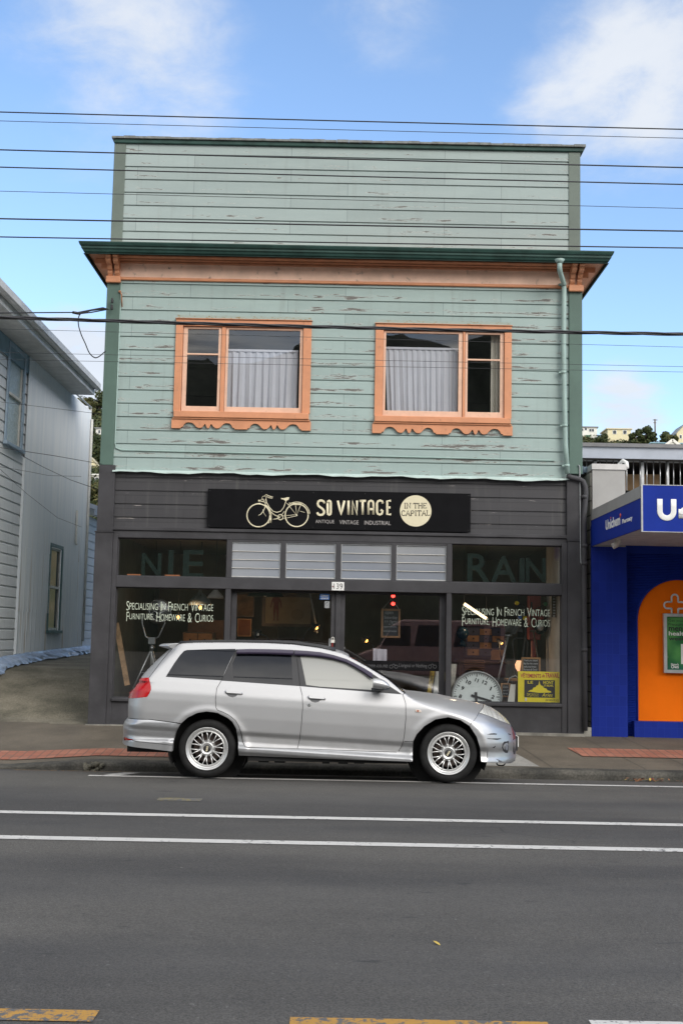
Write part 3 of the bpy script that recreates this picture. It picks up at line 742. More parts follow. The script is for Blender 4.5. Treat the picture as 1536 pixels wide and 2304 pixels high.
for wi, w in enumerate(WIN):
    win = MB(); ox0, ox1, oz0, oz1 = rect(*w['outer'], YF - .04); hx0, hx1, hz0, hz1 = w['hole']
    sill_z = hz0
    win.box(ox0, hx0, YF - .05, YF + .08, sill_z, oz1); win.box(hx1, ox1, YF - .05, YF + .08, sill_z, oz1)
    win.box(hx0 + .0005, hx1 - .0005, YF - .0495, YF + .08, hz1, oz1 - .001)
    # mullion between the two sashes
    mx0, mx1 = on_y(w['sash'][0][1], 840, YF).x, on_y(w['sash'][1][0], 840, YF).x
    win.box(mx0, mx1, YF - .03, YF + .08, hz0, hz1)
    wo = win.build('upper_window', MT['peach'], shop, .005)
    # head flashing with moss, sill, apron
    mb = MB(); mb.box(ox0 - .01, ox1 + .01, YF - .07, YF - .018, oz1 + .0005, oz1 + .008); mb.build('head_flashing', MT['peach'], wo)
    mb = MB(); mb.box(ox0 + .01, ox1 - .01, YF - .019, YF - .0175, oz1 + .012, oz1 + .065)
    t = NT('lichen%d' % wi); v = t.obj(); X = t.xyz(v); nn = t.noise(t.map(v, (1, 1, 2.2)), 26, 6, .75)
    t.set('Base Color', t.mix(t.ramp(nn, .54, .62), (.30, .37, .34), t.mix(t.noise(v, 9), (.16, .13, .03), (.34, .17, .05)))); t.set('Roughness', .9)
    mb.build('lichen_strip', t.m, wo)
    mb = MB(); ax0, ax1, az0, az1 = rect(*w['apron'], YF - .05)
    mb.box(ax0 + .03, ax1 - .03, YF - .095, YF + .0, az1 + .002, sill_z - .001); mb.build('sill', MT['peach'], wo, .008)
    mb = MB(); mb.box(ax0 + .015, ax1 - .015, YF - .075, YF, az1 - .022, az1); mb.build('sill_moulding', MT['peach'], wo, .006)
    mb = MB(); mb.prism(apron_outline(ax0, ax1, az1 - .023, az0), YF - .055, YF - .019); mb.build('apron', MT['peach'], wo)
    gz1, gz0 = on_y(547 if wi == 0 else 1000, w['gz'][0], YF).z, on_y(547 if wi == 0 else 1000, w['gz'][1], YF).z
    for si, ((sa, sb), (pa, pb)) in enumerate(zip(w['sash'], w['panes'])):
        sx0, sx1 = on_y(sa, 840, YF).x + .004, on_y(sb, 840, YF).x - .004; px0, px1 = on_y(pa, 840, YF).x, on_y(pb, 840, YF).x
        mb = MB(); za, zb = hz0 + .004, hz1 - .004; y0, y1 = YF - .012, YF + .035
        mb.box(sx0, px0, y0, y1, za, zb); mb.box(px1, sx1, y0, y1, za, zb); mb.box(px0, px1, y0 + .0005, y1, za, gz0); mb.box(px0, px1, y0 + .0005, y1, gz1, zb)
        if w['rail'][0] == si:
            zr_ = on_y(w['sash'][si][0], w['rail'][1], YF).z; mb.box(px0, px1, y0 + .004, y1, zr_ - .012, zr_ + .012)
        fr = mb.build('sash', MT['pale_peach'], wo, .003)
        mb = MB(); mb.poly([(px0 - .004, YF + .016, gz0 - .004), (px1 + .004, YF + .016, gz0 - .004), (px1 + .004, YF + .016, gz1 + .004), (px0 - .004, YF + .016, gz1 + .004)]); mb.build('pane', MT['up_glass'], fr)
        w.setdefault('px', []).append((px0, px1)); w['z'] = (gz0, gz1)
# the dark rooms behind the upper windows
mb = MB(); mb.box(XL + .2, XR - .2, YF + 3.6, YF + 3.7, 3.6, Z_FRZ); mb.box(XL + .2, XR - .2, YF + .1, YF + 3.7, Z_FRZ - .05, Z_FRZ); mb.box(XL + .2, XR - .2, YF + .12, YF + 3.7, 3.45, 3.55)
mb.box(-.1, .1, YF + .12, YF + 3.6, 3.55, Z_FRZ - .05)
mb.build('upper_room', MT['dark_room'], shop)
def curtain(x0, x1, z0, z1, y, folds, mat, label, hem=.0, sway=0.0, amp=.022):
    mb = MB(); n = max(24, int(folds * 12)); rows_ = 7
    for j in range(rows_ + 1):
        f = j / rows_; z = z1 + (z0 - z1) * f
        for i in range(n + 1):
            s = i / n; ph = 2 * pi * folds * s
            d = amp * (.35 + .65 * f) * (sin(ph) + .4 * sin(2.3 * ph + 1.3))
            mb.v.append((x0 + (x1 - x0) * s + .01 * f * sin(ph * .5) + sway * f * (1 - s), y + d, z + (.006 * sin(ph * .7) if j == rows_ else 0)))
    for j in range(rows_):
        for i in range(n): a = j * (n + 1) + i; mb.face((a, a + n + 1, a + n + 2, a + 1))
    mb.sm = [True] * len(mb.f)
    if hem:   # gathered heading
        mb.smooth = False; mb.box(x0, x1, y - .014, y - .008, z1 - hem * .6, z1 + .004)
    return solo(mb, 'curtain', mat, label, 'curtain')
zc1 = on_y(595, 787, YF + .1).z; w = WIN[0]
def sheer(name, col, k):
    t = NT(name); tl = t.N.new('ShaderNodeBsdfTranslucent'); tl.inputs[0].default_value = (*col, 1); mx = t.N.new('ShaderNodeMixShader'); mx.inputs[0].default_value = k
    v = t.obj(); t.set('Base Color', t.mix(t.noise(v, 4, 3), tuple(c * .92 for c in col), tuple(min(1, c * 1.06) for c in col))); t.set('Roughness', .95)
    t.L.new(t.b.outputs[0], mx.inputs[1]); t.L.new(tl.outputs[0], mx.inputs[2]); t.L.new(mx.outputs[0], t.out.inputs[0]); return t.m
M_NET = sheer('net_curtain', (.62, .63, .69), .15); M_CREAMC = sheer('cream_curtain_cloth', (.66, .63, .55), .1)
curtain(w['px'][1][0] - .01, w['px'][1][1] - .03, w['z'][0] - .01, zc1, YF + .12, 9, M_NET, 'white gathered half curtain in the left upper window', .05)
zc2 = on_y(950, 782, YF + .1).z; w = WIN[1]
curtain(w['px'][0][0] - .01, w['px'][0][1] - .0, w['z'][0] - .01, zc2, YF + .12, 12, M_NET, 'white gathered half curtain in the right upper window', .05, .05, .016)
curtain(on_y(1104, 850, YF + .1).x, on_y(1124, 850, YF + .1).x, w['z'][0] - .01, w['z'][1] + .02, YF + .13, 2.5, M_CREAMC, 'narrow cream curtain drawn aside in the right upper window')

# ---- charcoal ground floor
Z_TR1, Z_TR0 = on_y(762, 1219, YF).z, on_y(762, 1305, YF).z        # transom lights
Z_BAR = on_y(762, 1330, YF).z                                     # underside of the transom bar
Z_SILL = on_y(762, 1577, YF).z
Z_FAS = on_y(762, 1197, YF).z
board_wall('fascia_wall', M_CHAR, shop, XL + PIL + .03, XR - PIL - .03, Z_FAS, Z_BASE + .02, YF + .02, .195, start=Z_FAS - .03)
mb = MB(); mb.box(XL + PIL + .03, XR - PIL - .03, YF - .045, YF + .1, Z_FAS - .035, Z_FAS + .012); mb.box(XL + .03, XR - .03, YF - .02, YF + .12, Z_TR1, Z_FAS - .0355); mb.build('fascia_moulding', MT['dark_chip'], shop, .008)
lx1 = on_y(259, 1400, YF).x; rx0 = on_y(1262, 1430, YF).x
zmid = on_y(762, 1208, YF).z
for s, xo, xi in ((0, XL, lx1), (1, rx0, XR)):
    a, b_ = (xo, xo + PIL + .03) if s == 0 else (xo + .0, xi)
    mb = MB()
    if s == 0: mb.box(XL - .005, XL + PIL + .035, YF - .05, YF + .14, zmid + .012, on_y(768, 1057, YF).z - .001)
    else: mb.box(XR - PIL - .035, XR, YF - .05, YF + .14, zmid + .012, on_y(768, 1070, YF).z)
    mb.build('fascia_pilaster', MT['dark_chip'], shop, .006)
    mb = MB()
    if s == 0: mb.box(XL - .02, XL + .235, YF - .055, YF + .14, Z0 - .06, zmid); mb.box(XL + .2352, lx1, YF - .035, YF + .12, Z0 - .03, zmid - .03)
    else: mb.box(XR - .22, XR + .01, YF - .055, YF + .14, Z0 - .08, zmid); mb.box(rx0, XR - .2202, YF - .035, YF + .12, Z0 - .05, zmid - .03)
    mb.build('shopfront_pilaster', MT['dark_chip'], shop, .006)
    mb = MB()
    if s == 0: mb.box(XL - .03, XL + .245, YF - .066, YF + .12, zmid, zmid + .0118)
    else: mb.box(XR - .23, XR + .02, YF - .066, YF + .12, zmid, zmid + .0118)
    mb.build('pilaster_cap', MT['dark_chip'], shop)
# horizontal members
UX = lambda u, v=1400: on_y(u, v, YF).x
mb = MB(); mb.box(lx1, rx0, YF - .04, YF + .11, Z_BAR, Z_TR0); mb.build('transom_bar', MT['dark_trim'], shop, .006)
P1, P2 = (UX(506), UX(518)), (UX(1003), UX(1014))
mb = MB()
for a, b_ in (P1, P2):
    for c, d_ in ((Z0 - .02, Z_BAR), (Z_TR0, Z_TR1)): mb = MB(); mb.box(a, b_, YF - .034, YF + .11, c, d_); mb.build('shopfront_post', MT['dark_trim'], shop, .005)
def stall(x0, x1, zs):
    mb = MB(); mb.box(x0, x1, YF - .02, YF + .1, Z0 - .12, zs - .05); mb.build('stall_riser', MT['dark_chip'], shop)
    mb = MB(); mb.box(x0, x1, YF - .065, YF + .12, zs - .05, zs); mb.build('shopfront_sill', MT['dark_chip'], shop, .012)
ZSL, ZSR = on_y(384, 1572, YF).z, on_y(1135, 1581, YF).z
stall(lx1, P1[0], ZSL); stall(P2[1], rx0, ZSR)
mb = MB(); mb.box(P2[1] - .02, XR + .02, YF - .075, YF - .0, Z0 - .14, Z0 + .012); M_PL = plain('pale_plinth', (.20, .19, .165), .8, var=.3, vs=6, dirt=.5); mb.build('plinth', M_PL, shop); mb = MB(); mb.box(XL - .05, P1[0], YF - .08, YF, Z0 - .1, Z0 + .015); mb.build('plinth', M_PL, shop)
# display windows and transom lights
def pane(name, x0, x1, z0, z1, mat, y=YF + .05, frame=.012, par=None):
    mb = MB()
    for a, b_, c, d_ in ((x0, x0 + frame, z0, z1), (x1 - frame, x1, z0, z1), (x0 + frame, x1 - frame, z0, z0 + frame), (x0 + frame, x1 - frame, z1 - frame, z1)): mb.box(a, b_, y - .03, y + .03, c, d_)
    f = mb.build(name, MT['dark_trim'], shop if par is None else par)
    mb = MB(); mb.poly([(x0 + frame - .003, y, z0 + frame - .003), (x1 - frame + .003, y, z0 + frame - .003), (x1 - frame + .003, y, z1 - frame + .003), (x0 + frame - .003, y, z1 - frame + .003)]); mb.build('pane', mat, f); return f
wl = pane('display_window', lx1, P1[0], ZSL, Z_BAR, MT['shop_glass'])
wr = pane('display_window', P2[1], rx0, ZSR, Z_BAR, MT['shop_glass'])
pane('transom_light', lx1, P1[0], Z_TR0, Z_TR1, MT['shop_glass']); pane('transom_light', P2[1], rx0, Z_TR0, Z_TR1, MT['shop_glass'])
# louvre windows: four glass blades each
t = NT('louvre_glass'); v = t.obj(); v = t.obj(); t.set('Base Color', t.mix(t.noise(v, 2.5, 4), (.10, .108, .12), (.15, .155, .165))); t.set('Roughness', .05); t.set('Specular IOR Level', .5); t.set('IOR', 1.95)
M_LOUV = t.m
LV = [(518, 632), (642, 756), (766, 881), (890, 1004)]
for i, (a, b_) in enumerate(LV):
    x0, x1 = UX(a + 1, 1262), UX(b_ - 1, 1262); ff = .012
    z0, z1 = Z_TR0 + .012, Z_TR1 - .03
    mb = MB()
    for p in ((x0, x0 + ff, z0, z1), (x1 - ff, x1, z0, z1)): mb.box(p[0], p[1], YF - .012, YF + .04, p[2], p[3])
    mb.box(x0 + ff, x1 - ff, YF - .012, YF + .04, z1 - ff, z1); mb.box(x0 + ff, x1 - ff, YF - .012, YF + .04, z0, z0 + ff)
    lo = mb.build('louvre_window', MT['alu'], shop)
    nb = 4; hh = (z1 - z0 - 2 * ff) / nb
    for k in range(nb):
        za = z0 + ff + k * hh; mb = MB()
        mb.extrude([(x0 + ff, YF - .004, za), (x1 - ff, YF - .004, za), (x1 - ff, YF + .012, za + hh + .004), (x0 + ff, YF + .012, za + hh + .004)], (0, .005, 0)); mb.build('louvre_blade', M_LOUV, lo)
        mb = MB(); mb.box(x0 + ff, x1 - ff, YF - .011, YF - .0085, za - .003, za + .004); mb.build('blade_edge', MT['offwhite'], lo)
mb = MB()
edges = [P1[1]] + [q for (a, b_) in LV for q in (UX(a + 1, 1262), UX(b_ - 1, 1262))] + [P2[0]]
for i in range(0, len(edges), 2):
    if edges[i + 1] - edges[i] > .004: mb.box(edges[i], edges[i + 1], YF - .03, YF + .08, Z_TR0, Z_TR1)
mb.box(edges[1], edges[-2], YF - .025, YF + .08, Z_TR1 - .03, Z_TR1); mb.box(edges[1], edges[-2], YF - .025, YF + .08, Z_TR0, Z_TR0 + .012)
mb.build('transom_frame', MT['dark_trim'], shop)
# entrance: a pair of glazed door leaves set back a little
YD = YF + .10
def leaf(x0, x1, st):
    mb = MB(); z0, z1 = Z0 + .0, Z_BAR - .002
    mb.box(x0, x0 + st[0], YD, YD + .045, z0, z1); mb.box(x1 - st[1], x1, YD, YD + .045, z0, z1); mb.box(x0 + st[0], x1 - st[1], YD + .001, YD + .045, z0, z0 + .42); mb.box(x0 + st[0], x1 - st[1], YD + .001, YD + .045, z1 - .035, z1)
    d = mb.build('door', MT['dark_chip'], shop, .004)
    mb = MB(); mb.poly([(x0 + st[0] - .004, YD + .02, z0 + .416), (x1 - st[1] + .004, YD + .02, z0 + .416), (x1 - st[1] + .004, YD + .02, z1 - .031), (x0 + st[0] - .004, YD + .02, z1 - .031)]); mb.build('pane', MT['shop_glass'], d)
    return d
xm = UX(760)
dl = leaf(P1[1] + .003, xm - .003, (.075, .10)); dr = leaf(xm + .003, P2[0] - .003, (.095, .085))
mb = MB(); mb.box(xm - .035, xm + .035, YD - .025, YD - .001, Z0, Z_BAR - .01); mb.build('meeting_stile', MT['dark_chip'], shop, .004)
mb = MB(); mb.box(P1[1], P2[0], YF - .02, YF + .25, Z0 - .06, Z0 + .0); mb.build('door_step', MT['concrete'], shop)

# ---- interior shell
mb = MB(); zi = on_y(762, 1205, YF).z + .02
mb.box(XL + .125, XR - .125, YF + 5.0, YF + 5.1, Z0, zi); mb.build('back_wall', plain('shop_back_wall', (.19, .16, .125), .9, var=.2, vs=1.5), shop)
mb = MB(); mb.box(XL + .125, XR - .125, YF + .15, YF + 5.1, zi, zi + .06); mb.build('ceiling', plain('shop_ceiling', (.13, .12, .11), .9), shop)
mb = MB(); mb.box(XL + .125, XR - .125, YF + .15, YF + 5.1, Z0 - .06, Z0 - .005); mb.build('shop_floor', MT['dark_floor'], shop)
mb = MB(); mb.box(XL + .121, XL + .16, YF + .15, YF + 5.0, Z0, zi); mb.build('inner_wall', plain('dark_green_wall', (.06, .065, .06), .9), shop)
mb = MB(); mb.box(XR - .30, XR - .26, YF + .15, YF + 1.25, Z0, zi); mb.build('inner_wall', MT['pale_wall'], shop)
mb = MB(); mb.box(XR - .18, XR - .121, YF + 1.251, YF + 5.0, Z0, zi); mb.build('inner_wall', MT['dark_room'], shop)
# display floors behind the windows
mb = MB(); mb.box(lx1, P1[0], YF + .13, YF + 1.2, ZSL - .16, ZSL - .12); mb.box(P2[1], rx0, YF + .13, YF + 1.2, ZSR - .08, ZSR - .04); mb.build('display_floor', MT['dark_wood'], shop)
mb = MB(); mb.box(lx1, P1[0], YF + .12, YF + .34, Z_TR0 - .05, Z_TR0 - .01); mb.box(P2[1], rx0, YF + .12, YF + .34, Z_TR0 - .05, Z_TR0 - .01); mb.build('transom_shelf', MT['dark_wood'], shop)

# ---- downpipe
mb = MB(); yp = YF - .09
mb.tube([on_y(1258, 588, YF - .46), on_y(1258, 604, YF - .46), on_y(1259, 612, YF - .44), on_y(1267, 636, yp), on_y(1268, 650, yp), on_y(1267, 760, yp), on_y(1268, 860, yp), on_y(1271, 1000, yp), on_y(1276, 1066, yp)], .036, 12)
mb.tube([on_y(1258, 584, YF - .46), on_y(1258, 592, YF - .46)], [.075, .045], 12)
for v in (640, 838, 958, 1048): p = on_y(1267 + max(0, (v - 900) * .05), v, yp); mb.tube([p - Vector((0, 0, .02)), p + Vector((0, 0, .02))], .042, 12); mb.box(p.x - .07, p.x - .03, yp - .012, yp + .05, p.z - .012, p.z + .012)
mb.build('downpipe', MT['mint_pipe'], shop)
mb = MB(); yq = YF - .08
lp = [on_y(1275, 1070, yp), on_y(1284, 1074, yq), on_y(1302, 1078, yq), on_y(1311, 1083, yq), on_y(1316, 1096, yq), on_y(1317, 1110, yq), on_y(1313, 1160, yq), on_y(1313, 1300, yq), on_y(1314, 1450, yq), on_y(1315, 1644, yq)]
mb.tube(lp, .038, 12)
for v in (1118, 1228, 1268, 1462): p = on_y(1314, v, yq); mb.tube([p - Vector((0, 0, .025)), p + Vector((0, 0, .025))], .045, 12)
mb.build('lower_downpipe', MT['dark_trim'], shop)
mb = MB(); mb.tube([on_y(1300, 1046, YF - .06), on_y(1303, 1050, YF - .06), on_y(1303.5, 1085, YF - .06), on_y(1304.5, 1200, YF - .065), on_y(1305.5, 1265, YF - .07), on_y(1310, 1276, YF - .08)], .009, 6); mb.build('earth_conduit', MT['dull_steel'], shop)
# pebble-stone footing between the two buildings
mb = MB(); mb.box(XR + .011, 3.62, YF - .03, YF + .5, Z0 - .15, Z0 + .10); mb.build('footing', plain('stained_footing', (.34, .33, .29), .85, var=.3, vs=5, dirt=.7), shop)
# insulators on the left corner board
mb = MB(); yi = YF - .046
for (u, v) in ((255, 678), (254, 693)):
    p = on_y(u, v, yi); mb.tube([p, p + Vector((0, -.09, 0))], .008, 6); mb.lathe([(.006, 0), (.022, .01), (.012, .025), (.024, .04), (.012, .055), (.02, .07), (.0, .085)], p + Vector((0, -.07, -.05)), (0, 0, 1), 10)
mb.build('insulator', MT['wire'], shop)
mb = MB(); mb.tube([on_y(270, 655, YF - .05), on_y(274, 663, YF - .07), on_y(275, 690, YF - .04)], .009, 6); p = on_y(270, 656, YF - .06); mb.ball(p, .022, .022, .018, 8, 6); mb.build('wall_lamp_bracket', MT['rusty'], shop)
# ------------------------------------------------------------------ signs and things in the shop window
ys = YF - .055
sx0, sx1, sz0, sz1 = rect(466.5, 1105, 1058, 1192, ys)
sign = thing('shop_sign', 'long black sign board with cream bicycle and shop name above the windows', 'sign', ((sx0 + sx1) / 2, ys, sz0))
mb = MB(); mb.box(sx0, sx1, ys, ys + .025, sz0, sz1); mb.build('board', MT['black_gloss'], sign, .003)
mb = MB()
for i in range(6):
    for z in (sz0 + .03, sz1 - .03): mb.tube([(sx0 + .03 + (sx1 - sx0 - .06) * i / 5, ys - .004, z), (sx0 + .03 + (sx1 - sx0 - .06) * i / 5, ys, z)], .007, 8)
mb.build('screw', MT['black'], sign)
_zt = on_y(762, 1148.5, ys).z
def K(x, y):
    """a point of the sign's drawing; the board hangs level, so the drawing is levelled with it"""
    u, v = 460 + x / 2.518, 1090 + y / 2.518
    p = on_y(u, v, ys); return Vector((p.x, ys - .002, p.z + (u - 762) * .0024 * .0064 * 2))
def KL(pts): return [K(*p) for p in pts]
mb = MB()
SO = [[(680, 107), (675, 96), (665, 91), (653, 91), (644, 97), (641, 108), (645, 121), (658, 131), (670, 140), (677, 151), (676, 163), (668, 171), (655, 173), (644, 169), (638, 158)],
      [(697, 106), (699, 96), (706, 92), (713, 96), (715, 106), (715, 158), (713, 168), (706, 172), (699, 168), (697, 158), (697, 106)],
      [(755, 92), (766, 142), (773, 171), (780, 142), (792, 92)], [(815, 92), (815, 172)], [(837, 172), (837, 93), (863, 171), (863, 92)],
      [(877, 94), (914, 94)], [(895, 95), (895, 172)], [(928, 172), (928, 108), (932, 97), (942, 93), (952, 97), (956, 108), (956, 172)], [(929, 141), (955, 141)],
      [(1009, 110), (1006, 97), (994, 92), (982, 96), (976, 108), (976, 156), (981, 168), (992, 172), (1003, 168), (1008, 152), (997, 144)],
      [(1055, 94), (1034, 95), (1034, 171), (1056, 171)], [(1035, 132), (1052, 132)]]
strokes(mb, [KL(l) for l in SO], .0165, .035, 12)
mb.build('lettering', MT['cream'], sign)
for w, xa, xb in (('ANTIQUE', 633, 739), ('VINTAGE', 768, 876), ('INDUSTRIAL', 909, 1057)): mb = MB(); put_text(mb, w, K(xa, 0).x, K(xb, 0).x, K(845, 227).z, K(845, 204).z, ys - .001, .002, .004); mb.build('small_lettering', MT['grey_text'], sign)
# bicycle
mb = MB()
def ring(cx, cy, r, a0=0, a1=360, n=40): return [K(cx + r * cos(radians(a0 + (a1 - a0) * i / n)), cy - r * sin(radians(a0 + (a1 - a0) * i / n))) for i in range(n + 1)]
thick = [ring(306, 173, 65), ring(522, 173, 65)]
strokes(mb, thick, .0086, .06, 8)
mid = [ring(306, 173, 72, -40, 60), ring(522, 173, 74, 5, 130), KL([(348, 78), (352, 100), (368, 128), (388, 150), (410, 157), (432, 150), (448, 130), (460, 98), (463, 88)]),
       KL([(344, 112), (372, 150), (398, 172), (428, 184)]), KL([(346, 100), (342, 130), (333, 150), (318, 168), (306, 173)]), KL([(340, 62), (350, 56), (366, 64), (388, 70), (384, 76), (366, 74), (352, 66)]),
       KL([(348, 100), (332, 96), (318, 92), (308, 94)]), KL([(318, 104), (286, 108)]), KL([(478, 104), (500, 106), (550, 108), (546, 114), (486, 113)]), KL([(371, 178), (372, 196), (369, 216), (377, 216), (378, 186)]),
       KL([(388, 196), (404, 194), (428, 186)]), ring(430, 184, 15)]
strokes(mb, mid, .0056, .07, 6)
thin = [KL([(430, 178), (522, 170)]), KL([(430, 196), (522, 177)]), KL([(466, 104), (522, 173)]), KL([(452, 150), (430, 184)]), KL([(545, 116), (522, 173)]), KL([(516, 116), (522, 173)]), KL([(540, 150), (568, 158)]), KL([(330, 140), (336, 160), (350, 180)]), ring(338, 76, 12), ring(328, 88, 8)]
strokes(mb, thin, .0032, .1, 6)
mb.prism([(K(x, y).x, K(x, y).z) for x, y in ((433, 75), (450, 77), (470, 71), (481, 72), (477, 84), (466, 90), (455, 90), (448, 84), (436, 82))], ys - .0045, ys - .0005)
p = K(522, 173); mb.disc((p.x, p.z), .012, ys - .006); p = K(310, 90); mb.disc((p.x, p.z), .014, ys - .0065)
mb.build('bicycle_emblem', MT['cream'], sign)
mb = MB(); c = K(1195, 152); r = (K(1284, 152) - K(1106, 152)).length / 2; mb.prism([(c.x + r * cos(2 * pi * k / 64), c.z + r * sin(2 * pi * k / 64)) for k in range(64)], ys - .003, ys - .0003); rd = mb.build('roundel', MT['cream'], sign)
mb = MB()
def slab_text(s, xa, xb, yt, yb):
    """monoline capitals with slab serifs"""
    G = {'I': (.45, [[(.5, 0), (.5, 1)]], [(.5, 0), (.5, 1)]), 'N': (1, [[(.12, 0), (.12, 1), (.88, 0), (.88, 1)]], [(.12, 0), (.88, 1), (.1, 1)]), 'T': (.95, [[(.04, .97), (.96, .97)], [(.5, 0), (.5, .97)], [(.04, .97), (.04, .78)], [(.96, .97), (.96, .78)]], [(.5, 0)]),
         'H': (1, [[(.14, 0), (.14, 1)], [(.86, 0), (.86, 1)], [(.14, .5), (.86, .5)]], [(.14, 0), (.14, 1), (.86, 0), (.86, 1)]), 'E': (.85, [[(.9, .8), (.9, .97), (.14, .97), (.14, .03), (.92, .03), (.92, .2)], [(.14, .5), (.7, .5)]], []),
         'C': (.9, [[(.92, .78), (.8, .93), (.55, 1), (.28, .92), (.1, .68), (.08, .4), (.2, .12), (.5, 0), (.78, .06), (.94, .2)]], []), 'A': (1, [[(.05, 0), (.5, 1), (.95, 0)], [(.24, .34), (.76, .34)]], [(.06, 0), (.94, 0)]),
         'P': (.85, [[(.16, 0), (.16, .97), (.6, .97), (.85, .87), (.88, .7), (.8, .52), (.55, .45), (.16, .45)]], [(.16, 0)]), 'L': (.8, [[(.16, 1), (.16, .03), (.92, .03), (.92, .24)]], [(.16, 1)]), ' ': (.35, [], [])}
    tw = sum(G[c_][0] for c_ in s) + .12 * (len(s) - 1); x = 0; k = (xb - xa) / tw
    for c_ in s:
        w_, ls, se = G[c_]
        T = lambda p: K(xa + (x + p[0] * w_) * k, yb + (yt - yb) * p[1]) + Vector((0, -.003, 0))
        strokes(mb, [[T(p) for p in l] for l in ls], .0052, .25, 6)
        strokes(mb, [[T((p[0] - .16 / w_, p[1])), T((p[0] + .16 / w_, p[1]))] for p in se], .0040, .35, 6)
        x += w_ + .12
slab_text('IN THE', 1129, 1257, 108, 137); slab_text('CAPITAL', 1114, 1276, 150, 179)
mb.build('roundel_lettering', MT['black'], rd)
# street number
nx0, nx1, nz0, nz1 = rect(746, 1309.5, 774, 1328.5, YF - .05)
num = thing('number_plate', 'small white plate reading 139 over the shop doors', 'number plate', ((nx0 + nx1) / 2, YF - .05, nz0))
mb = MB(); mb.box(nx0, nx1, YF - .052, YF - .0405, nz0, nz1); mb.build('plate', MT['white'], num, .003)
mb = MB(); put_text(mb, '139', nx0 + .03, nx1 - .022, nz0 + .02, nz1 - .02, YF - .053, .002, -.01); mb.build('digits', MT['black'], num)
mb = MB()
for z in (nz0 + .055,): mb.tube([(nx0 + .018, YF - .056, z), (nx0 + .018, YF - .05, z)], .009, 8)
mb.build('screw', MT['red'], num)

# painted lettering on the display windows, parts of the panes they are painted on
def window_words(par, u0, u1, rows):
    mb = MB(); y = YF + .046
    for s, va, vb in rows:
        x0, x1, z0, z1 = rect(u0, va, u1, vb, y)
        # small capitals: the first letter of each word stands taller
        words = s.split(' '); h = z1 - z0
        def nat(q):
            vs_, _f = text_geo(q, .01); return max(v[0] for v in vs_) - min(v[0] for v in vs_)
        m_ = []
        for w_ in words: m_.append((nat(w_[0]), nat(w_[1:].upper()) * .80 if w_[1:] else 0))
        tot = sum(a + b_ + .07 for a, b_ in m_) + .46 * (len(words) - 1); k = (x1 - x0) / tot; x = x0
        for w_, (a, b_) in zip(words, m_):
            put_text(mb, w_[0], x, x + a * k, z0 - .008, z1 + .004, y, .001, -.010)
            if b_: put_text(mb, w_[1:].upper(), x + (a + .07) * k, x + (a + .07 + b_) * k, z0 + .006, z0 + h * .84, y, .001, -.010)
            x += (a + .07 + b_ + .46) * k
    mb.build('window_lettering', plain('pale_lettering', (.54, .60, .48), .6), par)
window_words(wl, 285, 480, [('Specialising In French Vintage', 1355, 1374), ('Furniture, Homeware & Curios', 1379, 1398)])
window_words(wr, 1039, 1236, [('Specialising In French Vintage', 1367, 1386), ('Furniture, Homeware & Curios', 1390, 1409)])
def on_pane(u0, v0, u1, v1, y): return rect(u0, v0, u1, v1, y)
x0, x1, z0, z1 = rect(790, 1489, 990, 1507, YD + .012); mb = MB(); mb.box(UX(779, 1498) + .02, x1 + .02, YD + .016, YD + .0185, z0 - .01, z1 + .012); bd = mb.build('dark_band', plain('band_black', (.010, .010, .011), .8, spec=.05), dr)
mb = MB(); put_text(mb, 'sovintage.co.nz', *rect(800, 1493, 872, 1504, YD), YD + .0155, .001, 0); put_text(mb, "L'original or Nothing", *rect(897, 1493, 960, 1504, YD), YD + .0155, .001, 0)
for uc in (885, 972):
    for du in (-5.5, 5.5): p = on_y(uc + du, 1500, YD + .0145); mb.tube([(p.x + .024 * cos(2 * pi * k / 14), p.y, p.z + .024 * sin(2 * pi * k / 14)) for k in range(14)], .004, 5, closed=True)
    p = on_y(uc, 1497, YD + .0145); mb.tube([p + Vector((-.03, 0, 0)), p + Vector((0, 0, .02)), p + Vector((.03, 0, -.005))], .004, 5)
mb.build('band_lettering', plain('dim_lettering', (.11, .11, .115), .8, spec=.1), bd)

def framed(name, label, cat, rc, y, fr, mats, border, tilt=0.0):
    x0, x1, z0, z1 = rc; t_ = thing(name, label, cat, ((x0 + x1) / 2, y, z0))
    mb = MB(); b_ = border
    for a in ((x0, x0 + b_, z0, z1), (x1 - b_, x1, z0, z1), (x0 + b_, x1 - b_, z0, z0 + b_), (x0 + b_, x1 - b_, z1 - b_, z1)): mb.box(a[0], a[1], y - .012, y + .016, a[2], a[3])
    mb.build('frame', fr, t_)
    mb = MB(); mb.box(x0 + b_, x1 - b_, y, y + .01, z0 + b_, z1 - b_); mb.build('panel', mats, t_); return t_
# ---------------- stickers, notice, padlock on the doors
mb = MB(); x0, x1, z0, z1 = rect(719, 1336, 741, 1349, YD); mb.box(x0, x1, YD + .013, YD + .017, z0, z1); o = solo(mb, 'sticker', MT['blue'], 'small blue sticker at the top of the left door glass', 'sticker')
mb = MB()
for k in range(3): mb.box(x0 + .015, x1 - .015, YD + .011, YD + .0125, z1 - .018 - k * .024 - .009, z1 - .018 - k * .024)
o2 = mb.build('print', MT['white'], o)
mb = MB(); x0, x1, z0, z1 = rect(730, 1352.5, 741, 1368, YD); mb.box(x0, x1, YD + .013, YD + .017, z0, z1); o = solo(mb, 'sticker', MT['alu'], 'small grey sticker just below the blue one on the door glass', 'sticker')
mb = MB(); c = ((x0 + x1) / 2, (z0 + z1) / 2 + .012); mb.tube([(c[0] + .02 * cos(2 * pi * k / 16), YD + .012, c[1] + .02 * sin(2 * pi * k / 16)) for k in range(16)], .004, 5, closed=True); mb.build('print', MT['dull_steel'], o)
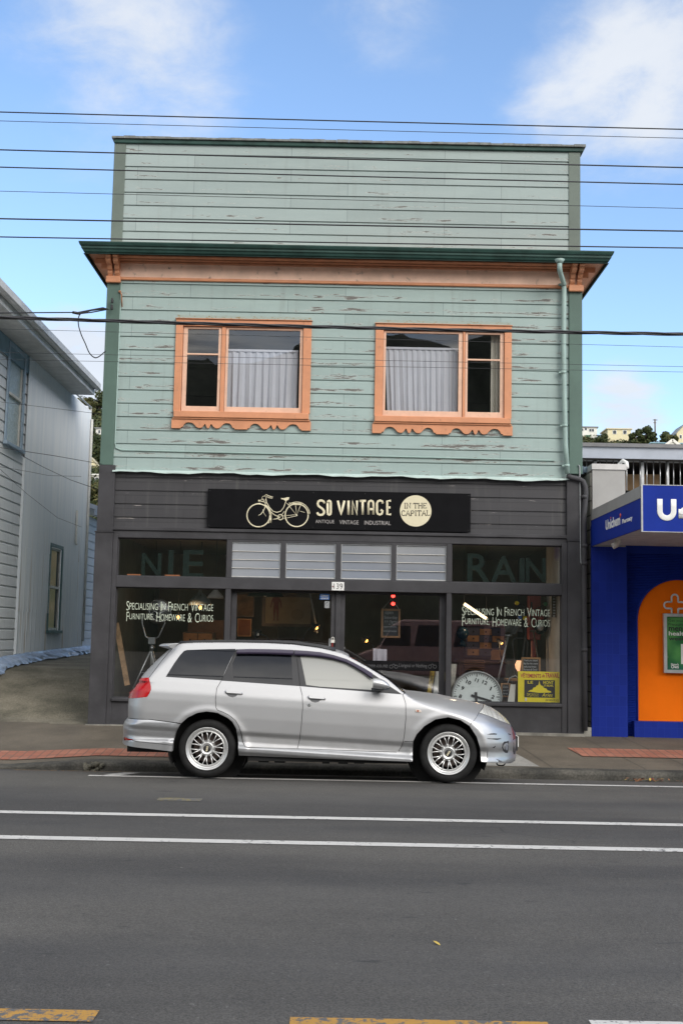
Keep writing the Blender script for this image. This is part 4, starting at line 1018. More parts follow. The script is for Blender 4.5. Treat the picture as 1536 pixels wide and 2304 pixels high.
lockp = on_y(748, 1443, YD - .03); lk = thing('padlock', 'brass padlock with a red tag hanging on the door stile', 'padlock', lockp)
mb = MB(); mb.box(lockp.x - .024, lockp.x + .03, YD - .05, YD - .027, lockp.z - .02, lockp.z + .022); mb.tube([(lockp.x - .012, YD - .038, lockp.z + .02), (lockp.x - .012, YD - .038, lockp.z + .05), (lockp.x + .003, YD - .038, lockp.z + .062), (lockp.x + .018, YD - .038, lockp.z + .05), (lockp.x + .018, YD - .038, lockp.z + .02)], .006, 6); mb.build('lock_body', MT['offwhite'], lk)
mb = MB(); mb.box(lockp.x - .012, lockp.x + .008, YD - .045, YD - .035, lockp.z - .125, lockp.z - .022); mb.build('tag', MT['red'], lk)
mb = MB(); mb.bar((lockp.x - .04, YD - .028, lockp.z + .04), (lockp.x - .04, YD - .028, lockp.z - .14), .03, .01, (0, 1, 0)); mb.build('hasp', MT['dull_steel'], lk)
yn = YF + .30; x0, x1, z0, z1 = rect(839, 1459, 870, 1488, yn)
mb = MB(); n = 12
for j in range(5):
    for i in range(n + 1): mb.v.append((x0 + (x1 - x0) * i / n, yn + .015 * sin(i * 1.1) * (1 - j / 5), z0 + (z1 - z0) * j / 4 - .012 * i / n))
for j in range(4):
    for i in range(n): a = j * (n + 1) + i; mb.face((a, a + 1, a + n + 2, a + n + 1))
solo(mb, 'paper_notice', plain('notice_paper', (.42, .40, .45), .8, var=.1), 'creased white paper notice behind the right door glass', 'notice')
# ---------------- big letters standing on the transom shelves
def shelf_letter(ch, u0, v0, u1, v1, label, dy=.0):
    y = YF + .2 + dy; x0, x1, z0, z1 = rect(u0, v0, u1, v1, y); mb = MB(); put_text(mb, ch, x0, x1, z0, z1, y, .05, .012)
    solo(mb, 'shop_letter', MT['letter_green'], label, 'letter', 'old sign letters on the transom shelves')
shelf_letter('N', 320, 1245, 364, 1299, 'chipped green metal letter N behind the left transom light')
shelf_letter('I', 380, 1238, 391, 1299, 'chipped green metal letter I between N and E on the left shelf')
shelf_letter('E', 413, 1238, 459, 1300, 'hollow green metal letter E behind the left transom light')
shelf_letter('R', 1050, 1246, 1101, 1310, 'chipped green metal letter R behind the right transom light')
shelf_letter('A', 1103, 1251, 1160, 1310, 'chipped green metal letter A with pale worn edges')
shelf_letter('I', 1167, 1256, 1178, 1310, 'chipped green metal letter I right of the letter A')
shelf_letter('N', 1181, 1256, 1226, 1310, 'chipped green metal letter N behind the right transom light')
for (a, b_, l) in ((287, 317, 'orange brick on the left transom shelf below the letter N'), (372, 405, 'orange brick on the left transom shelf below the letter I')):
    y = YF + .15; x0, x1, z0, z1 = rect(a, 1295, b_, 1300, y); mb = MB(); mb.box(x0, x1, y - .04, y + .03, Z_TR0 - .01, Z_TR0 + .035); solo(mb, 'brick', MT['brick_orange'], l, 'brick', 'bricks on the left transom shelf')
# ---------------- left display window
yl = YF + .75; fl = ZSL - .12
tp = on_y(342, 1450, yl); fx_ = tp.x
lamp = thing('studio_floodlight', 'chrome studio floodlight on a tripod in the left display window', 'floodlight', (fx_, yl, fl))
mb = MB(); hub = on_y(340, 1458, yl).z; M_BOT = on_y(340, 1490, yl).z
for a in (200, 320, 80):
    dx, dy = cos(radians(a)) * .36, sin(radians(a)) * .30
    mb.tube([(fx_, yl, hub), (fx_ + dx, yl + dy, fl)], [.014, .010], 8)
    mb.tube([(fx_, yl, M_BOT - .15), (fx_ + dx * .45, yl + dy * .45, hub + (fl - hub) * .45)], .006, 6)
mb.tube([(fx_, yl, M_BOT - .25), (fx_, yl, hub + .14)], .018, 10); mb.tube([(fx_, yl, hub - .03), (fx_, yl, hub + .03)], .035, 12)
mb.build('tripod', MT['dull_steel'], lamp)
hd = on_y(346, 1388, yl); mb = MB()
mb.tube([(fx_, yl, hub + .12), (fx_ - .10, yl, hub + .17), (hd.x - .17, yl, hd.z - .1), (hd.x - .17, yl, hd.z + .03)], .013, 8); mb.tube([(fx_, yl, hub + .12), (fx_ + .10, yl, hub + .17), (hd.x + .17, yl, hd.z - .1), (hd.x + .17, yl, hd.z + .03)], .013, 8)
mb.box(fx_ - .05, fx_ + .05, yl - .04, yl + .04, hub + .06, hub + .16); mb.build('yoke', MT['dull_steel'], lamp)
mb = MB(); mb.lathe([(.03, .0), (.11, .01), (.17, .06), (.185, .16), (.175, .24), (.165, .24), (.16, .15), (.05, .08)], (hd.x, yl + .12, hd.z + .05), (.45, -.85, .2), 28); mb.build('reflector', MT['steel'], lamp)
mb = MB(); mb.lathe([(.0, .0), (.10, .0), (.12, -.12), (.07, -.18), (.0, -.2)], (hd.x, yl + .14, hd.z + .05), (.45, -.85, .2), 20); mb.build('lamp_housing', MT['black'], lamp)
mb = MB()   # plank leaning at the left
a, c = on_y(262, 1402, YF + .45), on_y(287, 1542, YF + .35); mb.bar(a, c, .075, .03, (0, 1, 0)); solo(mb, 'wooden_plank', plain('worn_plank', (.28, .17, .09), .7, var=.3, vs=12), 'worn wooden plank leaning in the left corner of the window', 'plank')
def pendant(u, v, y, r, h, label, mat, bulb=None):
    p = on_y(u, v, y); t_ = thing('pendant_lamp', label, 'pendant lamp', (p.x, y, p.z), 'pendant lamps inside the shop')
    mb = MB(); mb.lathe([(.02, h), (.03, h * .8), (r * .45, h * .62), (r * .85, h * .3), (r, 0), (r * .96, 0), (r * .8, h * .28), (.02, h * .55)], p, (0, 0, 1), 28); mb.build('shade', mat, t_)
    mb = MB(); mb.tube([(p.x, y, p.z + h), (p.x, y, zi)], .006, 6); mb.build('cord', MT['black'], t_)
    mb = MB(); mb.ball((p.x, y, p.z + .03), .035); mb.build('bulb', bulb or MT['offwhite'], t_)
M_AMB = emis('amber_bulb', (1.0, .42, .08), 4.0); M_WARM = emis('warm_bulb', (1.0, .72, .40), 4.0)
pendant(450, 1362, YF + 2.0, .20, .26, 'grey dome pendant lamp in the middle of the left window', plain('grey_enamel', (.25, .28, .28), .3))
pendant(597, 1342, YF + 2.2, .30, .20, 'wide dark pendant lamp above the framed chart', MT['letter_green'])
pendant(485, 1346, YF + 1.2, .13, .16, 'small pale pendant lamp right of the dome lamp', MT['offwhite'])
for u, v, l in ((348, 1357, 'amber bulb glowing beside the floodlight head'), (451, 1367, 'amber bulb glowing under the grey dome lamp'), (401, 1389, 'lowest amber bulb glowing in the left window')):
    p = on_y(u, v, YF + 1.9); t_ = thing('bulb_lamp', l, 'bulb', p, 'amber bulbs in the left window'); mb = MB(); mb.ball(p, .022, .022, .032); mb.build('bulb', M_AMB, t_); mb = MB(); mb.tube([p + Vector((0, 0, .03)), p + Vector((0, 0, .09))], .015, 8); mb.tube([p + Vector((0, 0, .09)), (p.x, p.y, zi)], .004, 5); mb.build('cord', MT['black'], t_)
# things on the shop floor at the left
def cabinet(x0, x1, y0, y1, z0, z1, rows_, cols, mat, dmat, label, knob=MT['black'], alt=None):
    t_ = thing('drawer_cabinet', label, 'cabinet', ((x0 + x1) / 2, (y0 + y1) / 2, z0)); mb = MB(); mb.box(x0, x1, y0 + .02, y1, z0, z1); mb.build('carcase', mat, t_)
    w_, h_ = (x1 - x0 - .03) / cols, (z1 - z0 - .03) / rows_
    for r_ in range(rows_):
        for c_ in range(cols):
            xa, za = x0 + .015 + c_ * w_, z0 + .015 + r_ * h_; mb = MB(); mb.box(xa + .006, xa + w_ - .006, y0, y0 + .019, za + .006, za + h_ - .006); d_ = mb.build('drawer', dmat if (r_ + c_) % 2 == 0 or alt is None else alt, t_, .003)
            mb = MB(); mb.ball((xa + w_ / 2, y0 - .012, za + h_ / 2), .014); mb.build('knob', knob, d_)
    return t_
px = on_y(385, 1428, YF + 2.6)
cabinet(on_y(410, 1428, YF + 2.6).x, on_y(480, 1428, YF + 2.6).x, YF + 2.6, YF + 3.0, Z0, px.z + .05, 6, 2, MT['dark_wood'], MT['wood'], 'tall wooden drawer cabinet at the back left of the shop')
p0 = on_y(490, 1445, YF + .8); t_ = thing('produce_crate', 'low wooden crate of dried flowers behind the car roof', 'crate', (p0.x, p0.y, p0.z - .1)); mb = MB()
xa, xb = on_y(477, 1440, YF + .8).x, on_y(534, 1440, YF + .8).x; mb.box(xa, xb, YF + .7, YF + .9, p0.z - .15, p0.z - .03); mb.build('box', MT['wood'], t_)
mb = MB()
for i in range(60): q = Vector((random.uniform(xa + .02, xb - .02), random.uniform(YF + .7, YF + .88), p0.z - .02)); mb.tube([q, q + Vector((random.uniform(-.05, .05), random.uniform(-.03, .03), random.uniform(.02, .07)))], .004, 4); mb.ball(q + Vector((0, 0, .03)), .011, n=6, m=4)
mb.build('flowers', plain('dried_flowers', (.42, .30, .12), .8, var=.4, vs=20), t_)
mb = MB(); mb.box(on_y(470, 1446, YF + .9).x, on_y(735, 1446, YF + .9).x, YF + .55, YF + 1.1, Z0, p0.z - .151); solo(mb, 'display_table', MT['dark_wood'], 'dark display table along the left of the shop behind the car', 'table')
p = on_y(490, 1400, YF + 3.5); mb = MB(); mb.box(on_y(425, 1400, YF + 3.5).x, on_y(505, 1400, YF + 3.5).x, YF + 3.4, YF + 3.8, Z0, on_y(460, 1395, YF + 3.5).z); solo(mb, 'sideboard', plain('red_brown_wood', (.16, .07, .03), .5, var=.3), 'red brown sideboard deep in the left of the shop', 'sideboard')
# framed anatomical chart on the back wall
ych = YF + 3.2; ch = framed('wall_chart', 'old beige anatomy chart with a red figure in a dark frame', 'chart', rect(590, 1337, 706, 1410, ych), ych, MT['dark_wood'], plain('chart_paper', (.22, .18, .12), .9, var=.15, vs=3), .05)
mb = MB(); fx0, fx1, fz0, fz1 = rect(608, 1334, 634, 1396, ych - .01); W_ = fx1 - fx0; H_ = fz1 - fz0; xm_ = (fx0 + fx1) / 2
fig = [(0, 1), (.07, .98), (.1, .93), (.08, .88), (.12, .85), (.30, .82), (.42, .70), (.5, .48), (.44, .45), (.32, .66), (.24, .70), (.20, .56), (.22, .45), (.22, .24), (.17, .06), (.25, .0), (.1, .0), (.08, .22), (.03, .42)]
mb.prism([(xm_ + a * W_, fz0 + b_ * H_) for a, b_ in fig] + [(xm_ - a * W_, fz0 + b_ * H_) for a, b_ in fig[::-1] if a > 0], ych - .008, ych - .0005); mb.build('figure_print', plain('red_print', (.12, .028, .022), .8), ch)
mb = MB()
for (u, v, r) in ((660, 1345, .085), (669, 1383, .095)):
    p = on_y(u, v, ych); mb.prism([(p.x + r * 1.2 * cos(2 * pi * k / 24), p.z + r * sin(2 * pi * k / 24)) for k in range(24)], ych - .006, ych - .0006)
mb.build('detail_print', plain('brown_print', (.17, .13, .075), .8), ch)
ych2 = YF + 3.3; framed('wall_poster', 'faded orange poster at the left of the framed chart', 'poster', rect(534, 1392, 566, 1432, ych2), ych2, MT['wood'], plain('faded_orange', (.22, .085, .035), .9, var=.3, vs=4), .02)
framed('wall_poster', 'dull brown map hanging above the orange poster', 'poster', rect(530, 1336, 572, 1388, ych2), ych2, MT['dark_wood'], plain('map_paper', (.14, .09, .05), .9, var=.5, vs=5), .02)
mb = MB(); x0, x1, z0, z1 = rect(625, 1410, 668, 1446, YF + 3.1); mb.box(x0, x1, YF + 3.0, YF + 3.15, Z0, z1); solo(mb, 'filing_cabinet', MT['black'], 'black filing cabinet under the framed chart', 'cabinet')
def desk_lamp(pts, label, glow=True, y=YF + 1.0, r=.055):
    P = [on_y(u, v, y) for u, v in pts]; t_ = thing('desk_lamp', label, 'desk lamp', (P[0].x, y, P[0].z)); mb = MB(); mb.tube(P, .009, 6); mb.lathe([(.08, 0), (.08, .02), (.01, .03)], P[0], (0, 0, 1), 16); mb.build('arm', MT['black'], t_)
    d = Vector((.75, -.2, -.55)).normalized(); mb = MB(); mb.lathe([(.015, -.09), (.03, -.06), (r * .8, -.02), (r, .02), (r * .94, .02), (.01, -.05)], P[-1], d, 20); mb.build('shade', MT['black'], t_)
    mb = MB(); mb.ball(P[-1] + d * .005, .026); mb.build('bulb', M_AMB if glow else MT['offwhite'], t_)
desk_lamp([(676, 1448), (690, 1420), (702, 1412), (711, 1412)], 'black angled desk lamp with a glowing bulb right of the chart', r=.075)
desk_lamp([(609, 1448), (600, 1432), (590, 1428), (579, 1427)], 'dark unlit desk lamp low in the left door glass', False, r=.09)
mb = MB(); mb.bar(on_y(697, 1334, YF + 1.6), on_y(714, 1424, YF + 1.6), .025, .02, (0, 1, 0)); solo(mb, 'metal_pole', MT['dull_steel'], 'thin grey pole leaning behind the left door glass', 'pole')
# ---------------- behind the right door leaf
yt = YF + 1.4; x0, x1, z0, z1 = rect(873, 1326, 896, 1374, yt); tl_ = thing('traffic_light', 'black traffic light with red lamps glowing inside the door', 'traffic light', ((x0 + x1) / 2, yt, z0))
mb = MB(); mb.box(x0, x1, yt, yt + .15, z0 - .15, z1); mb.build('housing', MT['black'], tl_, .01)
M_RED = emis('red_lamp', (1.0, .035, .025), 5.0)
for v in (1341, 1358.5, 1375):
    p = on_y(884, v, yt); mb = MB(); mb.ball((p.x, yt, p.z), .031, .02, .028); mb.build('lamp', M_RED, tl_)
    mb = MB(); mb.tube([(p.x + .048 * cos(a), yt - .0 - .05 * (1 if sin(a) > -.2 else .2), p.z + .045 * sin(a)) for a in [radians(-20 + i * 20) for i in range(12)]], .005, 5); mb.build('hood', MT['black'], tl_)
ycb = YF + .42; cb = framed('chalkboard', 'hanging chalkboard with opening times behind the right door glass', 'chalkboard', rect(857, 1370, 900, 1435, ycb), ycb, plain('dim_wood', (.17, .085, .035), .6, var=.25, vs=9), plain('chalk_black', (.02, .021, .024), .8, var=.3), .028)
M_CHALK = plain('chalk', (.55, .56, .58), .9)
mb = MB()
for s, a, b_, va, vb in (('open', 866, 884, 1376, 1384), ('Saturday', 864, 893, 1386, 1394), ('11-3pm', 866, 891, 1396, 1402), ('or by', 874, 888, 1402, 1407), ('appointment', 863, 891, 1408, 1413), ('otherwise', 862, 892, 1417, 1422)): put_text(mb, s, *rect(a, va, b_, vb, ycb), ycb - .001, .001, -.012)
mb.build('chalk_writing', plain('faint_chalk', (.26, .265, .28), .9), cb)
mb = MB(); c = rect(857, 1370, 900, 1435, ycb); mb.tube([(c[0] + .02, ycb, c[3]), ((c[0] + c[1]) / 2, ycb, c[3] + .14), (c[1] - .02, ycb, c[3])], .003, 5); mb.build('string', MT['offwhite'], cb)
desk_lamp([(850, 1500), (846, 1470), (838, 1450), (823, 1441)], 'black lamp glowing warm low behind the right door glass', r=.10)
for (u0, v0, u1, v1, m_, l) in ((962, 1508, 973, 1562, plain('yellow_print', (.45, .30, .03), .6, var=.6, vs=14), 'rolled yellow and red poster standing inside the right door'), (977, 1508, 985, 1562, MT['offwhite'], 'rolled white poster beside the yellow one'), (990, 1512, 997, 1562, plain('olive_print', (.25, .23, .09), .7, var=.4, vs=9), 'thin olive poster roll nearest the door post')):
    a, c = on_y(u1, v0, YF + .4), on_y(u0 - 3, v1 + 40, YF + .3); mb = MB(); mb.lathe([(.034, 0), (.034, (a - c).length), (.03, (a - c).length), (.03, (a - c).length - .05)], c, (a - c), 16); solo(mb, 'poster_roll', m_, l, 'poster roll', 'rolled posters inside the right door')
# ---------------- right display window
yr_ = YF + .5; fr_z = ZSR - .04
clk_y = YF + .14; cc = on_y(1071, 1567, clk_y); cr = on_y(1128.5, 1567, clk_y).x - cc.x
clock = thing('station_clock', 'large round white station clock standing tilted in the right display window', 'clock', (cc.x, clk_y, cc.z - cr))
mb = MB(); mb.lathe([(cr - .028, .045), (cr - .022, .06), (cr - .008, .06), (cr, .045), (cr, -.06), (0, -.06)], cc, (0, -1, 0), 64); mb.build('case', plain('grey_clock_rim', (.30, .31, .31), .35, .3), clock)
mb = MB(); mb.disc((cc.x, cc.z), cr - .026, clk_y - .03, 64); mb.build('dial', plain('clock_face', (.66, .70, .69), .45, var=.03), clock)
TW = -30
def pol(r, a): a = radians(90 + TW - a); return cc.x + r * cos(a), cc.z + r * sin(a)
mb = MB()
for k in range(60):
    r0, r1, w_ = (cr - .085, cr - .04, .012) if k % 5 == 0 else (cr - .065, cr - .04, .006)
    a, b_ = pol(r0, k * 6), pol(r1, k * 6); mb.bar((a[0], clk_y - .033, a[1]), (b_[0], clk_y - .033, b_[1]), w_, .003, (0, 1, 0))
mb.build('minute_mark', MT['black'], clock)
mb = MB()
for k in range(1, 13):
    c = pol(cr - .135, k * 30); rot = radians(TW - k * 30 * 0 ); h = .055; w_ = {1: .02, 10: .072, 11: .05, 12: .072}.get(k, .042); ca, sa = cos(radians(TW) - 0), sin(radians(TW) - 0)
    a_ = radians(-22); ca, sa = cos(a_), sin(a_)
    put_text(mb, str(k), -w_ / 2, w_ / 2, -h / 2, h / 2, 0, .002, .03, fn=lambda p: (c[0] + p[0] * ca - p[2] * sa, clk_y - .032 + p[1], c[1] + p[0] * sa + p[2] * ca))
mb.build('numeral', MT['black'], clock)
mb = MB()
def hand(a0, a1, w0, w1, y):
    d = Vector((a1[0] - a0[0], 0, a1[1] - a0[1])).normalized(); q = Vector((-d.z, 0, d.x)); A, B_ = Vector((a0[0], y, a0[1])), Vector((a1[0], y, a1[1]))
    mb.extrude([A + q * w0, A - q * w0, B_ - q * w1, B_ + q * w1], (0, -.004, 0))
P_ = lambda u, v: (on_y(u, v, clk_y).x, on_y(u, v, clk_y).z)
hand(P_(1058.5, 1564), P_(1104, 1577), .017, .012, clk_y - .042); hand(P_(1069, 1557), P_(1071.5, 1600), .020, .015, clk_y - .037)
mb.build('hand', MT['black'], clock)
# yellow workwear sign
yw = YF + .16; wx = rect(1164.5, 1511, 1260, 1581, yw); ws = thing('enamel_sign', 'yellow workwear sign with red heading at the right window corner', 'sign', ((wx[0] + wx[1]) / 2, yw, wx[2]))
mb = MB(); mb.box(wx[0], wx[1], yw, yw + .012, wx[2], wx[3]); mb.build('panel', MT['yellow'], ws)
mb = MB(); put_text(mb, 'VÊTEMENTS', *rect(1170, 1513.5, 1216, 1525, yw), yw - .001, .001, .02); put_text(mb, 'de', *rect(1218, 1516.5, 1224, 1524, yw), yw - .001, .001, .02, slant=.01); put_text(mb, 'TRAVAIL', *rect(1225.5, 1514.5, 1257, 1525, yw), yw - .001, .001, .03); mb.build('heading', plain('red_print_bright', (.50, .03, .02), .5), ws)
bx = rect(1178.5, 1530, 1247.5, 1569.5, yw); mb = MB(); mb.box(bx[0], bx[1], yw - .002, yw - .0005, bx[2], bx[3]); bp = mb.build('black_panel', MT['black'], ws)
mb = MB(); put_text(mb, 'LE', *rect(1186, 1532, 1198, 1538, yw), yw - .003, .001, .02); put_text(mb, 'MONT', *rect(1221, 1532.5, 1244, 1539, yw), yw - .003, .001, .02); put_text(mb, 'ST MICHEL', *rect(1222.5, 1540.5, 1244, 1545, yw), yw - .003, .001, .02); put_text(mb, 'Signature', *rect(1183, 1559.5, 1210, 1563.5, yw), yw - .003, .001, 0, slant=.01); put_text(mb, 'de garantie', *rect(1183, 1564, 1210, 1567.5, yw), yw - .003, .001, 0, slant=.01); put_text(mb, 'Aries', *rect(1218, 1559.5, 1241, 1567.5, yw), yw - .003, .001, 0, slant=.015)
def mount(pts): mb.prism([(bx[0] + (bx[1] - bx[0]) * a, bx[2] + (bx[3] - bx[2]) * b_) for a, b_ in pts], yw - .0045, yw - .0022)
mount([(.12, .33), (.2, .42), (.26, .44), (.30, .56), (.36, .58), (.40, .68), (.45, .70), (.47, .80), (.49, .97), (.51, .80), (.54, .70), (.60, .66), (.64, .56), (.72, .52), (.76, .42), (.86, .38), (.88, .30), (.5, .27)])
mb.build('panel_print', MT['yellow'], bp)
mb = MB(); put_text(mb, 'EN VENTE ICI', *rect(1226, 1573.5, 1254, 1577.5, yw), yw - .001, .001, 0, slant=.01); mb.build('small_print', MT['black'], ws)
mb = MB(); mb.box(*(rect(1180, 1570, 1184, 1577, yw)[:2]), yw - .006, yw - .001, *(rect(1180, 1570, 1184, 1577, yw)[2:])); mb.build('price_tag', MT['white'], ws)
yb = YF + .30; cb = framed('chalkboard', 'small chalkboard with thank you note above the yellow sign', 'chalkboard', rect(1172, 1479, 1215, 1520, yb), yb, MT['wood'], plain('chalk_black2', (.02, .02, .022), .8), .025)
mb = MB()
for s, a, b_, va, vb in (('Thank you Island', 1177, 1208, 1484, 1489), ('Bay for the warm', 1177, 1209, 1491, 1496), ('welcome! from', 1177, 1205, 1498, 1502), ('Florence & David', 1177, 1207, 1504.5, 1509)): put_text(mb, s, *rect(a, va, b_, vb, yb), yb - .001, .001, .0)
mb.build('chalk_writing', M_CHALK, cb)
yb2 = YF + .36; cb = framed('chalkboard', 'little chalkboard leaning between the clock and the chair', 'chalkboard', rect(1126, 1537, 1147, 1568, yb2), yb2, MT['wood'], plain('chalk_black3', (.02, .02, .022), .8), .018)
mb = MB()
for s, va, vb in (('Clocks', 1543, 1548), ('and', 1551, 1555), ('lamps', 1558, 1563)): put_text(mb, s, *rect(1131, va, 1142, vb, yb2), yb2 - .001, .001, .0)
mb.build('chalk_writing', M_CHALK, cb)
mb = MB(); x0, x1, z0, z1 = rect(1141, 1540, 1160, 1580, YF + .2)
mb.extrude([(x0, YF + .2, z0), (x1 - .02, YF + .2, z0), (x1, YF + .24, z1), (x0 + .05, YF + .24, z1)], (0, .01, 0)); solo(mb, 'white_card', MT['offwhite'], 'plain white card leaning between clock and yellow sign', 'card')
# tubular chair behind the card
P = lambda u, v, y: on_y(u, v, y)
chair = thing('tube_chair', 'folding chair of bent steel tube behind the white card', 'chair', P(1150, 1578, YF + .45)); mb = MB()
for dy in (0, .3): mb.tube([P(1137, 1580, YF + .4 + dy), P(1140, 1540, YF + .4 + dy), P(1146, 1526, YF + .4 + dy), P(1158, 1520, YF + .4 + dy), P(1166, 1526, YF + .4 + dy), P(1160, 1580, YF + .4 + dy)], .011, 8)
mb.build('frame', MT['dull_steel'], chair); mb = MB(); a, c = P(1140, 1524, YF + .4), P(1166, 1520, YF + .4); mb.box(a.x, c.x, YF + .4, YF + .72, a.z - .05, a.z - .02); mb.build('seat', MT['wood'], chair)
# drawer cabinet, deep in the shop
yc_ = YF + 2.3
cabinet(on_y(1048, 1440, yc_).x, on_y(1136, 1440, yc_).x, yc_, yc_ + .4, on_y(1090, 1478, yc_).z, on_y(1090, 1412, yc_).z, 4, 3, plain('slate_cabinet', (.05, .055, .085), .6), MT['wood'], 'slate cabinet chequered with orange wooden drawers', alt=plain('slate_drawer', (.06, .065, .10), .6))
x0, x1, z0, z1 = rect(1030, 1480, 1160, 1490, yc_); mb = MB(); mb.box(x0, x1, yc_ - .1, yc_ + .5, z0 - .02, z0 + .03)
for x in (x0 + .03, x1 - .03):
    for y in (yc_ - .07, yc_ + .45): mb.box(x - .025, x + .025, y - .025, y + .025, Z0, z0 - .02)
solo(mb, 'work_table', MT['dark_wood'], 'dark work table carrying the chequered drawer cabinet', 'table')
mb = MB(); x0, x1, z0, z1 = rect(1104, 1470, 1128, 1490, yc_ - .05); mb.box(x0, x1, yc_ - .08, yc_ - .02, z0 + .04, z1 + .04); solo(mb, 'wooden_box', MT['wood'], 'pale wooden box in front of the chequered cabinet', 'box')
# wire basket
def wire_basket(u0, v0, u1, v1, y, label):
    x0, x1, z0, z1 = rect(u0, v0, u1, v1, y); mb = MB()
    for k in range(5): z = z0 + (z1 - z0) * k / 4; mb.tube([(x0, y, z), (x1, y, z), (x1, y + .25, z), (x0, y + .25, z)], .004, 4, closed=True)
    for k in range(11): x = x0 + (x1 - x0) * k / 10; mb.tube([(x, y, z0), (x, y, z1)], .003, 4)
    solo(mb, 'wire_basket', plain('rusty_wire', (.20, .10, .05), .6), label, 'basket')
wire_basket(1046, 1486, 1089, 1507, YF + 1.3, 'rusty wire basket above the station clock')
# coloured hooks: a rack of ball-ended arms
yk = YF + .9; rk = thing('ball_coat_rack', 'coat rack with coloured ball ends in the right window', 'coat rack', on_y(1195, 1440, yk))
mb = MB(); ctr = on_y(1196, 1375, yk); mb.tube([ctr + Vector((0, .04, .14)), ctr + Vector((0, .04, -.12))], .012, 6)
balls = [(1162, 1357, 'yellow'), (1226.5, 1359, 'greenball'), (1169, 1389, 'blue'), (1180, 1390.5, 'yellow'), (1218, 1389.5, 'red')]
for u, v, _c in balls: mb.tube([ctr + Vector((0, .03, .0)), on_y(u, v, yk)], .006, 5)
mb.build('arm', MT['black'], rk)
for u, v, c_ in balls: mb = MB(); mb.ball(on_y(u, v, yk), .034); mb.build('ball', MT[c_], rk)
# red pump / kick scooter frame
ypm = YF + 1.1; pm = thing('red_petrol_pump', 'tall dull red pump standing at the right of the window', 'pump', on_y(1203, 1560, ypm)); a, c = on_y(1190, 1330, ypm), on_y(1216, 1440, ypm)
mb = MB(); mb.box(a.x, c.x, ypm, ypm + .2, c.z, a.z); mb.tube([((a.x + c.x) / 2, ypm + .1, c.z), ((a.x + c.x) / 2, ypm + .1, fr_z)], .05, 10); mb.build('body', MT['red'], pm, .02)
mb = MB(); c = on_y(1215, 1412, ypm - .1); mb.tube([(c.x + .085 * cos(2 * pi * k / 24), c.y, c.z + .085 * sin(2 * pi * k / 24)) for k in range(24)], .02, 8, closed=True); wh_ = mb.build('wheel', MT['rubber'], pm); mb = MB(); mb.lathe([(.0, .01), (.03, .015), (.065, .0), (.065, -.02)], c, (0, -1, 0), 20); mb.build('hub', MT['steel'], wh_)
# poles and straps leaning in the right corner
for (p, q, r_, m_, l, dy) in (((1143, 1430), (1122, 1520), .017, 'dull_steel', 'grey crutch leaning furthest left behind the clock', .5), ((1184, 1410), (1172, 1500), .012, 'black', 'thin black cane leaning above the chalkboard', .45), ((1199, 1420), (1212, 1500), .012, 'dark_wood', 'dark wooden cane leaning right of the thank you chalkboard', .5)):
    mb = MB(); a, c = on_y(*p, YF + dy), on_y(*q, YF + dy - .05); c2 = c + (c - a).normalized() * .35
    mb.tube([a, c2], r_, 8); mb.tube([a + Vector((-.05, 0, .0)), a, a + Vector((.05, 0, .01))], r_ * 1.1, 8); solo(mb, 'walking_stick', MT[m_], l, 'stick')
mb = MB(); ya = YF + .8; mb.tube([on_y(1158, 1500, ya), on_y(1152, 1445, ya), on_y(1157, 1436, ya), on_y(1180, 1436, ya), on_y(1186, 1446, ya), on_y(1184, 1500, ya)], .013, 8); solo(mb, 'towel_rail', MT['dark_trim'], 'dark bent tube rail behind the sticks in the right window', 'rail')
mb = MB(); n = 10; x0, x1, z0, z1 = rect(1135, 1406, 1174, 1424, YF + 1.2)
for j in range(5):
    for i in range(n + 1): mb.v.append((x0 + (x1 - x0) * i / n, YF + 1.2 + .04 * sin(i * 1.3 + j), z1 + (z0 - z1) * j / 4 + .02 * sin(i * .9)))
for j in range(4):
    for i in range(n): a = j * (n + 1) + i; mb.face((a, a + 1, a + n + 2, a + n + 1))
mb.sm = [True] * len(mb.f); solo(mb, 'grey_cloth', plain('grey_cloth', (.15, .155, .16), .95, var=.3), 'crumpled grey cloth hanging on the dark tube rail', 'cloth')
# small glowing lamp and the bright strip lamp
desk_lamp([(1128, 1490), (1124, 1465), (1122, 1450), (1126, 1446)], 'small lamp with a white hot bulb in front of the cabinet', True, YF + 1.5, .05)
tl2 = thing('strip_lamp', 'lit strip lamp hanging slanted above the right window lettering', 'strip lamp', on_y(1068, 1393, YF + 1.6)); a, c = on_y(1043.5, 1358.5, YF + 1.6), on_y(1093.5, 1392, YF + 1.6)
mb = MB(); mb.tube([a, c], .024, 10); mb.build('tube', emis('lit_tube', (1.0, .74, .42), 2.2), tl2); mb = MB(); mb.tube([a, (a.x, a.y, zi)], .003, 5); mb.tube([c, (c.x, c.y, zi)], .003, 5); mb.build('cord', MT['black'], tl2)
mb = MB(); p = on_y(1168, 1503, YF + .6); mb.lathe([(.03, 0), (.06, .05), (.07, .10), (.04, .16), (.035, .16), (.06, .10)], p - Vector((0, 0, .05)), (0, 0, 1), 16)
solo(mb, 'glowing_shade', emis('lit_shade', (1.0, .45, .22), .9, (.5, .3, .2)), 'small glowing orange glass shade left of the thank you chalkboard', 'lamp shade')
mb = MB(); x0, x1, z0, z1 = rect(1240, 1335, 1250.5, 1389, YF + .35); mb.box(x0, x1, YF + .34, YF + .37, z0, z1)
ns_ = solo(mb, 'vertical_sign', MT['dark_wood'], 'narrow dark upright sign with pale letters at the right wall', 'sign')
mb = MB()
for k in range(8): mb.box(x0 + .018, x1 - .018, YF + .336, YF + .3395, z1 - .03 - k * .042 - .022, z1 - .03 - k * .042)
mb.build('letter_print', MT['grey_text'], ns_)
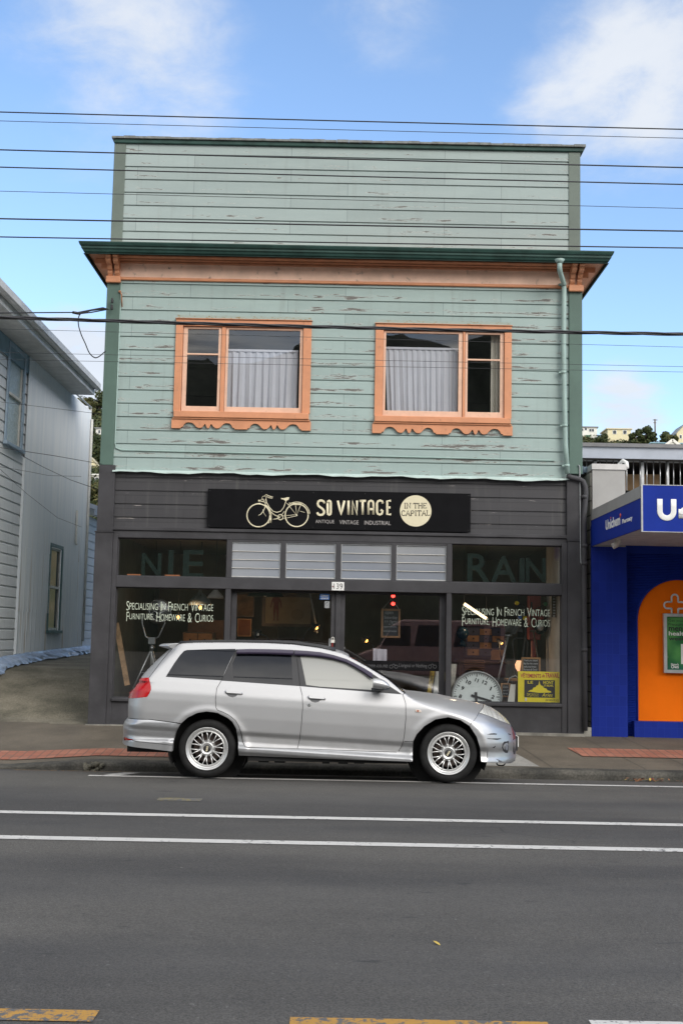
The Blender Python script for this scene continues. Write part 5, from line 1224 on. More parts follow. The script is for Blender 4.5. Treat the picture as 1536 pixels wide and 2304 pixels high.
mb = MB(); p = on_y(1040, 1425, YF + 1.7); mb.ball((p.x, YF + 1.7, p.z), .10); mb.tube([(p.x, YF + 1.7, p.z - .1), (p.x, YF + 1.7, p.z - .2)], [.03, .07], 10); solo(mb, 'globe', plain('dark_globe', (.02, .05, .07), .15), 'dark glossy globe left of the chequered cabinet', 'globe')
mb = MB(); a = on_y(1012, 1500, YF + .3); 
for (u0, u1, v0, m) in ((1014, 1027, 1494, 0), ): x0, x1, z0, z1 = rect(u0, v0, u1, 1545, YF + .35); mb.extrude([(x0 - .03, YF + .35, z0 - .15), (x1 - .05, YF + .35, z0 - .15), (x1, YF + .35, z1), (x0, YF + .35, z1)], (0, .01, 0))
solo(mb, 'rolled_map', plain('map_print', (.45, .42, .36), .8, var=.4, vs=10), 'pale printed roll standing between the door post and the clock', 'map')

# point lights added near the lit lamps, and by the wall posters without one
for nm, (u, v), y, w_, c_ in (('shop_light', (430, 1380), YF + 1.7, 3, (1, .62, .32)), ('shop_light', (720, 1420), YF + .95, 1.5, (1, .55, .22)), ('shop_light', (1126, 1452), YF + 1.4, 2, (1, .65, .35)), ('shop_light', (560, 1400), YF + 2.6, 2, (1, .62, .32)), ('shop_light', (1068, 1380), YF + 1.55, 2, (1, .74, .5))):
    ld = bpy.data.lights.new(nm, 'POINT'); ld.energy = w_; ld.color = c_; ld.shadow_soft_size = .04
    lo_ = bpy.data.objects.new(nm, ld); COL.objects.link(lo_); lo_.location = on_y(u, v, y)
# ------------------------------------------------------------------ house at the left
XH = -5.8
house = thing('side_house', 'pale blue grey two storey weatherboard house at the left', 'house', (XH, 22, .6))
def hz(u, v): return on_x(u, v, XH)
M_HB = boards('grey_blue_weatherboard', (.72, .74, .76), .185, .2, -1.5, rust=False, joint=6.0, axis=1, var=.03)
def side_boards(name, X, y0, y1, z0, z1, mat, par, pitch=.185, holes=()):
    """boards on a wall that runs away from the camera, facing +x"""
    lv = []; zi_ = floor((z0 - .8) / pitch) * pitch + .8
    while zi_ < z1:
        for f, d in ((0, .020), (.80, .020), (.87, .002), (1.0, .002)): lv.append((zi_ + f * pitch, d))
        zi_ += pitch
    lv = [l for l in lv if z0 <= l[0] <= z1]; lv.sort(key=lambda l: l[0] + (0 if l[1] < .01 else 1e-7)); ys_ = sorted({y0, y1, *[h[k] for h in holes for k in (0, 1)]}); mb = MB()
    for (za, da), (zb, db) in zip(lv, lv[1:]):
        for ya, yb_ in zip(ys_, ys_[1:]):
            if any(h[0] < (ya + yb_) / 2 < h[1] and h[2] < (za + zb) / 2 < h[3] for h in holes): continue
            mb.poly([(X + da, ya, za), (X + da, yb_, za), (X + db, yb_, zb), (X + db, ya, zb)])
    return mb.build(name, mat, par)
YC0, YC1 = hz(37, 1300).y, hz(189, 1200).y           # corrugated stretch
ZE = hz(190, 905).z                                  # top of wall under the soffit
U1 = (hz(13, 890).y, hz(47, 890).y, hz(30, 1005).z, hz(30, 788).z)      # upper window
U2 = (hz(106, 1330).y, hz(131.5, 1330).y, hz(118, 1418).z, hz(118, 1232).z)
side_boards('boarded_wall', XH, 14.5, YC0 + .25, .5, ZE, M_HB, house, holes=[(U1[0], U1[1], U1[2], U1[3])])
# corrugated iron: real waves, lapped in two courses
def corr(name, X, y0, y1, z0, z1, holes=()):
    mb = MB(); step = .0127
    lv = [z0, 1.85, 1.8501, 3.02, 3.0201, z1] if z0 < 1.8 else [z0, z1]
    lv = sorted(set([l for l in lv if z0 <= l <= z1] + [h[k] for h in holes for k in (2, 3)]))
    n = int((y1 - y0) / step); ysn = [y0 + (y1 - y0) * i / n for i in range(n + 1)]
    off = lambda z: .0 if z > 3.02 else (.006 if z > 1.85 else .012)
    for za, zb in zip(lv, lv[1:]):
        if zb - za < .001: continue
        o_ = off((za + zb) / 2); base = len(mb.v)
        for y in ysn:
            d = .015 * sin(2 * pi * y / .0762) + (.010 * max(0, sin(2 * pi * y / .305)) if za < 3.0 else 0); mb.v += [(X + .035 + d - o_ + .012, y, za), (X + .035 + d - o_ + .012 - .004, y, zb)]
        for i in range(n):
            ym = (ysn[i] + ysn[i + 1]) / 2
            if any(h[0] < ym < h[1] and h[2] < (za + zb) / 2 < h[3] for h in holes): continue
            mb.face((base + 2 * i, base + 2 * i + 2, base + 2 * i + 3, base + 2 * i + 1)); mb.sm[-1] = True
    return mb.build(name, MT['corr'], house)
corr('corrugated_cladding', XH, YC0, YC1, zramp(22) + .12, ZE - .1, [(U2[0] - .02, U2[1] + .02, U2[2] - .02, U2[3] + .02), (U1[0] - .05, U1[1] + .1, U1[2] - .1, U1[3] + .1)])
mb = MB(); mb.box(XH - 5, XH - .01, 14.5, 14.6, .3, ZE); mb.build('end_wall', M_HB, house); mb = MB(); mb.box(XH - 5, XH - .01, YC1 - .1, YC1, .8, ZE); mb.build('end_wall', M_HB, house)
mb = MB(); mb.box(XH + .03, XH + .06, YC1 - .01, YC1 + .03, zramp(24) + .1, ZE); mb.build('corner_strip', MT['offwhite'], house)
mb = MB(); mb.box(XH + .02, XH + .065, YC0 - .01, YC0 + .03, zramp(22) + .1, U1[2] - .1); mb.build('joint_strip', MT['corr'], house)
# eaves: soffit, fascia board, gutter, roof
ge = on_x(222, 884, XH + .62); YE = ge.y
zs_ = on_x(218, 896, XH + .5).z; 
mb = MB(); mb.box(XH - .3, XH + .5, 12, YE - .02, zs_, zs_ + .03); mb.build('soffit', plain('house_soffit', (.60, .59, .57), .7), house)
mb = MB(); mb.box(XH + .0, XH + .045, 14.5, YC1 + .05, zs_ - .32, zs_ - .001); mb.build('frieze_board', plain('blue_frieze', (.19, .29, .36), .6), house)
mb = MB(); mb.box(XH + .5, XH + .53, 12, YE, zs_ - .01, zs_ + .17); mb.box(XH - .3, XH + .53, YE + .001, YE + .03, zs_ - .01, zs_ + .17); mb.build('fascia', plain('white_fascia', (.62, .63, .62), .55), house)
mb = MB(); prof = [(.0, .0), (.0, -.12), (.02, -.14), (.10, -.14), (.125, -.12), (.13, -.01), (.12, .0)]
for y in (12, YE + .03):
    for a, b_ in prof: mb.v.append((XH + .531 + a, y, zs_ + .24 + b_))
for j in range(len(prof) - 1): mb.face((j, j + 1, len(prof) + j + 1, len(prof) + j))
mb.face(list(range(len(prof), 2 * len(prof))))
mb.build('gutter', plain('grey_gutter', (.58, .58, .57), .5), house)
mb = MB(); mb.extrude([(XH + .6, 12, zs_ + .22), (XH + .6, 12, zs_ + .27), (XH - 5, 12, zs_ + 2.4), (XH - 5, 12, zs_ + 2.3)], (0, YE - 12, 0)); mb.build('roof', plain('roof_iron', (.22, .22, .23), .5), house)
mb = MB(); mb.tube([(XH + .05, YC0 + .1, U1[3] + .22), (XH + .05, YC1, U1[3] + .22 - .02)], .02, 6); mb.build('head_strip', MT['offwhite'], house)
def side_window(U, par, casing, label_blind, deep=.09, mid=.5):
    y0, y1, z0, z1 = U; c = .075; mb = MB(); X = XH + .03
    mb.box(X, X + .03, y0 - c, y0, z0, z1 + c); mb.box(X, X + .03, y1, y1 + c, z0, z1 + c); mb.box(X, X + .0295, y0, y1, z1, z1 + c); mb.box(X, X + .075, y0 - c - .04, y1 + c + .04, z0 - .06, z0 - .0005)
    w_ = mb.build('side_window', casing, par, .004)
    mb = MB(); zm = z0 + (z1 - z0) * mid; f = .05; xa, xb_ = X - .05, X - .01
    mb.box(xa, xb_, y0, y0 + f, z0, z1); mb.box(xa, xb_, y1 - f, y1, z0, z1); mb.box(xa, xb_, y0 + f, y1 - f, z1 - f, z1); mb.box(xa, xb_, y0 + f, y1 - f, z0, z0 + f); mb.box(xa, xb_ + .02, y0 + f, y1 - f, zm - .025, zm + .025)
    sh = mb.build('sash', MT['offwhite'], w_)
    mb = MB(); mb.poly([(xa + .02, y0 + f, z0 + f), (xa + .02, y1 - f, z0 + f), (xa + .02, y1 - f, z1 - f), (xa + .02, y0 + f, z1 - f)]); mb.build('pane', label_blind, w_); return w_
t = NT('textured_pane'); v = t.obj(); vo = t.N.new('ShaderNodeTexVoronoi'); vo.inputs['Scale'].default_value = 26; t.L.new(v, vo.inputs['Vector']); t.set('Base Color', t.mix(vo.outputs['Distance'], (.30, .38, .38), (.48, .53, .52))); t.set('Roughness', .25); t.bump(vo.outputs['Distance'], .5)
side_window(U1, house, plain('blue_casing', (.30, .39, .48), .55, dirt=.2), t.m, mid=.52)
t = NT('dim_pane'); t.set('Base Color', (.06, .065, .07)); t.set('Roughness', .03); t.set('Specular IOR Level', 1.0); t.set('IOR', 2.0)
side_window(U2, house, plain('teal_casing', (.07, .14, .14), .55, dirt=.2), t.m, mid=.52)
# lower wing behind
YW0, YW1 = YC1 + .1, 31.5; zt0 = hz(190, 1137).z
M_WB = boards('lilac_weatherboard', (.66, .69, .75), .185, .2, -1.5, rust=False, joint=7, axis=1, var=.02)
side_boards('wing_wall', XH + .04, YC1 + .06, YW1, zramp(28) + .15, zt0 - .1, M_WB, house)
mb = MB(); mb.extrude([(XH + .25, YC1 + .05, zt0 - .08), (XH + .25, YC1 + .05, zt0 + .02), (XH - 3, YC1 + .05, zt0 + 1.0), (XH - 3, YC1 + .05, zt0 + .9)], (0, YW1 - YC1, 0)); mb.box(XH + .2, XH + .25, YC1 + .05, YW1, zt0 - .2, zt0 - .081); mb.build('wing_roof', plain('wing_roof_iron', (.40, .45, .55), .5), house)
mb = MB(); mb.tube([(XH + .09, YC1 - .05, zramp(26) + .3), (XH + .09, YC1 - .05, ZE - .3)], .03, 8); mb.tube([(XH + .10, 25.2, 4.1), (XH + .10, 25.2, 3.4), (XH + .13, 25.2, 3.36)], .025, 6); mb.build('vent_pipe', MT['offwhite'], house)
# blue plastic sheeting along the foot of the wall
mb = MB(); n = 90; y0, y1 = 19.3, 30.5
for i in range(n + 1):
    y = y0 + (y1 - y0) * i / n; zb = zramp(y) + .03; k = random.uniform(-.02, .02)
    mb.v += [(XH + .06, y, zb + .16 + k * .5), (XH + .10 + k, y + k * 3, zb + .13 + k), (XH + .22 + k * 2.5, y + random.uniform(-.05, .05), zb + .07 + k), (XH + .30 + random.uniform(-.05, .05), y + random.uniform(-.05, .05), zb - .0 + random.uniform(0, .03))]
for i in range(n):
    for j in range(3): a = 4 * i + j; mb.face((a, a + 4, a + 5, a + 1))
solo(mb, 'plastic_sheet', plain('blue_sheeting', (.27, .34, .46), .3, var=.25, vs=9), 'crumpled pale blue plastic sheet along the foot of the house wall', 'sheeting')

# ------------------------------------------------------------------ pharmacy at the right
XP = 3.63
ph = thing('pharmacy_building', 'blue tiled pharmacy with grey canopy and orange arch at the right', 'building', (6.5, YF, .15))
zc0 = on_y(1400, 1640, YF).z
# block side wall
mb = MB(); zw = on_x(1330, 1056, XP).z
mb.box(XP, XP + .2, YF + .05, YF + 14, 0, zw); mb.build('block_wall', MT['block'], ph)
mb = MB(); mb.box(XP - .05, XP + .28, YF + .3, YF + 14, zw + .001, zw + .09); mb.box(XP - .06, XP - .045, YF + .3, YF + 14, zw - .02, zw + .1); mb.build('wall_capping', plain('blue_grey_capping', (.12, .17, .22), .4), ph)
# front: tiled pier, ribbed recess, orange arched panel
px1 = on_y(1410.5, 1450, YF).x; ZSO = on_x(1440, 1190, XP).z
mb = MB(); mb.box(XP, px1, YF - .001, YF + .049, 0, ZSO + .3); mb.build('tiled_pier', MT['p_tile'], ph, .006)
YR = YF + .16; rx1 = on_y(1429, 1500, YR).x; XE = 8.2
zbase = on_y(1480, 1623, YF + .1).z
mb = MB()   # ribbed blue sheet, with the arch cut out of it
ax0 = on_y(1431, 1500, YR + .02).x; zar = on_y(1480, 1395, YR).z; ztop = on_y(1536, 1303, YR).z; ra = ztop - zar; axc = ax0 + ra * 1.02
zz_ = zbase - .25; rib = .024
def arch_edge(z):
    if z <= zar: return ax0
    if z >= ztop: return None
    return axc - ra * 1.02 * sqrt(max(0, 1 - ((z - zar) / ra) ** 2))
while zz_ < ztop + .35:
    e = arch_edge(zz_ + rib / 2); x1 = XE if e is None or zz_ < zbase - .02 else e
    mb.poly([(px1, YR, zz_), (x1, YR, zz_), (x1, YR - .012, zz_ + rib * .55), (px1, YR - .012, zz_ + rib * .55)]); mb.poly([(px1, YR - .012, zz_ + rib * .55), (x1, YR - .012, zz_ + rib * .55), (x1, YR, zz_ + rib), (px1, YR, zz_ + rib)])
    if x1 < XE: x2 = 2 * axc - x1; mb.poly([(x2, YR, zz_), (XE, YR, zz_), (XE, YR, zz_ + rib), (x2, YR, zz_ + rib)])
    zz_ += rib
mb.box(px1, XE, YR - .02, YR + .02, zz_, ZSO + .3); mb.build('ribbed_panel', MT['p_blue'], ph)
mb = MB(); zend = zbase
pts = [(ax0, zend), (ax0, zar)] + [(axc - ra * 1.02 * cos(radians(a)), zar + ra * sin(radians(a))) for a in range(6, 180, 6)] + [(2 * axc - ax0, zar), (2 * axc - ax0, zend)]
mb.prism(pts, YR + .014, YR + .03); mb.build('arched_panel', MT['p_orange'], ph)
mb = MB(); ed = [(a, YR - .004, b_) for a, b_ in pts]; mb.tube(ed, .016, 6); mb.build('arch_trim', MT['p_blue'], ph)
mb = MB(); mb.box(rx1 - .06, XE, YF + .02, YR + .01, -.1, zbase); mb.build('tiled_base', MT['p_tile'], ph, .004)
mb = MB(); mb.box(XP + .2, XE, YR + .06, YR + .2, 0, ZSO + .35); mb.build('front_wall', MT['dark_room'], ph)
# white outline cross
mb = MB(); yc = YR + .008; cxp, czp = on_y(1517, 1362, yc).x, on_y(1517, 1362, yc).z
a_, L_ = .048, .158
def arm(k):
    c_, s_ = cos(k * pi / 2), sin(k * pi / 2); pts_ = [(a_, L_ * .27)] ; P = []
    for (x, z) in [(a_, a_ * .95)] + [(a_, L_ - a_)] + [(a_ * cos(t_), L_ - a_ + a_ * sin(t_)) for t_ in [pi * i / 10 for i in range(1, 10)]] + [(-a_, L_ - a_), (-a_, a_ * .95)]: P.append((cxp + x * c_ - z * s_, yc, czp + x * s_ + z * c_))
    return P
for k in range(4): mb.tube(arm(k), .0135, 6, flat=((0, 1, 0), .3))
mb.build('cross_emblem', MT['white'], ph)
# canopy
YN = on_x(1440, 1150, XP).y
zt_n, zb_t, zb_b = on_x(1439, 1093.6, XP).z, on_x(1439, 1120, XP).z, on_x(1439, 1190, XP).z
CX0, CX1 = XP, XE
mb = MB(); mb.box(CX0 + .012, CX1, YN + .02, YF - .012, zb_b + .02, zb_b + .06); mb.build('canopy_soffit', MT['soffit'], ph)
mb = MB(); mb.box(CX0 - .004, CX0 + .03, YN + .001, YF - .0015, zb_t + .001, zt_n); mb.box(CX0 - .008, CX0 + .04, YN + .001, YF - .002, zb_t - .006, zb_t + .0005); mb.build('canopy_coping', MT['p_grey'], ph)
mb = MB(); mb.box(CX0 - .002, CX0 + .02, YN + .001, YF - .0018, zb_b, zb_t - .0065); sf = mb.build('side_sign', MT['p_blue'], ph)
zf0, zf1 = on_y(1490, 1196.5, YN).z, on_y(1490, 1093, YN).z
mb = MB(); mb.box(CX0 + .02, CX1, YN - .03, YN + .0, zf0, zf1); fs_ = mb.build('front_sign', MT['p_blue'], ph)
mb = MB(); mb.box(CX0 + .0, CX0 + .0195, YN - .034, YN + .0, zf0 - .008, zf1 + .008); mb.box(CX0 + .02, CX1, YN - .034, YN - .0, zf1, zf1 + .008); mb.box(CX0 + .02, CX1, YN - .034, YN - .0, zf0 - .008, zf0); mb.build('sign_edge', MT['alu'], ph)
mb = MB(); zu0, zu1 = on_y(1500, 1172, YN - .03).z, on_y(1500, 1121, YN - .03).z; r_ = .034; ux = on_y(1483, 1140, YN - .03).x; ux2 = on_y(1514, 1140, YN - .03).x
ru = (ux2 - ux) / 2; mb.tube([(ux, YN - .034, zu1 - r_ * .3), (ux, YN - .034, zu1 - .1)] + [(ux + ru - ru * cos(radians(a)), YN - .034, zu0 + r_ + ru - ru * sin(radians(a))) for a in range(0, 181, 12)] + [(ux2, YN - .034, zu1 - .1), (ux2, YN - .034, zu1 - r_ * .3)], r_, 12, flat=((0, 1, 0), .12))
nx = on_y(1531, 1140, YN - .03).x; mb.tube([(nx, YN - .034, zu0 + r_), (nx, YN - .034, zu1 - .13)], r_, 12, flat=((0, 1, 0), .12)); mb.tube([(nx + .08 - .08 * cos(radians(a)), YN - .035, zu1 - .20 + .075 * sin(radians(a))) for a in range(0, 181, 12)] + [(nx + .16, YN - .035, zu0 + r_ * .3)], r_, 12, flat=((0, 1, 0), .12))
mb.build('front_lettering', MT['white'], fs_)
mb = MB(); flip = lambda p: (CX0 - .003 + (p[1]), p[0], p[2])
def side_words(s, ua, ub, va, vb, mat_list=None):
    A, B_ = on_x(ua, (va + vb) / 2, CX0), on_x(ub, (va + vb) / 2, CX0); um = (ua + ub) / 2
    # heights at the middle of the word
    z1_, z0_ = on_x(um, va, CX0).z, on_x(um, vb, CX0).z
    put_text(mb, s, 0, 1, z0_, z1_, 0, .002, .035, fn=lambda p: (CX0 - .0025 + p[1], A.y + (B_.y - A.y) * p[0], p[2]))
side_words('Unichem', 1362, 1394.5, 1164, 1187); mb.build('side_lettering', MT['white'], sf); mb = MB(); side_words('Pharmacy', 1399, 1422, 1164, 1177); mb.build('side_lettering', MT['white'], sf)
mb = MB(); 
for (u, v, r_) in ((1395, 1160, .03), (1373.5, 1165, .012)): p = on_x(u, v, CX0); mb.lathe([(r_, .0), (r_, .004), (0, .004)], (CX0 - .0022, p.y, p.z), (-1, 0, 0), 16)
mb.build('orange_mark', emis('dummy', (0, 0, 0), 0, (.75, .10, .02)), sf)
mb = MB(); mb.tube([on_y(1390, 1209, YF - 1.0), on_y(1389, 1217, YF - 1.0), on_y(1385, 1225, YF - 1.0), on_y(1377, 1229, YF - 1.0)], .045, 10); mb.build('outlet_pipe', plain('cream_pipe', (.58, .53, .48), .5), ph)
# parapet wing behind the canopy
gx = rect(1345.5, 1046, 1406, 1170, YF - .02); mb = MB(); mb.box(XP + .021, gx[1], YF - .011, YF + .05, ZSO, gx[3]); mb.build('parapet_panel', MT['p_grey'], ph)
mb = MB(); mb.box(XP + .01, gx[1] + .015, YF - .03, YF + .3, gx[3] - .07, gx[3] + .012); mb.build('parapet_capping', MT['soffit'], ph)
mb = MB(); mb.tube([(gx[1] - .02, YF + .25, gx[3] - .1), (gx[1] - .02, YF + .25, gx[3] + .06), (gx[1] + .02, YF + .2, gx[3] + .1), (gx[1] + .06, YF + .15, gx[3] + .06), (gx[1] + .06, YF + .12, gx[3] - .02)], .03, 8); mb.build('vent_pipe', MT['white'], ph)
mb = MB(); mb.box(XP + .2, CX1, YN + .05, YF + 7, zt_n - .16, zt_n - .1); mb.build('canopy_roof', MT['soffit'], ph)
# poster case
yp_ = YR - .05; cs = rect(1491, 1385, 1584, 1515, yp_)
cs = (on_y(1491, 1450, yp_).x, on_y(1491, 1450, yp_).x + .66, on_y(1515, 1514.5, yp_).z, on_y(1515, 1380.5, yp_).z)
pc = thing('poster_case', 'aluminium poster case with a green health week poster on the orange panel', 'poster case', ((cs[0] + cs[1]) / 2, yp_, cs[2])); mb = MB(); f = .048
for a in ((cs[0], cs[0] + f, cs[2], cs[3]), (cs[1] - f, cs[1], cs[2], cs[3]), (cs[0] + f, cs[1] - f, cs[2], cs[2] + f), (cs[0] + f, cs[1] - f, cs[3] - f, cs[3])): mb.box(a[0], a[1], yp_ - .03, yp_ + .03, a[2], a[3])
mb.build('frame', MT['alu'], pc, .004)
t = NT('green_poster'); v = t.obj(); n = t.noise(v, 3.0, 2, .4); X = t.xyz(v)
vo = t.N.new('ShaderNodeTexVoronoi'); vo.inputs['Scale'].default_value = 5; t.L.new(t.comb(X[0], X[2]), vo.inputs['Vector'])
c = t.mix(t.ramp(n, .35, .65), (.025, .15, .045), (.10, .34, .085)); c = t.mix(t.ramp(vo.outputs['Distance'], .22, .05, 0, .35), c, (.55, .65, .45)); c = t.mix(t.ramp(X[2], .22, .0), c, (.02, .12, .09)); t.set('Base Color', c); t.set('Roughness', .25)
mb = MB(); mb.box(cs[0] + f, cs[1] - f, yp_ + .005, yp_ + .02, cs[2] + f, cs[3] - f); po = mb.build('poster', t.m, pc)
def pr(mb, s, ua, va, vb, w, bold): z0, z1 = on_y(1515, vb, yp_).z, on_y(1515, va, yp_).z; xa = on_y(ua, 1430, yp_).x; put_text(mb, s, xa, xa + w, z0, z1, yp_ + .004, .001, bold)
mb = MB(); pr(mb, 'Get your Free', 1503, 1394, 1400.5, .36, .0); pr(mb, 'Pressure Check', 1503, 1401.5, 1408, .40, .0); pr(mb, 'mens', 1503.5, 1411, 1419.5, .245, .018); pr(mb, 'week', 1503.5, 1432, 1441, .245, .018); mb.build('dark_print', MT['black'], po)
mb = MB(); pr(mb, 'health', 1503.5, 1420.5, 1430, .27, .018); pr(mb, "Nature's", 1508, 1492, 1497.5, .11, .02); pr(mb, 'Own', 1508, 1496.5, 1504, .11, .03); xa = on_y(1531, 1470, yp_).x; mb.box(xa, xa + .12, yp_ + .002, yp_ + .0045, on_y(1531, 1494, yp_).z, on_y(1531, 1449, yp_).z); mb.build('white_print', MT['white'], po)

# grey building further back
YB = 24.0
bb = thing('back_building', 'low grey blue building with barred clerestory windows behind the pharmacy', 'building', (8, YB, 3))
ZB = lambda v, u=1420: on_y(u, v, YB).z
bx0, bx1 = 4.4, 12.5
mb = MB(); mb.box(bx0, bx1, YB - .35, YB + 8, ZB(1012), ZB(1004)); mb.build('roof', plain('dark_roof_edge', (.16, .16, .165), .6), bb)
mb = MB(); mb.box(bx0, bx1, YB - .3, YB - .25, ZB(1037), ZB(1012) - .002); mb.build('fascia', MT['back_fascia'], bb)
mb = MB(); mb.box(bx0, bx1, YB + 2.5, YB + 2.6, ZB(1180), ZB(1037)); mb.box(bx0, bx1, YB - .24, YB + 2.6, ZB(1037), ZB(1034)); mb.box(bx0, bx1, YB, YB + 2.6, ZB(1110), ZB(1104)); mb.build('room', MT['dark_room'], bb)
mb = MB(); mb.box(bx0, bx1, YB, YB + .1, 1, ZB(1104)); mb.build('wall', MT['back_fascia'], bb)
mb = MB()
for u in (1338, 1392, 1444, 1500, 1554): x = on_y(u, 1060, YB).x; mb.box(x - .03, x + .03, YB - .02, YB + .05, ZB(1104), ZB(1037))
mb.box(bx0, bx1, YB - .02, YB + .05, ZB(1039.5), ZB(1037)); wfr = mb.build('window_frame', MT['alu'], bb)
mb = MB()
for u in range(1320, 1600, 15): x = on_y(u - 2, 1060, YB).x; mb.tube([(x, YB - .03, ZB(1104)), (x, YB - .03, ZB(1037))], .011, 6)
mb.build('bar', MT['alu'], wfr)
def room_box(name, u0, u1, v0, v1, label):
    mb = MB(); x0, x1, z0, z1 = rect(u0, v0, u1, v1, YB + .4); mb.box(x0, x1, YB + .4, YB + .9, ZB(1104) + .001, z1); solo(mb, name, MT['cardboard'], label, 'box', 'cardboard boxes in the back building')
room_box('cardboard_box', 1402, 1442, 1067, 1104, 'cardboard box standing left of the post in the barred window'); room_box('cardboard_box', 1447, 1484, 1067, 1104, 'cardboard box standing right of the post in the barred window')
# ------------------------------------------------------------------ hills, far houses, trees, wires
def hh(x, y):
    H = 78.9 - .033 * x
    t = max(0, (y - 205) / 225.0); t = t if t < 1 else 1 - (t - 1) * .3
    return .08 + H * t + 1.2 * sin(x * .05 + y * .04) * min(1, t * 2)
hill = struct(sheet([17.35, 60, 120, 180, 205, 225, 250, 275, 300, 320, 340, 360, 380, 400, 415, 430, 445, 470, 520, 700], [-900, -500, -300] + [-220 + 12 * i for i in range(38)] + [260, 400, 900], hh), 'hill', MT['hill'])
hill.data.polygons.foreach_set('use_smooth', [True] * len(hill.data.polygons))
def leaf_cloud(mb, c, r, n, s, rnd, squash=.8, shell=.45):
    """leaf-sized faces through an uneven ball"""
    for _ in range(n):
        while True:
            d = Vector((rnd.uniform(-1, 1), rnd.uniform(-1, 1), rnd.uniform(-1, 1)))
            if .05 < d.length < 1: break
        k = d.length; d = d / k * (shell + (1 - shell) * k)
        p = c + Vector((d.x * r, d.y * r, d.z * r * squash)); q = s * rnd.uniform(.6, 1.4)
        nrm = (d + Vector((rnd.uniform(-.8, .8), rnd.uniform(-.8, .8), rnd.uniform(-.3, .9)))).normalized(); a = nrm.orthogonal().normalized(); b_ = nrm.cross(a); t = rnd.random() * 6.28
        a, b_ = a * cos(t) + b_ * sin(t), b_ * cos(t) - a * sin(t)
        mb.poly([p - a * q, p + b_ * q * .55, p + a * q, p - b_ * q * .55])
def tree(base, h, r, label, seed, mat='leaf1', clumps=16, leaf=.26, per=110, name='hill_tree', group='trees on the hill'):
    rnd = random.Random(seed); t_ = thing(name, label, 'tree', base, group); base = Vector(base)
    mb = MB(); top = base + Vector((rnd.uniform(-.1, .1) * h, 0, h * .62)); mb.tube([base - Vector((0, 0, 2.5)), base.lerp(top, .5) + Vector((.04 * h * rnd.uniform(-1, 1), 0, 0)), top], [.05 * h, .035 * h, .012 * h], 8)
    cs_ = []
    for i in range(clumps):
        a = rnd.random() * 6.28; e = rnd.uniform(-1, 1); rr_ = r * sqrt(max(.05, 1 - e * e * .7)) * rnd.uniform(.3, .85); c = base + Vector((cos(a) * rr_, sin(a) * rr_, h * (.50 + .38 * e))); cs_.append(c)
        if i % 2 == 0: mb.tube([base + Vector((0, 0, h * rnd.uniform(.25, .5))), c], [.02 * h, .006 * h], 5)
    mb.build('trunk', MT['bark'], t_)
    mb = MB()
    for c in cs_: leaf_cloud(mb, c, r * rnd.uniform(.28, .48), per, leaf, rnd)
    mb.build('crown', MT[mat], t_); return t_
def gp(u, v, Y): return on_y(u, v, Y)
# scrub over the slopes: one mass nobody could count
rnd = random.Random(3); mb = MB()
def scrub(u0, u1, y0, y1, n, r0, r1, per, lf_):
    for i in range(n):
        Y = rnd.uniform(y0, y1); u = rnd.uniform(u0, u1); x = on_y(u, 1000, Y).x; z = hh(x, Y)
        uu, vv = u, 0
        mb.mi = 0 if rnd.random() < .6 else 1
        leaf_cloud(mb, Vector((x, Y, z + .4)), rnd.uniform(r0, r1), per, lf_, rnd, .75)
scrub(40, 330, 262, 448, 800, 1.7, 3.9, 70, .55); scrub(1150, 1700, 372, 446, 620, 1.5, 2.9, 75, .52)
o = mb.build('scrub', [MT['leaf1'], MT['leaf2']]); tag(o, kind='stuff', label='dense green scrub covering the hillside behind the buildings', cat='scrub')
M_FW = plain('far_white_wall', (.66, .65, .60), .7); M_FC = plain('far_cream_wall', (.62, .56, .36), .7); M_FG = plain('far_dark_glass', (.05, .06, .07), .2); M_FR = plain('far_grey_roof', (.20, .21, .21), .6); M_FB = plain('far_blue_roof', (.20, .34, .42), .5); M_FGR = plain('far_green_paint', (.06, .16, .10), .6)
def far_house(u0, u1, vt, vb, Y, label, wall, roof, gable=0.0, wins=(), name='hill_house', depth=10.0, base=None, eave=.5, trim=None):
    um = (u0 + u1) / 2; x0, x1, z0, z1 = rect(u0, vt, u1, vb, Y); t_ = thing(name, label, 'house', ((x0 + x1) / 2, Y, z0), 'houses on the hill')
    zb = min(hh(x0, Y), hh(x1, Y)) - .5; mb = MB(); mb.box(x0, x1, Y, Y + depth, min(z0, zb), z1); 
    if gable: mb.prism([(x0, z1), (x1, z1), ((x0 + x1) / 2, z1 + gable)], Y + .02, Y + depth)
    mb.build('wall', wall, t_)
    mb = MB()
    if gable:
        xm_ = (x0 + x1) / 2
        for sx, xe in ((-1, x0), (1, x1)): mb.extrude([(xe + sx * eave, Y - .3, z1 - eave * gable / (xm_ - x0)), (xm_, Y - .3, z1 + gable), (xm_, Y - .3, z1 + gable + .35), (xe + sx * eave, Y - .3, z1 + .35 - eave * gable / (xm_ - x0))], (0, depth + .6, 0))
    else: mb.box(x0 - eave, x1 + eave, Y - .4, Y + depth + .3, z1, z1 + .4)
    mb.build('roof', roof, t_)
    for (a, b_, c, d_) in wins:
        wx0, wx1, wz0, wz1 = rect(a, c, b_, d_, Y); mb = MB(); mb.box(wx0 - .15, wx1 + .15, Y - .10, Y - .02, wz0 - .15, wz1 + .15); fr_ = mb.build('window', trim or MT['white'], t_); mb = MB(); mb.box(wx0, wx1, Y - .14, Y - .101, wz0, wz1); mb.build('pane', M_FG, fr_)
    return t_
h1 = far_house(1296, 1342, 962, 981, 420, 'white flat roofed house with a green base at the far left of the ridge', M_FW, M_FR, 0, [(1304.5, 1311, 964.5, 969.5), (1314.5, 1319, 963, 968), (1324.5, 1329, 965, 971), (1330.5, 1335, 965, 971)])
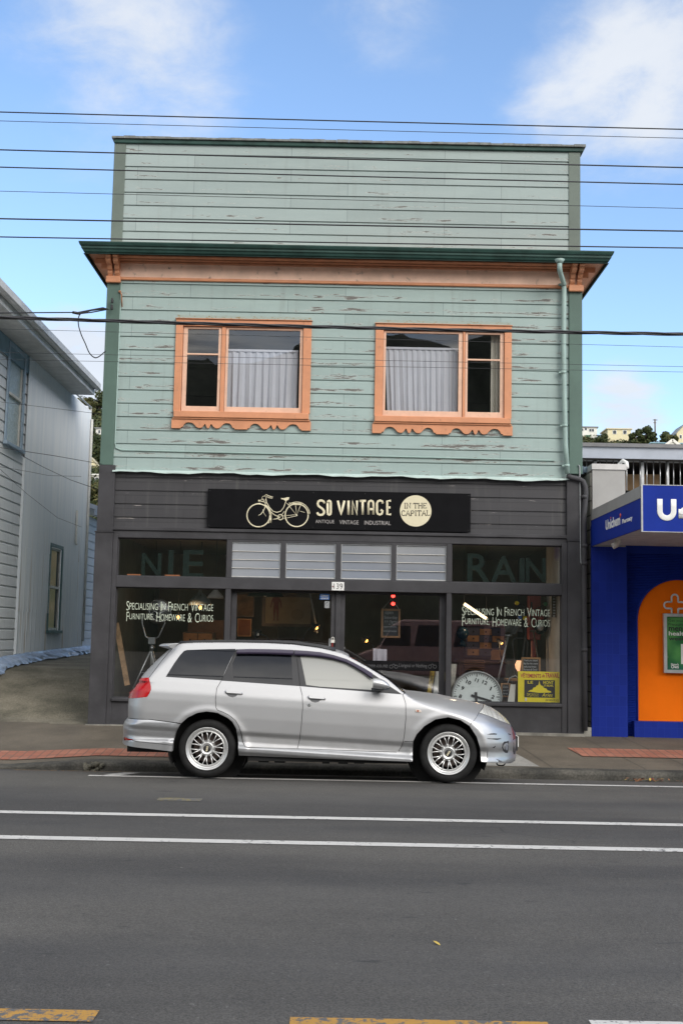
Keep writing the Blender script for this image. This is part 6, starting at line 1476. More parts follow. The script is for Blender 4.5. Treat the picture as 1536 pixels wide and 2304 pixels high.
mb = MB(); a = rect(1296, 980, 1325, 988, 419.5); mb.box(a[0], a[1], 418, 419.9, a[2] - 1, a[3]); mb.build('base_wall', M_FGR, h1)
mb = MB(); mb.bar(on_y(1306, 984, 417.5), on_y(1314, 974, 417.5), 1.5, .3, (0, 1, 0)); mb.build('outside_stair', M_FW, h1)
far_house(1366, 1418, 966, 984, 414, 'cream flat roofed house between two dark trees on the ridge', M_FC, plain('far_cream_roof', (.55, .50, .36), .6), 0, [(1378, 1381.5, 969, 976), (1382, 1385, 969, 976), (1401, 1404, 969, 976), (1405, 1408, 969, 976)])
hb = far_house(1463, 1560, 999, 1016, 360, 'pale cottage with a blue iron roof and gables below the ridge', M_FW, M_FB, 0, [(1480, 1485, 1001, 1005), (1503, 1506, 1001, 1006), (1508, 1511, 1001, 1006), (1513, 1516, 1001, 1006), (1518, 1521, 1001, 1006)], eave=.1)
mb = MB()
x0, x1, z0, z1 = rect(1463, 992, 1560, 999, 360)
mb.extrude([(x0 - .6, 359, z0), (x1, 359, z0), (x1, 365, z0 + 1.0), (x0 + 1.6, 365, z0 + 1.0)], (0, 0, .25)); mb.build('hip_roof', M_FB, hb)
a, b_, c = on_y(1496, 1001, 358.5), on_y(1527, 1001, 358.5), on_y(1511.5, 990.5, 358.5); mb = MB(); mb.prism([(a.x, a.z), (b_.x, b_.z), (c.x, c.z)], 358.5, 363); mb.build('gable', M_FW, hb)
mb = MB(); mb.bar((a.x - .3, 358.3, a.z - .3), (c.x, 358.3, c.z + .1), .8, .35, (0, 1, 0)); mb.bar((c.x, 358.3, c.z + .1), (b_.x + .3, 358.3, b_.z - .3), .8, .35, (0, 1, 0)); mb.build('barge_board', M_FW, hb)
far_house(1521, 1556, 975, 993, 402, 'pale gabled house cut by the right edge of the view', M_FC, M_FR, 3.0, [(1528, 1532, 979, 986)])
tree(gp(1354, 1006, 396), 4.8, 2.1, 'round dark bush tree between the white and the cream house', 11, 'leaf1', 14, .42)
tree(gp(1430, 1004, 399), 6.0, 2.7, 'dark wide tree just right of the cream house', 12, 'leaf1', 16, .42)
tree(gp(1452, 1006, 399), 7.3, 3.2, 'tallest dark tree on the ridge left of the pole', 13, 'leaf1', 20, .42)
tree(gp(1466, 1002, 408), 5.0, 1.7, 'narrow dark tree beside the pole on the ridge', 16, 'leaf1', 12, .42)
tree(gp(1497, 1000, 393), 4.2, 2.7, 'low dark spreading tree right of the pole', 14, 'leaf1', 16, .42)
tree(gp(1512, 1002, 384), 3.4, 2.0, 'olive bush tree above the blue roofed cottage', 15, 'leaf2', 14, .42)
pp = gp(1473, 996, 408); pole = thing('power_pole', 'wooden power pole with a crossarm on the ridge', 'power pole', pp); tz = gp(1472, 943, 408).z
mb = MB(); mb.tube([pp - Vector((0, 0, 1)), (pp.x - .05, pp.y, tz)], [.30, .22], 8); mb.build('post', MT['bark'], pole); mb = MB(); mb.bar((pp.x - .8, pp.y, tz - .3), (pp.x + .8, pp.y, tz - .3), .2, .22); mb.bar((pp.x - .6, pp.y, tz - 1.3), (pp.x + .4, pp.y, tz - 1.3), .2, .2); mb.build('crossarm', MT['bark'], pole)
# left slot: houses up the slope
far_house(216, 250, 965, 985, 390, 'white house with a small balcony high on the left hillside', M_FW, M_FR, 0, [(222, 226, 968, 975)])
far_house(187, 220, 1046, 1057, 338, 'cream gabled house among trees in the gap on the left', M_FC, plain('far_cream_roof2', (.50, .46, .34), .6), 2.2, [(206, 210, 1049, 1054)])
hd = far_house(205, 250, 1070, 1093, 320, 'white house with a timber deck low in the gap on the left', M_FW, M_FW, 0, [(210, 213, 1075, 1087), (215, 218, 1075, 1087), (219, 222, 1075, 1087)])
mb = MB(); a = rect(176, 1085, 250, 1103, 316); mb.box(a[0], a[1], 315.6, 316, a[2], a[3]); mb.box(a[0], a[1], 316, 320, a[2], a[2] + .2)
mb.build('deck', plain('deck_timber', (.30, .14, .07), .7), hd)
mb = MB(); a = rect(150, 1104, 260, 1112, 311); mb.box(a[0], a[1], 311, 312, a[2] - 3, a[3]); solo(mb, 'retaining_wall', plain('grey_retaining', (.30, .29, .25), .8), 'grey concrete retaining wall under the timber deck', 'wall')
far_house(196, 216, 1112, 1117, 306, 'small pale shed roof below the retaining wall', M_FW, M_FW, 0, name='hill_shed')
mb = MB(); a, c = on_y(201, 1048, 325), on_y(203, 1100, 325); mb.tube([a, c], .30, 6); solo(mb, 'lamp_post', plain('pale_post', (.45, .45, .42), .6), 'pale slim post standing in the gap on the left', 'post')
tree(gp(224, 935, 425), 9.5, 4.9, 'dark tree crowning the left hill beside the shop', 21, 'leaf1', 18, .42); tree(gp(196, 940, 420), 7.6, 4.2, 'olive tree at the top of the left hill by the house', 22, 'leaf2', 16, .42)
tree(gp(232, 1045, 345), 8.7, 4.6, 'dark tree above the gap beside the corner board', 23, 'leaf1', 18, .42); tree(gp(190, 1010, 365), 8.7, 4.4, 'dark green tree next to the house corner in the gap', 24, 'leaf1', 18, .42)
tree(gp(212, 1130, 298), 4.9, 3.6, 'leafy green tree below the retaining wall', 25, 'leaf2', 18, .42)
# hill and street behind the camera, seen only as reflections
mb = MB(); rnd = random.Random(9); nx_ = 300
RID = [(-300, 30), (-60, 45), (-30, 49.5), (-24, 50.2), (-19, 49), (-9, 51), (-6.3, 54.8), (8, 55), (14, 54.6), (20, 52.6), (24, 55.5), (60, 58), (300, 45)]
def rid(x):
    for (a, b_), (c, d_) in zip(RID, RID[1:]):
        if x <= c: return b_ + (d_ - b_) * (x - a) / (c - a)
    return 45
for i in range(nx_ + 1):
    x = -300 + 2 * i; top = rid(x) + rnd.uniform(-.6, .6)
    for j, f in enumerate((0, .2, .45, .7, .9, 1.0)): mb.v.append((x + rnd.uniform(-1, 1), -60 - 110 * f + rnd.uniform(-2, 2), (top * (f ** .8)) - .2 + (rnd.uniform(-1, 1) if 0 < j < 5 else 0)))
for i in range(nx_):
    for j in range(5): a = i * 6 + j; mb.face((a, a + 6, a + 7, a + 1)); mb.sm[-1] = True
struct(mb, 'hill', plain('far_bush_hill', (.032, .042, .022), .9, var=.4, vs=.3))
# wires over the street
def wire(v0, v1, Y, d, label, sag=.0, kind='power_line'):
    a, b_ = on_y(0, v0, Y), on_y(1536, v1, Y); dr_ = b_ - a; P = []
    for i in range(25):
        t = -5 + 11 * i / 24; P.append(a + dr_ * t + Vector((0, 0, sag * ((t - .5) ** 2 - .25))))
    mb = MB(); mb.tube(P, d / 2, 6); return solo(mb, kind, MT['wire'], label, 'overhead wire', 'overhead wires across the street')
wire(252, 291, 10.5, .0125, 'topmost black wire crossing the open sky above the shop', .01); wire(272, 311, 11.5, .007, 'thin wire just below the topmost one, above the parapet', .01)
wire(337, 377, 9.0, .0115, 'wire crossing just under the top of the parapet', .01); wire(376, 415, 9.6, .0115, 'second thick wire crossing the upper parapet boards', .01)
wire(430, 469, 11.0, .006, 'thin wire alone across the middle of the parapet'); wire(492, 520, 9.0, .0125, 'thick wire across the lower parapet boards', .01)
wire(533, 558, 9.6, .0115, 'thick wire along the foot of the parapet just above the gutter', .01)
wire(740, 781, 12.5, .0045, 'thin wire just below the thick bundle, across the window heads'); wire(793, 825, 12.5, .0045, 'thin wire at the height of the curtain tops'); wire(809, 837, 12.6, .0045, 'lowest thin wire across the upper windows')
a, b_ = on_y(0, 714, 13.6), on_y(1536, 752, 13.6); mb = MB(); n = 260; dr_ = b_ - a
for k in range(3):
    P = []
    for i in range(n + 1):
        t = -1.5 + 4 * i / n; ph = i * .5 + k * 2.1; P.append(a + dr_ * t + Vector((0, .012 * cos(ph), .012 * sin(ph) - .02 * sin(pi * min(1, max(0, t))))))
    mb.tube(P, .0115, 6)
solo(mb, 'cable_bundle', MT['wire'], 'thick twisted black cable bundle crossing the upper windows', 'overhead cable')
# service lead to the left corner board, with its drip loop
q = on_y(244, 696, YF - .13); ql = on_y(165, 703, 16.2); mb = MB(); mb.tube([on_y(-400, 706, 13), on_y(0, 704, 15.2), ql], .0095, 6); mb.tube([ql, on_y(176, 705, 16.3), on_y(205, 698, 16.5), on_y(232, 694, 16.75), q], [.02, .022, .014, .02, .008], 8); mb.tube([on_y(176, 706, 16.3), on_y(205, 703, 16.5), on_y(238, 697, 16.78)], .010, 6)
mb.tube(curve([on_y(184, 704, 16.35), on_y(178, 712, 16.35), on_y(177, 730, 16.4), on_y(183, 752, 16.45), on_y(192, 772, 16.5), on_y(201, 793, 16.6), on_y(212, 804, 16.7), on_y(222, 803, 16.8), on_y(238, 790, 16.9)]), .0085, 6)
solo(mb, 'service_lead', MT['wire'], 'service cable with a drip loop reaching the left corner of the shop', 'overhead cable')
def wire2(pts, d, label): mb = MB(); mb.tube([on_y(*p) for p in pts], d / 2, 6); solo(mb, 'house_wire', MT['wire'], label, 'overhead wire', 'thin wires before the side house')
wire2([(-200, 884, 15.5), (0, 904, 16), (231, 932, 16.9)], .006, 'thin wire from the left edge to the corner board, highest before the house'); wire2([(-200, 960, 15), (0, 1007, 15.6), (120, 1025, 16.2), (229, 1044, 16.9)], .008, 'thin wire crossing the house at the upper window sill')
wire2([(48, 1024, 20.5), (100, 1052, 20.5), (160, 1080, 20.5), (226, 1103, 20.3)], .009, 'wire slanting down across the corrugated wall from the window sill'); wire2([(-60, 1040, 18), (0, 1050, 18.2), (70, 1062, 18.6), (110, 1070, 19), (183, 1072, 20)], .006, 'slack thin wire across the corrugated wall')
wire2([(-20, 1036, 19), (60, 1110, 19.6), (130, 1165, 20.2), (184, 1186, 20.8)], .006, 'lowest thin wire slanting across the corrugated wall')
# the van parked across the street behind the camera, mirrored in the shop windows
van = thing('parked_van', 'dusty pink brown passenger van parked across the street', 'van', (3.0, -4.2, -.04))
vm = plain('van_paint', (.75, .40, .33), .35, .1, var=.08, coat=.5); vx = .55; vz = -.05
side = [(0, .35), (0, .75), (.10, 1.0), (.72, 1.22), (1.15, 1.92), (1.45, 2.12), (4.55, 2.12), (4.72, 1.95), (4.75, .35)]
mb = MB(); mb.prism([(vx + a, vz + b_) for a, b_ in side], -5.1, -3.4); mb.build('body', vm, van, .06)
mb = MB()
for a, b_, c, d_ in ((1.02, 1.28, 1.72, 1.92), (1.85, 1.28, 2.95, 1.95), (3.08, 1.28, 4.05, 1.95), (4.15, 1.28, 4.58, 1.93)):
    mb.prism([(vx + a + (.0 if a > 1.1 else -.22), vz + b_), (vx + c, vz + b_), (vx + c, vz + d_), (vx + a + .12, vz + d_)], -3.408, -3.395)
mb.build('side_window', M_FG, van)
mb = MB(); mb.extrude([(vx + .76, -5.0, vz + 1.26), (vx + .76, -3.5, vz + 1.26), (vx + 1.13, -3.55, vz + 1.88), (vx + 1.13, -4.95, vz + 1.88)], (-.02, 0, .012)); mb.build('windscreen', M_FG, van)
mb = MB(); mb.box(vx, vx + 4.75, -3.397, -3.39, vz + .74, vz + .82); mb.build('side_trim', plain('van_trim', (.36, .20, .16), .4), van)
for xw in (.85, 3.75):
    mb = MB(); mb.lathe([(0, .09), (.2, .09), (.33, .07), (.34, 0), (.34, -.1), (0, -.1)], (vx + xw, -3.46, vz + .34), (0, 1, 0), 24); mb.build('wheel', MT['rubber'], van)
mb = MB(); mb.ball((vx + .06, -3.7, vz + .85), .07, .14, .09); mb.build('headlight', MT['alu'], van)
# ------------------------------------------------------------------ the silver station wagon
CY, HW = 13.345, .846                        # centre line and half width
CG = .018                                    # the road under its wheels
CARX = -.095
car = thing('station_wagon', 'silver station wagon with mesh wheels and a scuffed front bumper at the kerb', 'car', (CARX, CY, CG))
def interp(tab, x):
    if x <= tab[0][0]: return tab[0][1]
    for (a, b_), (c, d_) in zip(tab, tab[1:]):
        if x <= c: return b_ + (d_ - b_) * (x - a) / (c - a)
    return tab[-1][1]
def smooth_tab(tab, lo, hi, n, w):
    xs_ = [lo + (hi - lo) * i / n for i in range(n + 1)]; raw = [interp(tab, x) for x in xs_]; out = []
    for i in range(n + 1):
        s_ = 0; k_ = 0
        for j in range(max(0, i - 3 * w), min(n, i + 3 * w) + 1): g = exp(-.5 * ((j - i) / w) ** 2); s_ += g * raw[j]; k_ += g
        out.append(s_ / k_)
    return lambda x: (lambda t: out[int(t)] + (out[min(n, int(t) + 1)] - out[int(t)]) * (t - int(t)))(max(0, min(n - 1e-6, (x - lo) / (hi - lo) * n)))
# half width against height (sheared: the lines of the car fall towards the nose)
_SP = smooth_tab([(.0, .80), (.20, .833), (.31, .838), (.345, .820), (.42, .818), (.455, .847), (.60, .852), (.74, .848), (.815, .840), (.84, .834), (.935, .800), (.965, .785)], 0, 1.0, 400, 4)
def sidew(x, z):
    zz_ = z + .045 * x; zbelt = .965
    w_ = _SP(min(zz_, zbelt)); 
    if zz_ > zbelt: w_ -= (zz_ - zbelt) * .445
    return w_
def pt(u, v, y=.84): p = on_y(u, v, CY - y); return p.x, p.z
# outline of the roof edge, pillar and bonnet edge, from back to front
ED = [pt(u, v, y) for u, v, y in ((300, 1560, .6), (325, 1512, .6), (352, 1484, .58), (376, 1463, .58), (405, 1449, .58), (440, 1447, .58), (530, 1446.5, .58), (600, 1447.5, .58), (660, 1450.5, .58), (720, 1459, .59), (771, 1471, .60), (822, 1499, .65), (872, 1529, .72), (907, 1554, .77))]
BN = [pt(u, v, y) for u, v, y in ((912, 1556, .2), (940, 1558, .2), (988, 1563.5, .2), (1039, 1574.5, .2), (1087, 1585, .2), (1106, 1592, .2), (1128, 1606, .2), (1145, 1620.5, .2), (1153, 1632, .15), (1159, 1646, .1), (1164, 1663, .1))]
xA = ED[-1][0]
_zt = smooth_tab([(a, b_ + .022) for a, b_ in ED[:5]] + [(a, b_ + .026) for a, b_ in ED[5:10]] + [(ED[10][0], ED[10][1] + .022), (ED[11][0], ED[11][1] + .022), (ED[12][0], ED[12][1] + .024), (ED[13][0], ED[13][1] + .012)] + BN, -2.4, 2.4, 480, 3)
_ze = smooth_tab(ED[:-1] + [(xA - .02, ED[-1][1] - .01), (xA + .12, BN[1][1] - .07), (xA + .30, BN[2][1] - .14)] + [(a, b_ - .20) for a, b_ in BN[3:]], -2.4, 2.4, 480, 2)
# tail and nose profiles on the centre line: x against z
RR = [(pt(u, v, .25)[1], pt(u, v, .25)[0]) for u, v in ((288, 1677), (278.5, 1671), (280.5, 1657), (280, 1630), (285, 1617), (290, 1614), (290, 1582), (292.5, 1564), (296, 1547), (311, 1530), (326, 1511), (352, 1484), (374, 1463), (378, 1455), (384, 1449))]
FF = [(pt(u, v, .25)[1], pt(u, v, .25)[0]) for u, v in ((1150, 1717), (1162, 1711), (1164, 1702), (1162.5, 1686), (1164, 1664), (1159, 1645), (1153, 1631), (1143, 1619), (1128, 1606), (1106, 1592), (1087, 1584.5))]
_xr = smooth_tab(RR, .1, 1.5, 280, 2); _xf = smooth_tab(FF, .1, 1.1, 220, 2)
WHX = [(pt(466, 1688, .80)[0], .30 + CG), (pt(1008, 1699, .80)[0], .30 + CG)]
def W(x, z):
    """half width of the body at a point of its side view"""
    zt_, ze_ = _zt(x), _ze(x)
    if z < ze_: w_ = sidew(x, z)
    else: t_ = min(1, (z - ze_) / max(.01, zt_ - ze_)); k_ = 2.2 if x < xA else 2.2 + min(1, (x - xA) / .3) * .9; w_ = sidew(x, z) * (max(0, 1 - t_ ** k_)) ** (1 / 2.0)
    xr_ = _xr(z); a = .30 if z < 1.0 else .22
    if x < xr_ + a: t_ = min(1, max(0, (xr_ + a - x) / a)); w_ *= (max(0, 1 - t_ ** 2.6)) ** (1 / 2.3)
    if z < 1.05:
        xf_ = _xf(z); a = .62
        if x > xf_ - a: t_ = min(1, max(0, (x - xf_ + a) / a)); w_ *= (max(0, 1 - t_ ** 2.3)) ** (1 / 2.1)
    for wx_, wz_ in WHX:      # rolled lips round the arches
        r_ = sqrt((x - wx_) ** 2 + (z - wz_) ** 2)
        if .34 < r_ < .60: w_ += .009 * exp(-((r_ - .405) / .04) ** 2) * (1 if w_ > .5 else 0)
    return w_
def px2(u, v):
    y = .84
    for _ in range(6):
        x, z = pt(u, v, y); y = W(x, z) * .7 + y * .3
    return x, z
def PX(pts): return [px2(u, v) for u, v in pts]
# ---- outlines measured on the photograph
SIL = PX([(389, 1690), (338, 1684), (289, 1677)]) + []
A_R = [(388, 1694), (389, 1689), (391, 1667), (397, 1645), (407, 1628), (422, 1614.5), (444, 1604), (465, 1600.5), (490, 1604), (512, 1615), (523, 1624), (532, 1640), (536.4, 1667), (537.6, 1699), (537.5, 1706)]
A_F = [(927, 1718), (926.8, 1711.6), (928.5, 1669), (937, 1652), (954, 1633.7), (979, 1618.5), (1008, 1613.5), (1035, 1620), (1055.4, 1633), (1072, 1658), (1080, 1686), (1082, 1713), (1082, 1720)]
def close_arch(A): a = PX(A); return a + [(a[-1][0], -.1), (a[0][0], -.1)]
arch_r, arch_f = close_arch(A_R), close_arch(A_F)
doorR = PX([(498, 1531.5), (488, 1548.5), (485, 1574), (486, 1592.5), (490, 1598), (503, 1603), (515, 1609), (530, 1621), (537, 1633), (543, 1650), (546, 1668), (551, 1679.5), (560, 1682), (669, 1684), (674, 1663.6), (677.7, 1633), (681, 1591), (680, 1565), (675, 1544)])
doorF = PX([(675, 1544), (680, 1565), (681, 1591), (677.7, 1633), (674, 1663.6), (669, 1684), (720, 1686.2), (890, 1692), (896, 1690.7), (902, 1680.5), (907, 1667), (909.6, 1650), (912.6, 1616), (912, 1582), (906, 1563.7), (904, 1562)])
skirt = PX([(532, 1641.6), (540, 1641.6), (543, 1655), (545.7, 1670), (551, 1680.5), (560, 1683.3), (669, 1685.3), (720, 1687.5), (891, 1693.6), (898, 1692), (904, 1682), (909.5, 1668), (930, 1668.5), (926.5, 1713), (720, 1705.5), (537, 1699)])
bumpR = PX([(284, 1616), (291, 1615), (338, 1618.7), (407, 1628), (399, 1642), (392, 1665), (388, 1690), (338, 1684), (289, 1677), (276, 1673)])
lip_r = PX([(284, 1666), (300, 1666), (389, 1676.5), (388, 1692), (338, 1686), (280, 1678)])
refl = PX([(278, 1658.5), (283, 1658.5), (299, 1663), (301, 1665), (281, 1665)])
bumpF = PX([(1075.7, 1604), (1100, 1612.5), (1147, 1631.5), (1156, 1638), (1167, 1664), (1167, 1712), (1150, 1718), (1116, 1716), (1081, 1714), (1080, 1686), (1072, 1658), (1055.4, 1632)])
headl = PX([(1086.7, 1585), (1106, 1592), (1128, 1606), (1145, 1620), (1155, 1634), (1147, 1631), (1100, 1612), (1075.7, 1603.6)])
tail = PX([(323, 1525.6), (335.7, 1524.8), (340, 1545), (340, 1552), (336, 1561), (331, 1568), (284, 1568.5), (281, 1556), (284, 1540), (300, 1526)])
q_gl = PX([(373, 1523), (392, 1492.6), (405.4, 1474), (414, 1464.7), (420.6, 1462.5), (470, 1460.8), (530, 1460), (530.5, 1464), (520, 1482), (497.7, 1531)])
dlo = PX([(498, 1531.5), (520.5, 1482), (531.5, 1461), (600, 1461), (661, 1463), (720, 1468), (779, 1483.5), (821.6, 1505.5), (848.6, 1523), (874, 1542.5), (905, 1562.5), (720, 1548), (675, 1544)])
gl_r = PX([(525.6, 1530), (523.7, 1492.6), (533, 1472), (655, 1473), (657, 1500), (658.5, 1538.5)])
gl_f = PX([(675.5, 1476), (688.7, 1541), (720, 1545), (800, 1550), (846, 1553), (846, 1534), (813, 1509), (771, 1486), (720, 1475)])
rear_gl = PX([(300, 1543), (322, 1525), (350, 1494), (372, 1464), (380, 1462.5), (360, 1460), (290, 1530)])
wsc_x = (xA - .58, xA + .02)
gaps = [
    [(398.6, 1452), (386, 1461), (364, 1487), (336, 1524.5)],                                   # tailgate
    [(498, 1531.5), (488, 1548.5), (485, 1574), (486, 1592.5), (490, 1598), (503, 1603), (515, 1609), (530, 1621), (537, 1633), (543, 1650), (546, 1668), (551, 1679.5)],
    [(551, 1680.5), (560, 1682.5), (669, 1684.5), (720, 1686.5), (892, 1692.5)],
    [(675, 1545), (680, 1565), (681, 1591), (677.7, 1633), (674, 1663.6), (669, 1684)],
    [(905, 1562), (906, 1563.7), (912, 1582), (912.6, 1616), (909.6, 1650), (907, 1667), (902, 1680.5), (896, 1690.7)],
    [(905, 1562.5), (911, 1556.5)],
    [(290, 1615), (338, 1618.7), (407, 1627.5)], [(1056, 1631.5), (1076, 1603.8), (1087, 1585)], [(909, 1668), (930, 1668)],
    [(1076, 1603.8), (1100, 1612), (1147, 1631.2)], [(498, 1531), (533.5, 1461)], [(300, 1666), (389, 1676)], [(668, 1482), (675, 1544)],
]
def strip_poly(pl, w_):
    P = PX(pl); L_, R_ = [], []
    for i, p in enumerate(P):
        a, b_ = P[max(0, i - 1)], P[min(len(P) - 1, i + 1)]; dx, dz = b_[0] - a[0], b_[1] - a[1]; l = sqrt(dx * dx + dz * dz) or 1
        L_.append((p[0] - dz / l * w_, p[1] + dx / l * w_)); R_.append((p[0] + dz / l * w_, p[1] - dx / l * w_))
    return L_ + R_[::-1]
gap_polys = [strip_poly(g, .0030 if i not in (7, 8, 9, 11) else .0022) for i, g in enumerate(gaps)]
# silhouette of the side view
zb = [(RR[0][1], RR[0][0])]
bot = PX([(289, 1677), (338, 1684), (389, 1690)]) + PX([(537, 1699), (720, 1705.5), (926.5, 1713)]) + PX([(1082, 1714), (1116, 1716), (1148, 1717)])
outl = [(x, z) for x, z in bot]
for i in range(60):
    z = .20 + (.915 - .20) * i / 59
    x = _xf(z)
    if z > outl[-1][1] and z < _zt(x) - .002: outl.append((x, z))
xt = outl[-1][0]; xtop0 = None
n = 200; tops = []
for i in range(1, n + 1):
    x = xt + (-2.2 - xt) * i / n; z = _zt(x)
    if x < _xr(z) - .0: break
    tops.append((x, z))
outl += tops
zl = outl[-1][1]
for i in range(70):
    z = zl - (zl - outl[0][1]) * (i + 1) / 71; outl.append((_xr(z), z))
def pip(p, poly):
    x, y = p; c = False; j = len(poly) - 1
    for i in range(len(poly)):
        xi, yi = poly[i]; xj, yj = poly[j]
        if (yi > y) != (yj > y) and x < (xj - xi) * (y - yi) / (yj - yi) + xi: c = not c
        j = i
    return c
V2, E2 = [], []
def add_loop(P, close=True, sub=.03):
    b_ = len(V2); Q = []
    m_ = len(P)
    for i in range(m_ if close else m_ - 1):
        a, c = P[i], P[(i + 1) % m_]; L_ = sqrt((a[0] - c[0]) ** 2 + (a[1] - c[1]) ** 2); k_ = max(1, int(L_ / sub))
        Q += [(a[0] + (c[0] - a[0]) * j / k_, a[1] + (c[1] - a[1]) * j / k_) for j in range(k_)]
    if not close: Q.append(P[-1])
    for q in Q: V2.append(Vector(q))
    for i in range(len(Q) - (0 if close else 1)): E2.append((b_ + i, b_ + (i + 1) % len(Q)))
polys = dict(arch_r=arch_r, arch_f=arch_f, doorR=doorR, doorF=doorF, skirt=skirt, bumpR=bumpR, lip_r=lip_r, refl=refl, bumpF=bumpF, headl=headl, tail=tail, q_gl=q_gl, dlo=dlo, gl_r=gl_r, gl_f=gl_f)
add_loop(outl)
add_loop([(x_, _ze(x_) + .004) for x_ in [wsc_x[0] + (wsc_x[1] - wsc_x[0]) * i / 60 for i in range(61)]], close=False, sub=.02)
add_loop([(wsc_x[0], _ze(wsc_x[0]) + .004), (wsc_x[0], _zt(wsc_x[0]))], close=False)
for p in polys.values(): add_loop(p)
for p in gap_polys: add_loop(p, sub=.02)
xs0, xs1 = min(p[0] for p in outl), max(p[0] for p in outl)
z_ = .14
while z_ < 1.5:
    x = xs0
    while x < xs1: V2.append(Vector((x + random.uniform(-.002, .002), z_ + random.uniform(-.001, .001)))); x += .024
    z_ += .0145
i = 0
while i <= 140:      # close rows where the surface turns over: along the top edge and round both ends
    x = xs0 + (xs1 - xs0) * i / 140; zt_, ze_ = _zt(x), _ze(x)
    for f in (-.15, .0, .12, .24, .36, .48, .6, .7, .79, .86, .92, .96, .99): V2.append(Vector((x, ze_ + (zt_ - ze_) * f)))
    i += 1
for i in range(60):
    z = .16 + 1.25 * i / 59
    for f in (.003, .012, .03, .06, .10, .15, .21): V2.append(Vector((_xr(z) + f, z)))
    if z < 1.0:
        for f in (.004, .015, .04, .08, .13, .2, .28, .38, .48): V2.append(Vector((_xf(z) - f, z)))
for i in range(110):      # rows following the skirt
    x = WHX[0][0] + .38 + (WHX[1][0] - WHX[0][0] - .76) * i / 109
    for q in (.332, .322, .312, .303, .294, .286, .278, .27, .262, .252, .242, .232, .222, .214): V2.append(Vector((x, q - .045 * x)))
for wx_, wz_ in WHX:
    for r_ in (.37, .385, .40, .415, .43, .445, .46):
        for k in range(48): a = radians(-20 + 220 * k / 47); V2.append(Vector((wx_ + r_ * cos(a), wz_ + r_ * sin(a))))
cv, ce, cf, _a, _b, _c2 = delaunay_2d_cdt(V2, E2, [], 0, 1e-5)
cv = [(p.x, p.y) for p in cv]
M_SIL = paint_metal('silver_paint', (.44, .44, .445), .44, .72)
M_BUMP = paint_metal('silver_bumper_paint', (.44, .445, .455), .38, .76)
t = NT('privacy_glass'); t.set('Base Color', (.006, .007, .010)); t.set('Roughness', .02); t.set('Specular IOR Level', .55); M_PRIV = t.m
t = NT('misted_glass'); v = t.obj(); t.set('Base Color', t.mix(t.ramp(t.xyz(v)[2], .75, 1.25), (.33, .33, .30), (.25, .252, .235))); t.set('Roughness', .35); t.set('Coat Weight', 1.0); t.set('Coat Roughness', .02); M_MIST = t.m
M_BLK = plain('black_trim', (.020, .020, .022), .5, var=.1); M_DARK = plain('underbody', (.008, .008, .008), .9)
t = NT('smoked_visor'); t.set('Base Color', (.030, .022, .045)); t.set('Roughness', .12); t.set('Specular IOR Level', .6); M_VIS = t.m
t = NT('tail_lamp'); v = t.obj(); X = t.xyz(v); t.set('Base Color', t.mix(t.ramp(X[2], .735, .722), (.36, .004, .006), t.mix(t.ramp(X[2], .655, .664), (.38, .006, .006), (.46, .20, .17)))); t.set('Roughness', .2); t.set('Specular IOR Level', .3); t.set('Coat Weight', .3); t.set('Coat Roughness', .04); t.bump(t.noise(t.map(v, (40, 1, 40)), 3, 2), .04); M_TAIL = t.m
t = NT('headlamp_lens'); v = t.obj(); X = t.xyz(v); wv_ = t.noise(t.map(v, (55, 1, 6)), 1.2, 2); t.set('Base Color', t.mix(t.ramp(wv_, .35, .62), (.46, .46, .44), (.66, .66, .63))); t.set('Roughness', .15); t.set('Metallic', .0); t.set('Coat Weight', .5); t.set('Coat Roughness', .03); t.bump(wv_, .12); M_HEAD = t.m
order = [('gap', None), ('arch_r', None), ('arch_f', None), ('gl_r', 'rear_door_glass'), ('gl_f', 'front_door_glass'), ('q_gl', 'quarter_glass'), ('dlo', 'window_frame'), ('tail', 'tail_light'), ('headl', 'headlight'), ('refl', 'reflector'), ('skirt', 'side_skirt'), ('doorR', 'rear_door'), ('doorF', 'front_door'), ('lip_r', 'rear_bumper'), ('bumpR', 'rear_bumper'), ('bumpF', 'front_bumper')]
buckets = {}
bb2 = {k: (min(p[0] for p in P), max(p[0] for p in P), min(p[1] for p in P), max(p[1] for p in P)) for k, P in polys.items()}
gbb = [(min(p[0] for p in P), max(p[0] for p in P), min(p[1] for p in P), max(p[1] for p in P)) for P in gap_polys]
inb = lambda c, b_: b_[0] <= c[0] <= b_[1] and b_[2] <= c[1] <= b_[3]
for f in cf:
    c = (sum(cv[i][0] for i in f) / len(f), sum(cv[i][1] for i in f) / len(f))
    if not pip(c, outl): continue
    if inb(c, bb2['arch_r']) and pip(c, arch_r): continue
    if inb(c, bb2['arch_f']) and pip(c, arch_f): continue
    key = None
    for b_, P in zip(gbb, gap_polys):
        if inb(c, b_) and pip(c, P): key = 'gap'; break
    if key is None:
        for k, nm in order[3:]:
            if inb(c, bb2[k]) and pip(c, polys[k]): key = nm; break
    if key is None:      # glass of the windscreen and tailgate, roof and the rest
        if c[1] > _ze(c[0]) + .004 and wsc_x[0] < c[0] < wsc_x[1]: key = 'windscreen'
        elif c[1] > .92 and c[0] < _xr(c[1]) + .07 and c[1] < _zt(c[0]) - .05 and c[1] < 1.36: key = 'tailgate_glass'
        else: key = 'body'
    buckets.setdefault(key, []).append(f)
_wc = {}
def Wn(i):
    if i not in _wc:
        x, z = cv[i]; w_ = W(x, z); e = .004
        gx = (W(x + e, z) - W(x - e, z)) / (2 * e); gz = (W(x, z + e) - W(x, z - e)) / (2 * e); gx = max(-12, min(12, gx)); gz = max(-12, min(12, gz))
        nn = Vector((-gx, -1, -gz)).normalized(); _wc[i] = (w_, nn)
    return _wc[i]
